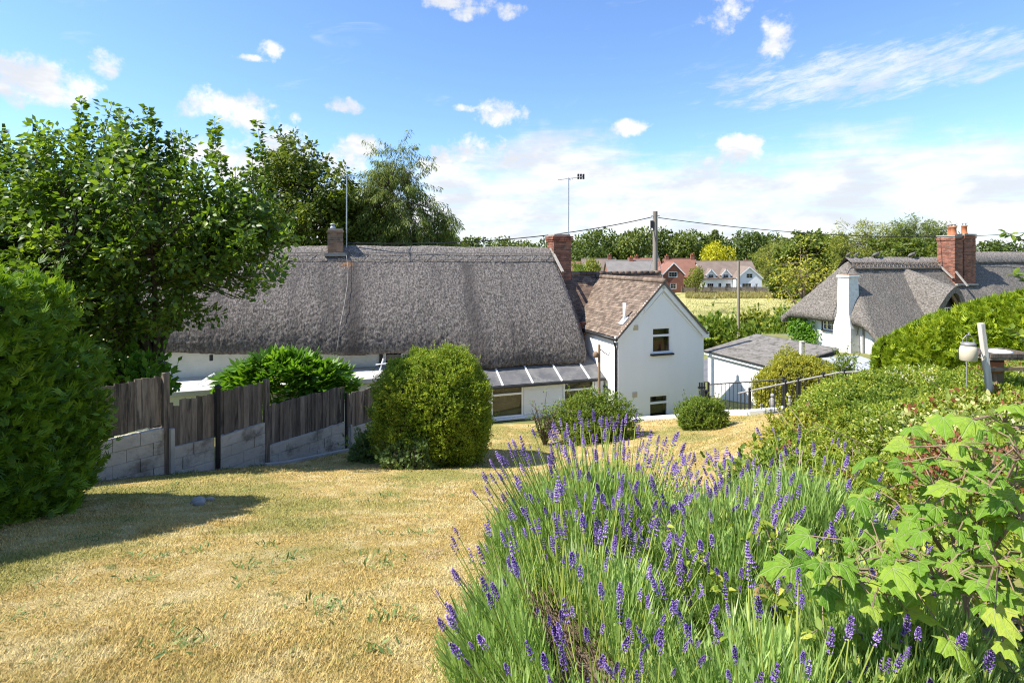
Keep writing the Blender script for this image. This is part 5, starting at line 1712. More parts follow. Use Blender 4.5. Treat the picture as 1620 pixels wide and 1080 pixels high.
def cluster_tree(name, label, base, fork_z, crowns, n_cl, per, leaf, tw, mat, tpl=LEAF2, up=0.5, droop=0.0, trunk_r=0.2, group=None, seed=0, extra=None, shell=0.55, limbs=9, bark='bark', cat='tree', jit=0.16, lean=(0, 0)):
    """trunk, limbs, branchlets and leafy twigs; crowns: world ellipsoids (cx,cy,cz,rx,ry,rz)"""
    r = np.random.default_rng(seed)
    t = thing(name, label, cat, base, 0, group)
    b0 = np.array(base, float)
    vol = np.array([c[3] * c[4] * c[5] for c in crowns])
    idx = r.choice(len(crowns), n_cl, p=vol / vol.sum())
    C = np.array(crowns)[idx]
    d = rnd_dir(n_cl, r)
    rad = r.random(n_cl) ** shell
    lump = 1 + 0.28 * vnoise(d * 2.2 + C[:, :3], seed)
    P = C[:, :3] + d * rad[:, None] * C[:, 3:] * lump[:, None]
    fork = b0 + np.array([lean[0], lean[1], fork_z])
    wood = MB()
    wood.tube([b0 - b0, (fork - b0) * 0.5 + np.array([0.04, 0.02, 0]), fork - b0], [trunk_r * 1.25, trunk_r, trunk_r * 0.85], 9)
    ends = P[r.choice(n_cl, min(limbs, n_cl), replace=False)]
    nodes = [fork]
    for e in ends:
        mid = fork + (e - fork) * 0.85
        pts = curve_pts(fork, mid, (0, 0, 0.12 * np.linalg.norm(mid - fork)), 7)
        L = np.linalg.norm(mid - fork)
        wood.tube([p - b0 for p in pts], list(np.linspace(trunk_r * 0.5, trunk_r * 0.10, 7)), 6)
        nodes += list(pts[2:])
    nodes = np.array(nodes)
    od = unit((P - np.array([c[:3] for c in crowns]).mean(0)) / 1.0)
    tdir = unit(od * (1 - up) + np.array([0, 0, up - droop]) + 0.35 * r.standard_normal((n_cl, 3)))
    for i in range(n_cl):
        dist = np.linalg.norm(nodes - P[i], axis=1) + 2.0 * (nodes[:, 2] > P[i, 2] + 0.5) * (droop == 0)
        q = nodes[int(np.argmin(dist))]
        pts = curve_pts(q, P[i], (0, 0, 0.05), 4)
        wood.tube([p - b0 for p in pts], list(np.linspace(trunk_r * 0.10, trunk_r * 0.035, 4)), 4, cap=False)
    TW = tw * (0.6 + 0.8 * r.random(n_cl))
    if extra is not None:        # upright shoots: (x,y,z,length)
        ex = np.array(extra)
        P = np.vstack([P, ex[:, :3]])
        tdir = np.vstack([tdir, unit(np.array([0, 0, 1]) + 0.10 * r.standard_normal((len(ex), 3)))])
        TW = np.concatenate([TW, ex[:, 3]])
        C = np.vstack([C, C[:len(ex)] if len(ex) <= len(C) else np.repeat(C[:1], len(ex), 0)])
        for p_, L_, d_ in zip(ex[:, :3], ex[:, 3], tdir[-len(ex):]):
            q = nodes[int(np.argmin(np.linalg.norm(nodes - p_, axis=1)))]
            wood.tube([a - b0 for a in curve_pts(q, p_, (0, 0, 0.0), 4)], list(np.linspace(trunk_r * 0.10, trunk_r * 0.06, 4)), 4, cap=False)
    for p_, L_, d_ in zip(P, TW, tdir):
        wood.tube([p_ - b0, p_ + d_ * L_ * 0.6 - b0, p_ + d_ * L_ - b0], [trunk_r * 0.04, trunk_r * 0.03, trunk_r * 0.012], 3, cap=False)
    wood.build('trunk', MATS[bark], t, True)
    cnt = np.maximum(4, (per * TW / tw)).astype(int)
    cnt = np.minimum(cnt, per * 3)
    ii = np.repeat(np.arange(len(P)), cnt)
    s = r.random(len(ii)) ** 0.9
    base_p = P[ii] + tdir[ii] * (TW[ii] * s)[:, None]
    side = rnd_dir(len(ii), r)
    side = unit(side - tdir[ii] * (side * tdir[ii]).sum(-1, keepdims=True))
    spread_ = jit * tw * (1.0 if extra is None else 1.0)
    is_ex = ii >= n_cl
    pos = base_p + side * (spread_ * r.random(len(ii)) * np.where(is_ex, 0.25, 1.0))[:, None]
    yd = unit(side * 0.9 + tdir[ii] * 0.5 + np.array([0, 0, -0.25 - droop]) + 0.25 * r.standard_normal((len(ii), 3)))
    nd = unit(np.array([-0.45, -0.25, 0.85]) + 0.65 * r.standard_normal((len(ii), 3)))
    sz = leaf * (0.65 + 0.6 * r.random(len(ii)))
    leaf_part('crown', t, mat, tpl, pos, yd, nd, sz)
    return t


def round_shrub(name, label, c, rad, n, leaf, mat, tpl=SPRIG, power=2.0, base_z=None, core=0.84, lumps=0.10, seed=0, group=None, shell=(0.86, 1.03), cat='shrub', out=0.8, coremat='core_brown', hedge_fn=None, freq=2.0, stems=0, stray=60):
    """clipped or loose bush: leafy shoots through the outer shell over an added dark core that blocks light"""
    r = np.random.default_rng(seed)
    c = np.array(c, float)
    rad = np.array(rad, float)
    bz = h1(c[0], c[1]) if base_z is None else base_z
    t = thing(name, label, cat, (c[0], c[1], bz), 0, group)
    d = rnd_dir(int(n * 1.5), r)
    lp = (np.abs(d) ** power).sum(-1) ** (-1.0 / power)
    lum = 1 + lumps * 2 * fbm(d * freq + 7.7 * seed, 3, seed)
    k = shell[0] + (shell[1] - shell[0]) * r.random(len(d)) ** 0.7
    P = c + d * (lp * lum * k)[:, None] * rad
    ok = P[:, 2] > bz - 0.02
    P, d = P[ok][:n], d[ok][:n]
    nrm = unit(np.sign(d) * np.abs(d) ** (power - 1) / rad)
    yd = unit(nrm * out + np.array([0, 0, 0.35]) + 0.55 * r.standard_normal((len(P), 3)))
    nd = unit(np.array([-0.35, -0.15, 0.7]) + nrm * 0.5 + 0.55 * r.standard_normal((len(P), 3)))
    if stray:
        kk = r.choice(len(P), stray, replace=False)
        up_ = d[kk, 2] > -0.2
        kk = kk[up_]
        grow_ = unit(nrm[kk] * 0.6 + np.array([0, 0, 0.8]) + 0.3 * r.standard_normal((len(kk), 3)))
        Ls = leaf * (0.8 + 1.4 * r.random(len(kk)))
        add = [P[kk] + grow_ * (Ls * f_)[:, None] for f_ in (0.4, 0.8, 1.2, 1.6)]
        P = np.vstack([P] + add)
        yd = np.vstack([yd] + [grow_ + 0.2 * r.standard_normal(grow_.shape) for _ in add])
        nd = np.vstack([nd] + [rnd_dir(len(kk), r) for _ in add])
    leaf_part('foliage', t, mat, tpl, P - yd * leaf * 0.4, yd, nd, leaf * (0.65 + 0.7 * r.random(len(P))))
    if core:  # closed dark core, added to stop light passing through the leaves
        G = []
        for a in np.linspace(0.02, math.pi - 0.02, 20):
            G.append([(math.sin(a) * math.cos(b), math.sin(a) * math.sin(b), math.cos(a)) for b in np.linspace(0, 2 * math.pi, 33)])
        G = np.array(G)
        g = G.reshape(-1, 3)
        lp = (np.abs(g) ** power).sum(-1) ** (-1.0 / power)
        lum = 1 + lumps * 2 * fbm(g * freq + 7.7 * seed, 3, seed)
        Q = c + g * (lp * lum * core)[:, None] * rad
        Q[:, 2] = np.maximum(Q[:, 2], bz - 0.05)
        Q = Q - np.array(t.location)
        link('blocking_core', grid_mesh('blocking_core', Q.reshape(G.shape)), MATS[coremat], t)
    if stems:
        w_ = MB()
        for i in range(stems):
            a = r.random() * 6.28
            e = np.array([math.cos(a) * rad[0] * .6, math.sin(a) * rad[1] * .6, (c[2] - bz) + rad[2] * 0.5 * r.random()])
            pts = curve_pts((0.1 * math.cos(a), 0.1 * math.sin(a), 0), e, (0, 0, 0.1), 5)
            w_.tube(pts, list(np.linspace(0.03, 0.008, 5)), 5)
        w_.build('stems', MATS['twig'], t)
    return t


# ------------------------------------------------------------------ the fruit tree on the left
AYt = 10.8
shoots = []
for (px, py, L) in ((128, 142, 1.6), (160, 172, 1.4), (105, 190, 1.2),  (5, 200, 1.2), (230, 170, 1.2), (255, 190, 1.1),  (345, 190, 1.2), (330, 205, 0.8), (355, 245, 0.9), (422, 192, 1.5), (398, 235, 1.0), (280, 205, 1.0), (190, 215, 0.9),  (-30, 200, 1.2), (-60, 210, 1.0)):
    Ys = AYt + random.uniform(-0.6, 0.6)
    x, y, z = at(px, py, Ys)
    shoots.append((x, y, z - L, L))
cluster_tree('fruit_tree', 'leafy green fruit tree with upright shoots behind the board fence', (-7.75, 11.9, h1(-7.75, 11.9) - 0.3), 2.4,
             [(-8.2, 10.7, 7.75, 2.9, 1.7, 2.1), (-5.65, 10.7, 7.7, 1.25, 1.2, 1.2), (-11.0, 10.6, 7.4, 2.2, 1.7, 2.0), (-6.9, 10.6, 6.5, 0.8, 0.9, 0.7), (-8.6, 10.6, 5.9, 1.6, 1.2, 0.9)],
             960, 62, 0.124, 0.60, 'apple_leaf', LEAF2, up=0.55, trunk_r=0.19, seed=3, extra=shoots, limbs=14, shell=0.5, jit=0.36)
# oak and birch behind the thatch
cluster_tree('oak_tree', 'dark green broadleaf tree rising behind the thatched ridge beside the birch', (-12.2, 33, 0), 6.0,
             [(-12.6, 33, 9.7, 3.4, 3.0, 3.6), (-13.4, 33, 12.2, 1.9, 2.0, 2.4), (-10.6, 33.2, 8.6, 2.4, 2.4, 2.8), (-15.5, 33, 8.4, 2.6, 2.4, 3.0), (-10.6, 33.2, 11.0, 1.2, 1.3, 1.2)], 520, 60, 0.26, 1.0, 'oak_leaf', up=0.3, trunk_r=0.35, seed=7, limbs=14, jit=0.4)
cluster_tree('birch_tree', 'weeping birch with hanging grey-green twigs behind the thatched ridge', (-7.0, 34.5, 0), 9.0,
             [(-7.6, 34.5, 9.6, 2.3, 2.2, 3.8), (-7.3, 34.5, 12.6, 1.3, 1.4, 2.4), (-5.4, 34.5, 8.4, 1.7, 1.6, 2.6), (-4.5, 34.5, 9.8, 0.8, 0.8, 1.4), (-8.6, 34.5, 11.2, 1.2, 1.2, 2.2)], 760, 74, 0.25, 1.6, 'birch_leaf', NARROW, up=0.0, droop=1.1, trunk_r=0.20, seed=9, limbs=16, jit=0.13)
cluster_tree('field_tree', 'low dark tree showing between birch and distant treeline', (-7.5, 62, 0), 3.0, [(-7.0, 62, 7.0, 3.2, 2.5, 2.8)], 90, 50, 0.45, 1.0, 'oak_leaf', trunk_r=0.3, seed=12)
cluster_tree('hedgerow_tree', 'dark green tree mostly hidden behind the fruit tree crown', (-24, 38, 0), 4.0, [(-24, 38, 7.0, 5, 3, 4.0), (-18.5, 38, 6.5, 4, 3, 3.6)], 260, 50, 0.34, 1.0, 'oak_leaf', trunk_r=0.35, seed=13)

# ------------------------------------------------------------------ far treeline: shared crowns, each tree its own thing
protos = []
for v in range(5):
    r = np.random.default_rng(40 + v)
    cl = []
    for k in range(7):
        a = r.random() * 6.28
        cl.append((0.42 * math.cos(a) * r.random(), 0.42 * math.sin(a) * r.random(), 0.42 + 0.4 * r.random(), 0.26 + 0.14 * r.random(), 0.26 + 0.14 * r.random(), 0.18 + 0.12 * r.random()))
    cl = np.array(cl)
    n = 2600
    ci = r.integers(0, 7, n)
    d = rnd_dir(n, r)
    Pp = cl[ci, :3] + d * (0.75 + 0.3 * r.random(n))[:, None] * cl[ci, 3:] * (1 + 0.4 * vnoise(d * 3 + ci[:, None], v))[:, None]
    yd = unit(d + 0.7 * r.standard_normal((n, 3)) + np.array([0, 0, -0.2]))
    V, Fc = scatter(LEAF2, Pp, yd, unit(d + np.array([0, 0, .7]) + 0.5 * r.standard_normal((n, 3))), 0.07 * (0.6 + 0.8 * r.random(n)))
    me_ = mesh_np('crown', V, Fc)
    me_.materials.append(MATS['far_leaf'])
    tw_ = MB().tube([(0, 0, 0), (0.01, 0, 0.3), (0, 0.01, 0.6)], [0.035, 0.03, 0.015], 7)
    for k in range(7):
        tw_.tube([(0, 0, 0.28), tuple(cl[k, :3])], [0.015, 0.005], 5)
    tm = tw_.mesh('trunk')
    tm.materials.append(MATS['bark'])
    protos.append((me_, tm))
ORD = ['first', 'second', 'third', 'fourth', 'fifth', 'sixth', 'seventh', 'eighth', 'ninth', 'tenth', 'eleventh', 'twelfth', 'thirteenth', 'fourteenth', 'fifteenth', 'sixteenth', 'seventeenth', 'eighteenth', 'nineteenth', 'twentieth', 'twenty-first', 'twenty-second']


def far_tree(px, ytop, Y, wd, label, k, mat=None, group='far treeline'):
    x = (px - 810) / 860 * Y
    hgt = EYE + (408 - ytop) / 860 * Y
    wm = wd / 860 * Y
    t = thing('broadleaf_tree', label, 'tree', (x, Y, 0), (k * 1.7) % 6.28, group)
    t.scale = (wm / 1.05, wm / 1.05, hgt / 1.0)
    cm_, tm = protos[k % 5]
    if mat:
        cm_ = cm_.copy()
        cm_.materials.clear()
        cm_.materials.append(MATS[mat])
    link('crown', cm_, None, t)
    link('trunk', tm, None, t)
    return t


FT = [(745, 372, 190, 70), (790, 380, 210, 60), (835, 384, 230, 60), (700, 386, 170, 40), (880, 382, 200, 60), (912, 376, 175, 62), (948, 366, 170, 66), (985, 372, 180, 62), (1008, 368, 165, 62), (1045, 370, 175, 60), (1078, 364, 170, 62), (1112, 370, 185, 58),
      (1150, 376, 190, 60), (1190, 372, 170, 62), (1215, 376, 185, 60), (1262, 372, 170, 66), (1310, 376, 180, 60), (930, 386, 160, 50), (1560, 386, 200, 60), (1600, 388, 210, 60), (1655, 386, 200, 60)]
for k, (px, yt, Y, wd) in enumerate(FT):
    if px < 890:
        lab = '%s distant tree above the thatched ridge, counting from the birch' % ORD[sum(1 for f in FT if f[0] < px)]
    elif px > 1500:
        lab = '%s distant tree past the tall brick chimney' % ORD[sum(1 for f in FT if 1500 < f[0] < px)]
    else:
        lab = '%s tree of the distant wood, counting from the brick end chimney' % ORD[sum(1 for f in FT if 890 <= f[0] < px)]
    far_tree(px, yt, Y, wd, lab, k)
far_tree(1133, 386, 150, 44, 'bright yellow-green tree standing behind the white house', 2, 'yellow_tree_leaf', None)
far_tree(1100, 424, 112, 24, 'rounded light green tree between brick house and white house', 1, 'willow_leaf', None)
far_tree(935, 414, 104, 34, 'small green garden tree in front of the brown roofs', 3, 'willow_leaf', None)
far_tree(915, 420, 98, 26, 'small green garden tree beside the red roofed house', 4, 'bush_leaf', None)
# conical fir in the wood
x = (1131 - 810) / 860 * 180
fir = thing('fir_tree', 'dark pointed fir standing above the distant wood', 'tree', (x, 180, 0))
n = 2500
r = np.random.default_rng(3)
hz = r.random(n) ** 1.3
a = r.random(n) * 6.28
rr = (1 - hz) * 3.2 * (0.7 + 0.5 * r.random(n))
P_ = np.stack([x + rr * np.cos(a), 180 + rr * np.sin(a), 4 + hz * 13.0], -1)
leaf_part('crown', fir, 'far_leaf', NARROW, P_, np.stack([np.cos(a), np.sin(a), -0.35 + 0 * a], -1), np.tile([0, 0, 1.0], (n, 1)), 1.3 * (0.6 + .6 * r.random(n)))
MB().tube([(0, 0, 0), (0, 0, 16)], [0.3, 0.04], 7).build('trunk', MATS['bark'], fir)

# trees in the middle distance behind the far cottage
cluster_tree('willow_tree', 'pale willow spreading behind the white house and bare-branched tree', ((1240 - 810) / 860 * 125, 125, 0), 3.5, [((1238 - 810) / 860 * 125, 125, 7.0, 5.6, 3.5, 4.6), ((1215 - 810) / 860 * 128, 128, 6.0, 4.0, 2.5, 4.0)], 300, 46, 0.55, 1.6, 'willow_leaf', NARROW, up=0.0, droop=0.6, trunk_r=0.4, seed=21, jit=0.45)
cluster_tree('ash_tree', 'tall mid-green tree behind the bare-branched tree', ((1282 - 810) / 860 * 78, 78, 0), 4.0, [((1282 - 810) / 860 * 78, 78, 6.8, 3.9, 3.5, 4.3)], 240, 50, 0.5, 1.1, 'oak_leaf', up=0.3, trunk_r=0.4, seed=22, jit=0.45)
cluster_tree('willow_tree', 'broad light green tree above the hipped thatch', ((1372 - 810) / 860 * 66, 66, 0), 4.5, [((1365 - 810) / 860 * 66, 66, 7.6, 3.8, 3.0, 4.2), ((1405 - 810) / 860 * 66, 66, 7.0, 3.0, 3.0, 4.2)], 330, 55, 0.40, 1.1, 'willow_leaf', NARROW, up=0.4, trunk_r=0.4, seed=23, jit=0.5)
cluster_tree('lime_tree', 'broad green tree beside the tall brick chimney', ((1455 - 810) / 860 * 64, 64, 0), 4.5, [((1455 - 810) / 860 * 64, 64, 7.6, 3.5, 3.0, 4.4), ((1485 - 810) / 860 * 64, 64, 7.9, 1.6, 2.0, 3.6)], 330, 55, 0.40, 1.1, 'birch_leaf', NARROW, up=0.45, trunk_r=0.4, seed=24, jit=0.5)
cluster_tree('maple_tree', 'low dark tree between the two broad trees above the thatch', ((1432 - 810) / 860 * 60, 60, 0), 3.5, [((1432 - 810) / 860 * 60, 60, 6.2, 4.2, 2.5, 3.0)], 160, 50, 0.38, 1.0, 'oak_leaf', up=0.3, trunk_r=0.3, seed=25, jit=0.45)
cluster_tree('hedgerow_tree', 'dark bush-like tree at the meadow corner beside the white house', ((1248 - 810) / 860 * 100, 100, 0), 2.0, [((1250 - 810) / 860 * 100, 100, 2.6, 3.6, 2.5, 2.6)], 130, 50, 0.5, 1.0, 'oak_leaf', trunk_r=0.3, seed=26, jit=0.45)
# thin-leaved tree with bare branches at the field edge
x = (1268 - 810) / 860 * 52
cluster_tree('bare_tree', 'half-bare thorny tree at the meadow edge before the hipped thatch', (x, 52, 0), 2.0, [(x, 52, 5.6, 2.6, 2.0, 3.4), (x + 1.2, 52, 4.0, 2.0, 2.0, 2.4)], 150, 13, 0.26, 1.3, 'gold_leaf', LEAF2, up=0.35, trunk_r=0.24, seed=27, limbs=26, bark='twig', jit=0.3)

# scrub along the near edge of the meadow
SCR = [(1128, 492, 46, 1.7, 2.0, 'dark green scrub bush nearest the annex gable', 'bush_leaf'), (1150, 505, 44, 1.6, 1.5, 'rough green scrub bush between gable and slim pole', 'bush_leaf'), (1192, 484, 47, 1.9, 2.4, 'tall pale scrub bush beside the slim pole', 'willow_leaf'),
       (1172, 512, 43, 1.5, 1.3, 'low scrub bush at the foot of the slim pole', 'bush_leaf'), (1222, 500, 45, 1.8, 1.9, 'golden dry scrub bush above the garage roof', 'gold_leaf'), (1248, 485, 44, 1.4, 2.2, 'bright green scrub bush beside the hipped thatch', 'bush_leaf'), (1212, 518, 42, 1.9, 1.1, 'low green scrub bush over the garage roof', 'bush_leaf'), (1105, 508, 44, 1.6, 1.4, 'scrub bush half hidden by the annex gable', 'bush_leaf'), (1240, 520, 41, 1.4, 1.0, 'low scrub bush below the far cottage corner', 'bush_leaf')]
for i, (px, yt, Y, rx, rz2, lab, mt) in enumerate(SCR):
    x = (px - 810) / 860 * Y
    zt = EYE - (yt + 10 - 408) / 860 * Y
    g = h1(x, Y)
    round_shrub('scrub_bush', lab, (x, Y, (zt + g) / 2), (rx, rx * 0.8, (zt - g) / 2 * 1.05), 1700, 0.34, mt, LEAF2, base_z=g, lumps=0.35, seed=50 + i, group='scrub along the meadow edge', shell=(0.6, 1.1), core=0.7, freq=2.5)
# tall dry grass in the meadow
r = np.random.default_rng(77)
n = 16000
Yg = np.concatenate([r.uniform(47, 116, n // 2), r.uniform(100, 115, n // 2)])
Xg = (r.uniform(1085, 1290, n) - 810) / 860 * Yg
hg_ = np.concatenate([r.uniform(0.12, 0.3, n // 2), r.uniform(0.4, 0.9, n // 2)])
V, Fc = scatter(fan(5, 0.5, 0.07, 0.3, 0.5, 4), np.stack([Xg, Yg, H(Xg, Yg)], -1), np.array([0, 0, 1.0]) + 0.15 * r.standard_normal((n, 3)), rnd_dir(n, r), hg_)
o = link('meadow_grass', mesh_np('meadow_grass', V, Fc), MATS['weed_grass'])
tag(o, 'tall dry golden grass and weeds in the meadow', 'grass', kind='stuff')

# ------------------------------------------------------------------ conifer hedges
def hedge(name, label, c, rad, n, leaf, mat, power, seed, rz=0.0, lumps=0.09, sprayup=0.5):
    t = round_shrub(name, label, c, rad, n, leaf, mat, SPRAY, base_z=4.3, power=power, lumps=lumps, seed=seed, shell=(0.86, 1.03), core=0.85, coremat='core_dark', cat='hedge', out=0.6, freq=4.2, stray=260)
    return t


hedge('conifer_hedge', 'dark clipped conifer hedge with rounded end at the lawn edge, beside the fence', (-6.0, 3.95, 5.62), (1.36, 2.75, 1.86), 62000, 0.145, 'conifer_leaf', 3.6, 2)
# gold-green conifer hedge on the right: a row of merged bushes read as one hedge
gh_ = thing('conifer_hedge', 'bright yellow-green conifer hedge rising beside the bird table', 'hedge', (8.6, 10.4, h1(8.6, 10.4)))
r = np.random.default_rng(91)
A_, B_ = np.array([7.65, 11.3]), np.array([10.45, 7.4])
nn = 52000
s = r.random(nn) ** 1.1
ph = r.uniform(-0.35, math.pi + 0.1, nn)            # round the cross-section
ax_ = (B_ - A_) / np.linalg.norm(B_ - A_)
nr = np.array([ax_[1], -ax_[0]])


def ztop(s):
    return np.interp(s, [0, 0.07, 0.25, 0.46, 1.0], [5.72, 6.02, 6.42, 6.92, 7.9])


def hedge_pt(s, ph, k):
    bz = H(A_[0] + (B_ - A_)[0] * s, A_[1] + (B_ - A_)[1] * s) - 0.1
    zc = (ztop(s) + bz) / 2
    endk = np.clip(s / 0.12, 0, 1) ** 0.5
    co, si = np.cos(ph), np.sin(ph)
    p = 3.2
    q = (np.abs(co) ** p + np.abs(si) ** p) ** (-1 / p)
    lum = 1 + 0.16 * fbm(np.stack([s * 16, ph * 3.5, s * 0], -1), 3, 5)
    off = 0.75 * co * q * k * endk * lum
    zz = zc + (ztop(s) - bz) / 2 * si * q * k * lum * (0.75 + 0.25 * endk)
    return np.stack([A_[0] + (B_ - A_)[0] * s + nr[0] * off, A_[1] + (B_ - A_)[1] * s + nr[1] * off, zz], -1), np.stack([nr[0] * co, nr[1] * co, si], -1)


P_, N_ = hedge_pt(s, ph, 0.84 + 0.2 * r.random(nn))
P_[:, :2] += np.where((s < 0.05)[:, None], -ax_ * 0.1, 0)
yd = unit(N_ * 0.6 + np.array([-0.35, -0.1, 0.35]) + 0.45 * r.standard_normal((nn, 3)))
leaf_part('foliage', gh_, 'conifer_gold', SPRAY, P_ - yd * 0.05, yd, unit(N_ + 0.5 * r.standard_normal((nn, 3))), 0.15 * (0.6 + 0.7 * r.random(nn)))
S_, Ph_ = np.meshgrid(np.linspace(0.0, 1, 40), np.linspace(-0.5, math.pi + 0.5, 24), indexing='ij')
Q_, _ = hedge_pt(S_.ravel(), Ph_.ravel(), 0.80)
link('blocking_core', grid_mesh('blocking_core', (Q_ - np.array(gh_.location)).reshape(40, 24, 3)), MATS['core_dark'], gh_)  # solid core added to block light inside this hedge

# ------------------------------------------------------------------ garden shrubs
bx, by = (685 - 810) / 860 * 11.3, 11.3
gz = h1(bx, by)
ball = round_shrub('ball_shrub', 'large clipped rounded green shrub on the dry lawn', (bx, by, gz + 1.10), (1.16, 1.10, 1.22), 32000, 0.085, 'ball_leaf', SPRIG, power=2.45, lumps=0.11, seed=4, stems=10, shell=(0.80, 1.05), core=0.80, freq=5.5, stray=160)
round_shrub('juniper', 'low blue-green juniper at the foot of the rounded shrub', ((650 - 810) / 860 * 10.4, 10.3, h1(-1.9, 10.3) + 0.16), (0.52, 0.4, 0.42), 2600, 0.10, 'blue_leaf', SPRAY, lumps=0.3, seed=6, core=0.7)
round_shrub('juniper', 'dark blue-green juniper between the fence end and the rounded shrub', ((585 - 810) / 860 * 11.6, 11.6, h1(-3.0, 11.6) + 0.18), (0.36, 0.4, 0.42), 2000, 0.12, 'blue_leaf', SPRAY, lumps=0.3, seed=8, core=0.7)
x, y = (940 - 810) / 860 * 13.6, 13.6
round_shrub('flowering_shrub', 'loose green shrub in front of the lean-to, below the clothes post', (x, y, h1(x, y) + 0.48), (0.86, 0.75, 0.60), 5000, 0.11, 'bush_leaf', SPRIG, lumps=0.28, seed=10, core=0.72, shell=(0.7, 1.12), stems=8)
x, y = (862 - 810) / 860 * 13.4, 13.4
dk = thing('bare_shrub', 'dark twiggy shrub with few leaves in front of the lean-to wall', 'shrub', (x, y, h1(x, y)))
tw_ = MB()
r = np.random.default_rng(5)
tips = []
for i in range(26):
    a = r.random() * 6.28
    L = 0.5 + 0.6 * r.random()
    e = np.array([math.cos(a) * 0.35 * L, math.sin(a) * 0.35 * L, L])
    tw_.tube(curve_pts((0, 0, 0), e, (0.05 * r.standard_normal(), 0, 0.1), 5), list(np.linspace(0.018, 0.006, 5)), 5)
    for k in range(3):
        q = e * r.uniform(0.5, 0.95)
        f_ = q + 0.22 * rnd_dir(1, r)[0] + np.array([0, 0, 0.08])
        tw_.tube([q, f_], [0.009, 0.004], 4)
        tips.append(f_)
tw_.build('twigs', MATS['bark'], dk)
tips = np.array(tips) + np.array(dk.location)
leaf_part('leaves', dk, 'bush_leaf', LEAF2, np.repeat(tips, 4, 0) + 0.05 * r.standard_normal((len(tips) * 4, 3)), rnd_dir(len(tips) * 4, r), rnd_dir(len(tips) * 4, r), 0.06)
x, y = (1110 - 810) / 860 * 13.8, 13.8
round_shrub('round_shrub', 'small rounded grey-green shrub at the annex corner below the railing', (x, y, h1(x, y) + 0.30), (0.56, 0.5, 0.46), 3200, 0.10, 'bush_leaf', SPRIG, lumps=0.2, seed=14, core=0.75, shell=(0.75, 1.1))
x, y = (1263 - 810) / 860 * 17.6, 17.6
g = h1(x, y)
round_shrub('dome_bush', 'dome-shaped yellow-green bush before the garage', (x, y, 3.0), (1.32, 1.1, 1.40), 9000, 0.14, 'gold_leaf', SPRIG, base_z=min(g, 1.8), lumps=0.16, seed=15, core=0.8, shell=(0.78, 1.06))
x, y = (1337 - 810) / 860 * 15.5, 15.5
round_shrub('garden_rose', 'thin upright rose bush beside the conifer hedge end', (x, y, h1(x, y) + 0.95), (0.28, 0.28, 0.6), 500, 0.11, 'bush_leaf', SPRIG, lumps=0.3, seed=16, core=0, shell=(0.2, 1.1), stems=7)
# climber on the far cottage wall
x, y, z = BX - 0.12 - 4.15 * SA, BY + 4.15 * CA, 3.35
r = np.random.default_rng(8)
cl_ = thing('wall_climber', 'green climber on the white end wall of the far cottage', 'climber', (x - 0.1, y, h1(x, y)))
n = 1500
ds = np.clip(r.normal(0, 0.42, n), -1.0, 0.8)
dz_ = np.clip(r.normal(0, 0.36, n) + 0.25 * ds, -0.9, 0.75)
P_ = np.stack([x - SA * ds - CA * r.random(n) * 0.25, y + CA * ds - SA * 0.05, z + dz_], -1)
leaf_part('leaves', cl_, 'peony_leaf', LEAF2, P_, np.array([-0.5, -0.2, -0.3]) + 0.6 * r.standard_normal((n, 3)), np.array([-1, -0.3, 0.6]) + 0.5 * r.standard_normal((n, 3)), 0.17)
w_ = MB()
for k in range(4):
    e = P_[k * 7] - np.array(cl_.location)
    w_.tube(curve_pts((0.08, 0.1 * k, 0), e, (0, 0.1, 0.3), 6), 0.025, 5)
w_.build('stems', MATS['twig'], cl_)
# leafy bush behind the fence
bx2, by2 = (450 - 810) / 860 * 14.2, 14.2
pe = thing('peony_bush', 'bright green bush with deeply cut leaves behind the board fence', 'bush', (bx2, by2, h1(bx2, by2) - 0.5))
r = np.random.default_rng(33)
n = 1500
d = rnd_dir(n, r)
d[:, 2] = np.abs(d[:, 2]) * 1.0 - 0.25
P_ = np.array([bx2, by2, 4.15]) + d * np.array([1.72, 0.85, 1.18]) * (0.62 + 0.40 * r.random(n))[:, None] * (1 + 0.3 * vnoise(d * 2.5, 4))[:, None]
yd = unit(d * np.array([1, 1, 0.6]) + np.array([0, 0, 0.15]) + 0.4 * r.standard_normal((n, 3)))
leaf_part('leaves', pe, 'peony_leaf', FINGER, P_, yd, np.array([0, 0, 1.0]) + 0.4 * r.standard_normal((n, 3)), 0.36 * (0.7 + 0.5 * r.random(n)))
w_ = MB()
for k in range(26):
    e = P_[k * 11] - np.array(pe.location)
    w_.tube(curve_pts((0.25 * r.standard_normal(), 0.15 * r.standard_normal(), 0), e, (0, 0, 0.2), 6), 0.016, 5)
w_.build('stems', MATS['lavender_stem'], pe)
x, y = (195 - 810) / 860 * 10.6, 10.6
round_shrub('shrub', 'bright green leafy shrub over the fence top below the fruit tree', (x, y, 5.05), (0.85, 0.6, 0.55), 1700, 0.14, 'peony_leaf', LEAF2, base_z=h1(x, y), lumps=0.25, seed=18, core=0.6, shell=(0.5, 1.1))
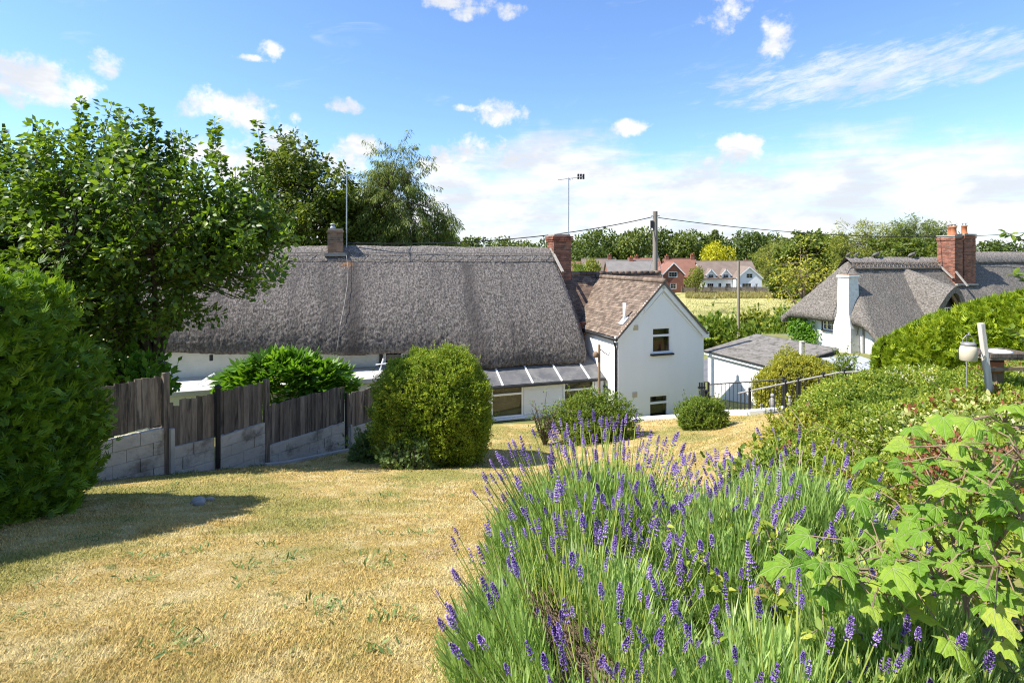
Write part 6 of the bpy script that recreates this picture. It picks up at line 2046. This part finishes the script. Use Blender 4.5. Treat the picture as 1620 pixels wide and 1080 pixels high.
# white bits of pipe on the flat roof
o_ = wp(-12.6, 1.2, 3.93)
pp = thing('white_pipes', 'white plastic pipes lying on the pale flat roof behind the fence', 'pipe', o_, ANG)
MB().tube([(0, 0, 0.02), (0.35, 0.2, 0.25), (1.4, 0.3, 0.12)], 0.022, 6).build('pipe', MATS['painted_white'], pp)
MB().tube([(0.1, 0.1, 0.02), (0.42, 0.25, 0.28)], 0.02, 6).build('pipe', MATS['painted_white'], pp)
o_ = wp(-7.6, 1.4, 3.93)
pp = thing('white_bracket', 'small white metal bracket standing on the flat roof beside the rounded shrub', 'bracket', o_, ANG)
MB().tube([(0, 0, 0), (0.14, 0.1, 0.42)], 0.022, 6).build('upright', MATS['painted_white'], pp)
MB().tube([(-0.1, 0.05, 0.25), (0.25, 0.05, 0.27)], 0.018, 6).build('cross_bar', MATS['painted_white'], pp)

# ------------------------------------------------------------------ spreading low shrubs on the bank to the right
def bank_top(X, Y):
    z = 5.52 + 0.115 * (X - 2.6) + 0.085 * np.clip(6 - Y, 0, 6)
    z = z + 0.48 * sst(X, 3.2, 4.6) * sst(Y, 3.3, 4.4) * (1 - sst(Y, 5.2, 6.6))
    P_ = np.stack([X * 1.6, Y * 1.6, X * 0], -1).reshape(-1, 3)
    z = z + 0.17 * fbm(P_, 4, 21).reshape(np.shape(X)) + 0.17 * np.abs(fbm(P_ * 2.1, 2, 31)).reshape(np.shape(X)) - 0.05
    left = np.interp(Y, [2.7, 4.2, 5, 6, 7, 8], [1.55, 1.6, 1.95, 2.45, 3.2, 3.9]) + 0.25 * vnoise(np.stack([Y * 2.0, X * 0, X * 0], -1).reshape(-1, 3), 3).reshape(np.shape(X))
    g = H(X, Y)
    k = sst(X, left - 0.1, left + 0.75) * sst(Y, 8.9, 7.6)
    return g + np.maximum(z - g, 0.06) * k, k


AREAS = [('creeping_shrub', 'sprawling yellow-green low shrub between lavender and stair railing', 1.3, 3.3, 4.2, 8.8, 61), ('creeping_shrub', 'low spreading green shrub below the bird table', 3.3, 8.4, 4.6, 8.8, 62), ('creeping_shrub', 'near low shrub with dead brown leaves behind the maple sapling', 1.5, 5.2, 2.75, 4.6, 63)]
for (nm, lab, x0, x1, y0, y1, sd_) in AREAS:
    r = np.random.default_rng(sd_)
    n = int(4800 * (x1 - x0) * (y1 - y0) * (1.15 if y0 < 3 else 0.85))
    X, Y = r.uniform(x0, x1, n), y0 + (y1 - y0) * r.random(n)
    Z, k = bank_top(X, Y)
    thin = vnoise(np.stack([X * 3.2, Y * 3.2, X * 0], -1), 17)
    ok = (k > 0.08) & (np.abs(X / Y) < 1.4) & ((thin > -0.22) | (r.random(n) < 0.3))
    X, Y, Z = X[ok], Y[ok], Z[ok]
    n = len(X)
    cx_, cy_ = float((x0 + x1) / 2), float((y0 + y1) / 2)
    t = thing(nm, lab, 'shrub', (cx_, cy_, h1(cx_, cy_)), 0, 'low shrubs on the bank')
    dep = 0.34 * r.random(n) ** 1.6
    P_ = np.stack([X, Y, Z - dep + 0.03], -1)
    yd = unit(np.array([-0.25, -0.25, 0.6]) + 0.65 * r.standard_normal((n, 3)))
    leaf_part('foliage', t, 'cover_leaf', SPRIG, P_, yd, rnd_dir(n, r), 0.075 * (0.6 + 0.7 * r.random(n)))
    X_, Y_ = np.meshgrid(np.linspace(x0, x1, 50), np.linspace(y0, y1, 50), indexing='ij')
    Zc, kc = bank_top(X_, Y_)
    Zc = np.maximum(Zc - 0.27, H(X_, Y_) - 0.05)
    link('blocking_core', grid_mesh('blocking_core', np.stack([X_ - cx_, Y_ - cy_, Zc - h1(cx_, cy_)], -1)), MATS['core_brown'], t)  # dark core sheet added under the leaves, brown where they thin out
    # stray twigs, dead leaves and pale flowers
    w_ = MB()
    for i in range(60):
        j = r.integers(0, n)
        p0 = np.array([X[j], Y[j], Z[j] - 0.1])
        e = p0 + np.array([r.normal(0, 0.25), r.normal(0, 0.2), 0.08 + 0.2 * r.random()])
        w_.tube([q - np.array(t.location) for q in curve_pts(p0, e, (0, 0, 0.03), 4)], list(np.linspace(0.006, 0.003, 4)), 4)
    w_.build('twigs', MATS['twig'], t)["kind"] = 'stuff'
    nd_ = vnoise(np.stack([X * 1.5, Y * 1.5, X * 0], -1), 9)
    dead = np.where((nd_ > 0.22) & (r.random(n) < 0.16))[0][:900]
    if len(dead):
        leaf_part('dead_leaves', t, 'dry_leaf', LEAF2, np.stack([X[dead], Y[dead], Z[dead] + 0.03], -1), rnd_dir(len(dead), r), rnd_dir(len(dead), r), 0.07)["kind"] = 'stuff'
    fl_ = np.where((nd_ < -0.20) & (r.random(n) < 0.03))[0][:260]
    if len(fl_):
        leaf_part('pale_flowers', t, 'cream_flower', SPRIG, np.stack([X[fl_], Y[fl_], Z[fl_] + 0.04], -1), np.tile([0, 0, 1.0], (len(fl_), 1)), rnd_dir(len(fl_), r), 0.06)["kind"] = 'stuff'

# loose shrubs standing out of the low planting
for i, (px, py, Y, rr_, mt, tp, lf, lab) in enumerate((
        (1292, 662, 6.2, 0.42, 'gold_leaf', SPRIG, 0.10, 'loose yellow-green shrub on the bank edge nearest the garden steps'),
        (1392, 622, 6.4, 0.46, 'bush_leaf', SPRIG, 0.11, 'green leafy shrub on the bank in front of the conifer hedge end'),
        (1478, 650, 5.0, 0.38, 'cream_variegated', LEAF6, 0.045, 'cream-variegated shrub on the bank before the bird feeder'),
        (1535, 690, 3.9, 0.30, 'dry_leaf', LEAF6, 0.036, 'patch of red-brown withered shrub above the maple sapling'),
        (1600, 640, 4.2, 0.40, 'cream_variegated', LEAF6, 0.042, 'pale flowering shrub below the bird table'),
        (1335, 770, 4.0, 0.34, 'cover_leaf', SPRIG, 0.08, 'dense small-leaved shrub on the bank behind the lavender'),
        (1225, 715, 5.0, 0.34, 'bush_leaf', LEAF6, 0.055, 'broad-leaved green plant at the corner of the bank beside the lawn'))):
    x, y, z = at(px, py, Y)
    round_shrub('bank_shrub', lab, (x, y, z - rr_ * 0.75), (rr_ * 1.35, rr_, rr_ * 0.75), int(1700 * rr_ / 0.35), lf, mt, tp, base_z=z - rr_ * 1.6, lumps=0.4, seed=300 + i, core=0, shell=(0.25, 1.15), freq=3.0, stems=9, stray=40, group='shrubs on the bank')

# ------------------------------------------------------------------ lavender
spikes = []
for v in range(6):
    r = np.random.default_rng(100 + v)
    V, Fc = [], []
    nw = 5 + v % 3
    for k in range(nw):
        zc = k / nw + (0.0 if k else -0.10)
        m_ = 9 if k not in (0, nw - 1) else 6
        wd = 0.17 * math.sin(math.pi * (0.25 + 0.65 * (k + 0.5) / nw))
        for j in range(m_):
            a = 6.283 * j / m_ + k * 0.5 + r.normal(0, 0.2)
            o0 = np.array([math.cos(a) * wd * 0.3, math.sin(a) * wd * 0.3, zc])
            tip = np.array([math.cos(a) * wd, math.sin(a) * wd, zc + 0.13 + 0.05 * r.random()])
            sdv = np.array([-math.sin(a), math.cos(a), 0]) * 0.045
            upv = np.array([0, 0, 0.05])
            b = len(V)
            V += [o0, (o0 + tip) / 2 + sdv, tip, (o0 + tip) / 2 - sdv, (o0 + tip) / 2 + upv + 0.02 * np.array([math.cos(a), math.sin(a), 0])]
            Fc += [(b, b + 1, b + 4), (b + 1, b + 2, b + 4), (b + 2, b + 3, b + 4), (b + 3, b, b + 4), (b, b + 3, b + 2), (b, b + 2, b + 1)]
    me_ = mesh_np('flower_spike', np.array(V), np.array(Fc))
    me_.materials.append(MATS['lavender_flower'])
    spikes.append(me_)

# centre x, y, radii, lean of the clump, label
LAV = [(0.27, 2.2, 0.50, 0.55, 'lavender clump nearest the dry lawn, spilling towards it', 140),
       (0.50, 3.1, 0.60, 0.50, 'lavender clump at the back, tallest flower stems against the lawn', 285),
       (1.05, 2.75, 0.50, 0.55, 'middle lavender clump with the deep purple heads, before the low shrubs', 130),
       (0.80, 1.70, 0.48, 0.48, 'lavender clump lowest in the view with bare woody stems beside it', 50),
       (1.42, 2.05, 0.45, 0.50, 'lavender clump beside the maple sapling leaves', 45),
       (1.62, 3.05, 0.50, 0.50, 'lavender clump against the low shrubs behind the maple sapling', 50),
       (0.36, 1.45, 0.36, 0.40, 'lavender clump at the lower edge of the lawn', 45)]
GAPS = [(0.12, 2.50, 0.45, 1.55, 0.17), (0.76, 2.45, 0.72, 1.95, 0.085), (1.14, 2.3, 1.02, 1.7, 0.07)]
for ci, (cx, cy, rx, ry, lab, nsp) in enumerate(LAV):
    r = np.random.default_rng(200 + ci)
    g = h1(cx, cy)
    t = thing('lavender_plant', lab, 'lavender', (cx, cy, g), 0, 'lavender clumps in the bed')
    n = 6400
    a = r.random(n) * 6.283
    q = r.random(n) ** 0.6
    gap = (a - 3.9 + 0.3 * ci) % 6.283
    dx, dy = np.cos(a) * q, np.sin(a) * q
    hz = 0.74 * (1 - 0.42 * q ** 2) + 0.05 * vnoise(np.stack([dx * 4, dy * 4, dx * 0 + ci], -1), 2)
    ztop_ = np.clip(5.50 + hz, None, 6.28)
    P_ = np.stack([cx + dx * rx, cy + dy * ry, ztop_ - 0.16 - 0.30 * r.random(n)], -1)
    keep = np.ones(n, bool)
    for (ax0, ay0, ax1, ay1, wg) in GAPS:
        ab = np.array([ax1 - ax0, ay1 - ay0])
        tt = np.clip(((P_[:, 0] - ax0) * ab[0] + (P_[:, 1] - ay0) * ab[1]) / (ab @ ab), 0, 1)
        dd_ = np.hypot(P_[:, 0] - ax0 - tt * ab[0], P_[:, 1] - ay0 - tt * ab[1])
        keep &= dd_ > wg * (0.6 + 0.6 * r.random(n))
    P_, dx, dy = P_[keep], dx[keep], dy[keep]
    n = len(P_)
    yd = unit(np.stack([dx * 0.38, dy * 0.38, np.ones(n)], -1) + 0.14 * r.standard_normal((n, 3)))
    leaf_part('foliage', t, 'lavender_leaf', LAVSTEM, P_, yd, rnd_dir(n, r), 0.20 * (0.55 + 0.8 * r.random(n)))
    # woody base
    w_ = MB()
    for k in range(260):
        a_ = r.random() * 6.283
        q_ = r.random() ** 0.5
        e = np.array([math.cos(a_) * rx * q_, math.sin(a_) * ry * q_, 5.85 - g - 0.25 * q_ * q_ + r.uniform(-0.1, 0.1)])
        w_.tube(curve_pts((0.12 * math.cos(a_), 0.12 * math.sin(a_), -0.02), e, (0.1 * math.cos(a_), 0.1 * math.sin(a_), -0.1), 4), list(np.linspace(0.011, 0.004, 4)), 4, cap=False)
    if ci in (0, 3):
        for k in range(600):
            u_ = r.random()
            gx_, gy_ = 0.12 + 0.33 * u_ + r.normal(0, 0.10), 2.50 - 0.95 * u_ + r.normal(0, 0.06)
            p0 = np.array([gx_ + r.normal(0.12, 0.08), gy_ + r.normal(-0.1, 0.1), 5.60 + 0.1 * r.random()]) - np.array(t.location)
            e = np.array([gx_ - r.uniform(0.05, 0.3), gy_ + r.uniform(0.0, 0.22), 5.78 + 0.22 * r.random()]) - np.array(t.location)
            w_.tube(curve_pts(p0, e, (0, 0, -0.02), 4), list(np.linspace(0.0042, 0.002, 4)), 4, cap=False)
    w_.build('woody_stems', MATS['woody'], t)["kind"] = 'stuff'
    st = MB()
    for k in range(nsp):
        a_ = r.random() * 6.283
        q_ = r.random() ** 0.45
        b0 = np.array([cx + math.cos(a_) * rx * q_ * 0.75, cy + math.sin(a_) * ry * q_ * 0.75, 6.05 - 0.25 * q_ * q_])
        L = r.uniform(0.20, 0.46) * (1.15 if ci == 1 else 1.0)
        dv = unit(np.array([math.cos(a_) * 0.55 * q_ - 0.05, math.sin(a_) * 0.55 * q_, 1.0]) + 0.10 * r.standard_normal(3))
        e = b0 + dv * L
        st.tube([p - np.array(t.location) for p in curve_pts(b0, e, (0, 0, 0.02), 4)], [0.0032, 0.003, 0.0026, 0.0022], 4, cap=False)
        s = r.uniform(0.036, 0.080)
        rot = Vector(dv).to_track_quat('Z', 'Y').to_euler()
        link('flower_spike', spikes[(k + ci) % 6], None, t, Vector(e) - Vector(t.location), rot, (s * r.uniform(0.85, 1.3), s * r.uniform(0.85, 1.3), s))
    st.build('flower_stems', MATS['lavender_stem'], t)["kind"] = 'stuff'

# ------------------------------------------------------------------ maple sapling with big lobed leaves
def maple_mesh(seed):
    r = np.random.default_rng(seed)
    out = []
    lob = [(-2.35, 0.42), (-1.95, 0.30), (-1.35, 0.66), (-1.12, 0.60), (-0.95, 0.62), (-0.80, 0.52), (-0.60, 0.46), (-0.40, 0.80), (-0.22, 0.84), (-0.12, 0.92), (0, 1.05), (0.12, 0.92), (0.22, 0.84), (0.40, 0.80), (0.60, 0.46), (0.80, 0.52), (0.95, 0.62), (1.12, 0.60), (1.35, 0.66), (1.95, 0.30), (2.35, 0.42)]
    V = [(0, 0.0, 0.0)]
    ring1 = []
    for (a, q) in lob:
        q *= 1 + r.normal(0, 0.04)
        V.append((math.sin(a) * q * 0.5, math.cos(a) * q * 0.5, 0.05 * abs(math.sin(a * 2.6)) - 0.02))
    for (a, q) in lob:
        q *= 1 + r.normal(0, 0.05)
        V.append((math.sin(a) * q, math.cos(a) * q, -0.20 * q * q + 0.04 * math.sin(a * 5) + r.normal(0, 0.015)))
    n = len(lob)
    Fc = []
    for i in range(n - 1):
        Fc.append((0, 1 + i, 2 + i))
        Fc.append((1 + i, 1 + n + i, 2 + n + i))
        Fc.append((1 + i, 2 + n + i, 2 + i))
    me_ = mesh_np('leaf', np.array(V), np.array(Fc), True)
    me_.materials.append(MATS['maple_leaf'])
    return me_


maples = [maple_mesh(s) for s in range(5)]
mp_ = thing('maple_sapling', 'maple sapling with large light green lobed leaves at the bed corner', 'sapling', (1.62, 1.95, h1(1.62, 1.95)))
r = np.random.default_rng(71)
MZ = mp_.location.z
st = MB()
targets = [(1590, 640, 2.0), (1540, 700, 2.05), (1600, 740, 1.9), (1480, 740, 2.1), (1530, 800, 1.9), (1450, 800, 2.05), (1400, 850, 2.0), (1330, 880, 1.9), (1480, 880, 1.8), (1580, 860, 1.75), (1610, 930, 1.7), (1390, 905, 1.85), (1500, 690, 2.2), (1615, 690, 1.8), (1620, 790, 1.75)]
root = np.array([0, 0, 0.0])
for ti, (px, py, Y) in enumerate(targets):
    e = np.array(at(px, py + 20, Y)) - np.array(mp_.location)
    hub = np.array([0.05, 0.05, 0.35])
    st.tube(curve_pts(hub, e, (0, 0, 0.05), 6), list(np.linspace(0.009, 0.004, 6)), 5)
    for k in range(13):
        off = np.array([r.normal(0, 0.11), r.normal(0, 0.10), r.normal(0, 0.07)])
        c = e + off
        pdir = unit(np.array([off[0] * 3 - 0.25, off[1] * 3 - 0.5, -0.05]) + 0.25 * r.standard_normal(3))
        st.tube([e - np.array([0, 0, 0.03]), (e + c) / 2 + np.array([0, 0, 0.01]), c], 0.0025, 4)
        yv = Vector(pdir)
        nv = Vector(unit(np.array([-0.3, -0.35, 1.0]) + 0.5 * r.standard_normal(3)))
        nv = (nv - yv * nv.dot(yv)).normalized()
        xv = yv.cross(nv)
        M = Matrix((xv, yv, nv)).transposed()
        s = r.uniform(0.045, 0.105)
        link('leaf', maples[r.integers(0, 5)], None, mp_, Vector(c), M.to_euler(), (s * r.uniform(0.85, 1.1), s, s * r.uniform(0.5, 2.2)))
st.tube([(0, 0, 0), (0.02, 0.02, 0.2), (0.05, 0.05, 0.36)], [0.014, 0.012, 0.010], 7)
st.build('stems', MATS['brown_wood'], mp_)
# bramble-like brush in the corner below the maple
br = thing('small_leaved_shrub', 'twiggy small-leaved shrub below the maple leaves at the bed corner', 'shrub', (1.5, 1.45, h1(1.5, 1.45)))
r = np.random.default_rng(73)
w_ = MB()
LP, LY = [], []
for k in range(230):
    p0 = np.array([r.uniform(1.0, 2.5), r.uniform(1.2, 2.7), 5.6])
    e = np.array([p0[0] + r.normal(-0.05, 0.18), p0[1] + r.normal(-0.05, 0.15), r.uniform(5.95, 6.28)])
    pts = curve_pts(p0, e, (r.normal(0, .06), r.normal(0, .06), 0.06), 7)
    w_.tube([p - np.array(br.location) for p in pts], list(np.linspace(0.006, 0.002, 7)), 4)
    for p, q in zip(pts[1:-1], pts[2:]):
        for j in range(6):
            LP.append(p + (q - p) * r.random() + 0.012 * r.standard_normal(3))
            LY.append(unit(r.standard_normal(3) + np.array([0, 0, 0.4])))
w_.build('twigs', MATS['twig'], br)
LP, LY = np.array(LP), np.array(LY)
leaf_part('leaves', br, 'cover_leaf', LEAF6, LP, LY, np.array([0, 0, 1.0]) + 0.5 * r.standard_normal((len(LP), 3)), 0.040 * (0.6 + 0.8 * r.random(len(LP))))
# sprig reaching in at the right edge
sp = thing('overhanging_sprig', 'leafy twig reaching in from the side above the conifer hedge', 'twig', at(1640, 470, 4.0))
o_ = np.array(sp.location)
w_ = MB()
LP, LY = [], []
for (pa, pb) in (((1650, 400), (1592, 368)), ((1650, 470), (1604, 432)), ((1650, 560), (1600, 520))):
    a, b_ = np.array(at(*pa, 4.0)), np.array(at(*pb, 4.0))
    pts = curve_pts(a, b_, (0, 0, 0.02), 8)
    w_.tube([p - o_ for p in pts], list(np.linspace(0.006, 0.002, 8)), 5)
    for p in pts[2:]:
        for j in range(3):
            LP.append(p)
            LY.append(unit(r.standard_normal(3) + np.array([-0.6, 0, 0.2])))
w_.tube([at(1650, 400, 4.0) - o_, at(1655, 470, 4.0) - o_, at(1655, 560, 4.0) - o_, np.array([3.95, 4.0, h1(3.95, 4)]) - o_], 0.008, 5)
w_.build('twigs', MATS['twig'], sp)
LP, LY = np.array(LP), np.array(LY)
leaf_part('leaves', sp, 'bush_leaf', LEAF6, LP, LY, np.array([0, -0.3, 1.0]) + 0.5 * r.standard_normal((len(LP), 3)), 0.055)

# ------------------------------------------------------------------ dry turf
r = np.random.default_rng(303)
n = 330000
Y = np.exp(r.uniform(math.log(1.7), math.log(16.6), n))
X = r.uniform(-1.02, 0.62, n) * Y
xl = np.where(Y > 6.8, fence_x(Y) + 0.42, fence_x(6.8) + 0.42 - (6.8 - Y) * 0.1)
xl = np.where(Y > 14.2, np.minimum(fence_x(14.2) + 0.42, -2.6), xl)
xr = np.interp(Y, [-1, 3.5, 5, 9, 14, 17.05], [2.2, 2.2, 3.0, 5.6, 7.6, 5.4])
ok = (X > xl) & (X < xr) & ~((X > -0.12) & (Y < 3.75))
X, Y = X[ok], Y[ok]
n = len(X)
Z = H(X, Y) + 0.042 + lawn_bump(X, Y)
len_ = (0.012 + 0.018 * r.random(n)) * (0.8 + 0.05 * Y) * (1 + 0.8 * np.clip(vnoise(np.stack([X * 1.2, Y * 1.2, X * 0], -1), 6), -0.4, 0.5))
th_ = r.random(n) * 6.283
lean = r.uniform(0.35, 1.5, n)
tip = np.stack([np.cos(th_) * lean, np.sin(th_) * lean, np.ones(n)], -1)
tip = unit(tip) * len_[:, None]
wd = (0.0016 + 0.00075 * Y)[:, None] * np.stack([-np.sin(th_), np.cos(th_), 0 * th_], -1)
P0 = np.stack([X, Y, Z], -1)
V = np.stack([P0 - wd, P0 + wd, P0 + tip], 1).reshape(-1, 3)
o = link('lawn_grass', mesh_np('lawn_grass', V, np.arange(3 * n).reshape(n, 3)), MATS['blade'])
tag(o, 'short sun-bleached dry grass covering the lawn', 'grass', kind='stuff')

# green weeds in the turf
r = np.random.default_rng(404)
PW, SW = [], []
for k in range(90):
    Yc = math.exp(r.uniform(math.log(2.2), math.log(14)))
    Xc = r.uniform(-0.95, 0.25) * Yc
    if Xc < fence_x(max(Yc, 6.8)) + 0.6:
        continue
    m_ = int(r.integers(8, 34))
    PW.append(np.stack([Xc + r.normal(0, 0.07, m_), Yc + r.normal(0, 0.07, m_)], -1))
for k in range(55):
    kk_ = r.uniform(-0.1, 1.0)
    c_ = F0 + (F1 - F0) * kk_ + fn_ * r.uniform(0.12, 0.5)
    m_ = int(r.integers(10, 40))
    PW.append(np.stack([c_[0] + r.normal(0, 0.06, m_), c_[1] + r.normal(0, 0.06, m_)], -1))
PW = np.vstack(PW)
n = len(PW)
Pz = H(PW[:, 0], PW[:, 1]) + 0.045 + lawn_bump(PW[:, 0], PW[:, 1])
yd = unit(np.array([0, 0, 0.5]) + r.standard_normal((n, 3)) * np.array([1, 1, 0.25]))
V, Fc = scatter(NARROW, np.column_stack([PW, Pz]), yd, np.array([0, 0, 1.0]) + 0.3 * r.standard_normal((n, 3)), 0.05 * (0.6 + 0.9 * r.random(n)))
o = link('lawn_weeds', mesh_np('lawn_weeds', V, Fc), MATS['blue_leaf'])
tag(o, 'small green weed tufts scattered over the dry lawn', 'weeds', kind='stuff')
